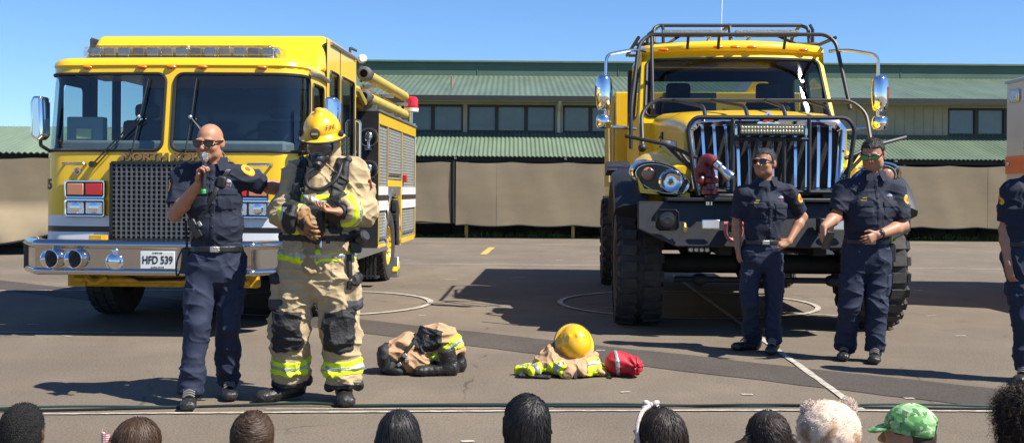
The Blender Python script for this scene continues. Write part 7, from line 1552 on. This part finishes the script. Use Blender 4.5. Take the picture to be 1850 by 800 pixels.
# ------------------------------------------------------------------ gear on the ground
g0 = ground_at(762, 672); c_ = V3(g0); tg = empty('turnout_trousers', g0); tg.scale = (.95,) * 3; tag(tg, 'tan turnout trousers rolled down in a heap with black knee pad', 'trousers')
TANH = mat('heap_tan', (.46, .28, .15), .85, var=.16, vscale=8, bump=.5, bscale=240)
f = Field((-.42, -.32, -.02), (.42, .32, .5), .006)
f.ell((-.18, .02, .13), (.13, .15, .13), None, .06); f.ell((-.12, .0, .22), (.09, .11, .09), None, .05); f.ell((-.05, -.02, .10), (.13, .14, .10), None, .05); f.cone((-.05, .0, .14), (.07, .0, .25), .09, .10, .06); f.cone((.07, .0, .25), (.14, .0, .27), .10, .105, .05); f.tor((.14, .0, .27), (.25, -.02, .12), .108, .10, (0, 1, 0), .04, (0, 1)); f.cone((-.2, .06, .08), (.05, .08, .07), .08, .07, .05)
f.tor((.22, -.01, .16), (.26, -.02, .10), .085, .085, (0, 1, 0), .004, (1, 1), 'd'); f.cut((0, 0, .0), (0, 0, -1))
th = f.build('gathered_cloth', TANH, tg, disp=lambda v: wr(.022, 1, 41)(v) + .008 * fold(v, 11, 42))
tdh = lambda v: wr(.022, 1, 41)(v) + .008 * fold(v, 11, 42)
f.shell(.012, lambda P: np.maximum(np.linalg.norm((P - V3(.05, -.09, .27)) / np.array((.115, .10, .10)), axis=-1) - 1, -.5)).build('knee_pad', KNEE, th, disp=lambda v: wr(.018, 1, 41)(v) + .008 * fold(v, 18, 3))
d = nrm((.11, -.02, -.15)); q_ = V3(.205, -.01, .18); ls = f.shell(.010, lambda P: np.maximum(np.abs((P - q_) @ d) - .036, np.linalg.norm(P - q_, axis=-1) - .16)).build('cuff_stripe', LIME, th, disp=tdh); f.shell(.014, lambda P: np.maximum(np.abs((P - q_) @ d) - .011, np.linalg.norm(P - q_, axis=-1) - .16)).build('reflective_band', SILV, ls, disp=tdh)
f2 = Field((-.45, -.32, -.02), (.2, .32, .5), .007); f2.ell((-.285, -.02, .12), (.055, .14, .12), None, .03); f2.ell((-.20, -.09, .04), (.10, .08, .05), None, .03); f2.cut((0, 0, 0), (0, 0, -1)); f2.build('black_lining', NYL, tg, disp=wr(.016, 1, 44))
sp = MB(); sp.tube([(-.20, -.13, .05), (-.15, -.16, .12), (-.10, -.155, .2), (-.06, -.13, .25)], .016, n=6); so_ = sp.build('brace_strap', NYL, tg)
for q in ((-.16, -.175, .09), (-.10, -.18, .12), (-.12, -.175, .16)): MB().bx(q, (.035, .012, .028), (0, random.uniform(-1, 1), 0)).build('metal_buckle', BUCK, so_, bevel=.004)
for k, (bx_, by_, lab) in enumerate(((.19, -.13, 'black rubber boot poking out of the rolled trousers, nearest the camera'), (.24, .02, 'second black boot half hidden inside the rolled trousers'))):
    b0 = empty('fire_boot', g0 + Vector((bx_, by_, 0))); tag(b0, lab, 'boot')
    o = shoe('boot_shell', b0, (0, 0, .12), (-.2, -.03 - .02 * k, .0), BOOT, 1.12, h=.13, boot_r=.06)
g1 = ground_at(1020, 676); tc = empty('turnout_coat', g1); tag(tc, 'tan turnout coat folded in a flat heap with lime reflective trim', 'coat')
f = Field((-.42, -.3, -.02), (.42, .35, .4), .006)
f.ell((.03, .03, .08), (.22, .17, .10), None, .05); f.ell((-.10, -.02, .09), (.10, .11, .09), None, .05); f.ell((.14, .03, .10), (.10, .11, .10), None, .05); f.ell((-.02, .08, .13), (.13, .1, .08), None, .04); f.tor((-.10, -.04, .09), (-.32, -.09, .025), (.10, .06), (.09, .022), (0, 1, 0), .04); f.tor((.14, -.02, .08), (.29, -.05, .03), (.09, .05), (.08, .024), (0, 1, 0), .04); f.cone((-.07, -.08, .10), (.02, -.16, .05), .05, .05, .04); f.cone((.03, -.10, .05), (.12, -.12, .05), .05, .05, .04); f.cut((0, 0, 0), (0, 0, -1))
chp = f.build('folded_cloth', TANH, tc, disp=lambda v: wr(.018, 1, 51)(v) + .007 * fold(v, 13, 52)); d5 = lambda v: wr(.018, 1, 51)(v) + .007 * fold(v, 13, 52)
for a_, d, hw_, r_ in ((V3(-.27, -.09, .03), nrm((.75, .6, .1)), .035, .17), (V3(-.12, -.17, .03), nrm((-.2, 1, .25)), .03, .14), (V3(.25, -.06, .04), nrm((.6, -.75, -.1)), .035, .13)):
    ls = f.shell(.010, lambda P: np.maximum(np.maximum(np.abs((P - a_) @ d) - hw_, np.linalg.norm(P - a_, axis=-1) - r_), -P[..., 2] + .01)).build('lime_trim', LIME, chp, disp=d5); f.shell(.014, lambda P: np.maximum(np.maximum(np.abs((P - a_) @ d) - .011, np.linalg.norm(P - a_, axis=-1) - r_), -P[..., 2] + .01)).build('reflective_band', SILV, ls, disp=d5)
MB().tube([(.085, -.10, .12), (.075, -.155, .09), (.07, -.18, .04), (.065, -.19, .005)], .018, n=6).build('black_tab', NYL, tc)
f2 = Field((-.42, -.35, -.02), (.42, .35, .4), .007); f2.tor((-.33, -.13, .02), (-.12, -.18, .012), (.05, .018), (.04, .012), (0, 1, 0), .02); f2.build('dark_lining', NYL, tc, disp=wr(.008, 1, 5))
# helmet lying on the coat
Mq = np.array(Matrix(((1, 0, 0), (0, 1, 0), (0, 0, 1)))); Mq = Rz(.10) @ Ry(.0) @ Rx(.98)
hr_ = empty('fire_helmet', g1 + Vector((.072, .03, .225))); tag(hr_, 'yellow fire helmet lying tilted on the folded turnout coat', 'helmet')
sh, bo, eo, Lh, n_ = helmet(V3(0, 0, 0), Mq @ Rz(math.pi), None, sc=1.0)
for o in (sh, bo, eo): o.parent = hr_
eo.parent = bo; sh.name = 'shell'; bo.name = 'brim'; eo.name = 'brim_edge'
# red bag
g2 = ground_at(1126, 679); rb = empty('red_bag', g2); tag(rb, 'small red gathered gear bag with a grey reflective band', 'bag')
f = Field((-.2, -.2, -.02), (.2, .2, .3), .005); f.tor((-.05, 0, .10), (.05, -.01, .085), (.085, .09), (.082, .075), (0, 1, 0), .03); f.ell((.08, -.05, .075), (.05, .05, .06), None, .04); f.cut((0, 0, 0), (0, 0, -1))
def rdisp(v):
    q = v - np.array((.09, -.06, .085)); a_ = np.arctan2(q[:, 2], q[:, 0]); r_ = np.linalg.norm(q, axis=1); return .006 * np.sin(a_ * 9 + 12 * r_) * np.clip(1.2 - r_ * 7, 0, 1) + wr(.007, 1, 61)(v)
rbo = f.build('bag_body', mat('red_nylon', (.42, .008, .022), .6, var=.15, vscale=12, bump=.3, bscale=150), rb, disp=rdisp)
f.shell(.006, lambda P: np.abs(P[..., 0] + .052 + .12 * (P[..., 2] - .1)) - .012).build('reflective_band', SILV, rbo, disp=rdisp)
kn = MB()
for k in range(5): a_ = k * 1.3; kn.tube([(.09, -.105, .09), (.09 + .025 * math.cos(a_), -.125, .09 + .025 * math.sin(a_)), (.09 + .04 * math.cos(a_ + .4), -.118, .085 + .04 * math.sin(a_ + .4))], .008, n=6)
kn.build('gathered_neck', MATS['red_nylon'], rbo)
MB().tube([(-.10, -.06, .012), (-.13, -.10, .008), (-.10, -.13, .008)], .007, n=6).build('black_cord', NYL, rb)
# cables on the ground
CABG = mat('green_cable', (.018, .055, .042), .45); CABK = mat('black_cable', (.012, .012, .012), .5)
def cable(name, pts, m, ph, label):
    P = []; pts = [ground_at(*q) for q in pts]; 
    for i in range(len(pts) - 1):
        for k in range(14): t_ = k / 14; q = pts[i].lerp(pts[i + 1], t_); P.append(q)
    n = len(P); Q_ = []
    for i, q in enumerate(P):
        u = i * .11 + ph; Q_.append((q.x, q.y + .018 * math.sin(u * 1.3) + .012 * math.sin(u * .37 + 2 * ph), .010 + .008 * max(0, math.sin(u * .9))))
    tag(MB().tube(Q_, .0075, n=7).build(name, m), label, 'cable')
line = [(-60, 742), (120, 740), (300, 738), (480, 732), (560, 731), (640, 735), (900, 733), (1100, 732), (1260, 734), (1450, 733), (1640, 735), (1800, 738), (1920, 740)]
cable('electric_cable', line, CABG, 0.0, 'green electric cable lying across the asphalt in front of the feet'); cable('electric_cable', [(a, b_ + 2) for a, b_ in line], CABK, 2.6, 'black electric cable twisted along beside the green one')
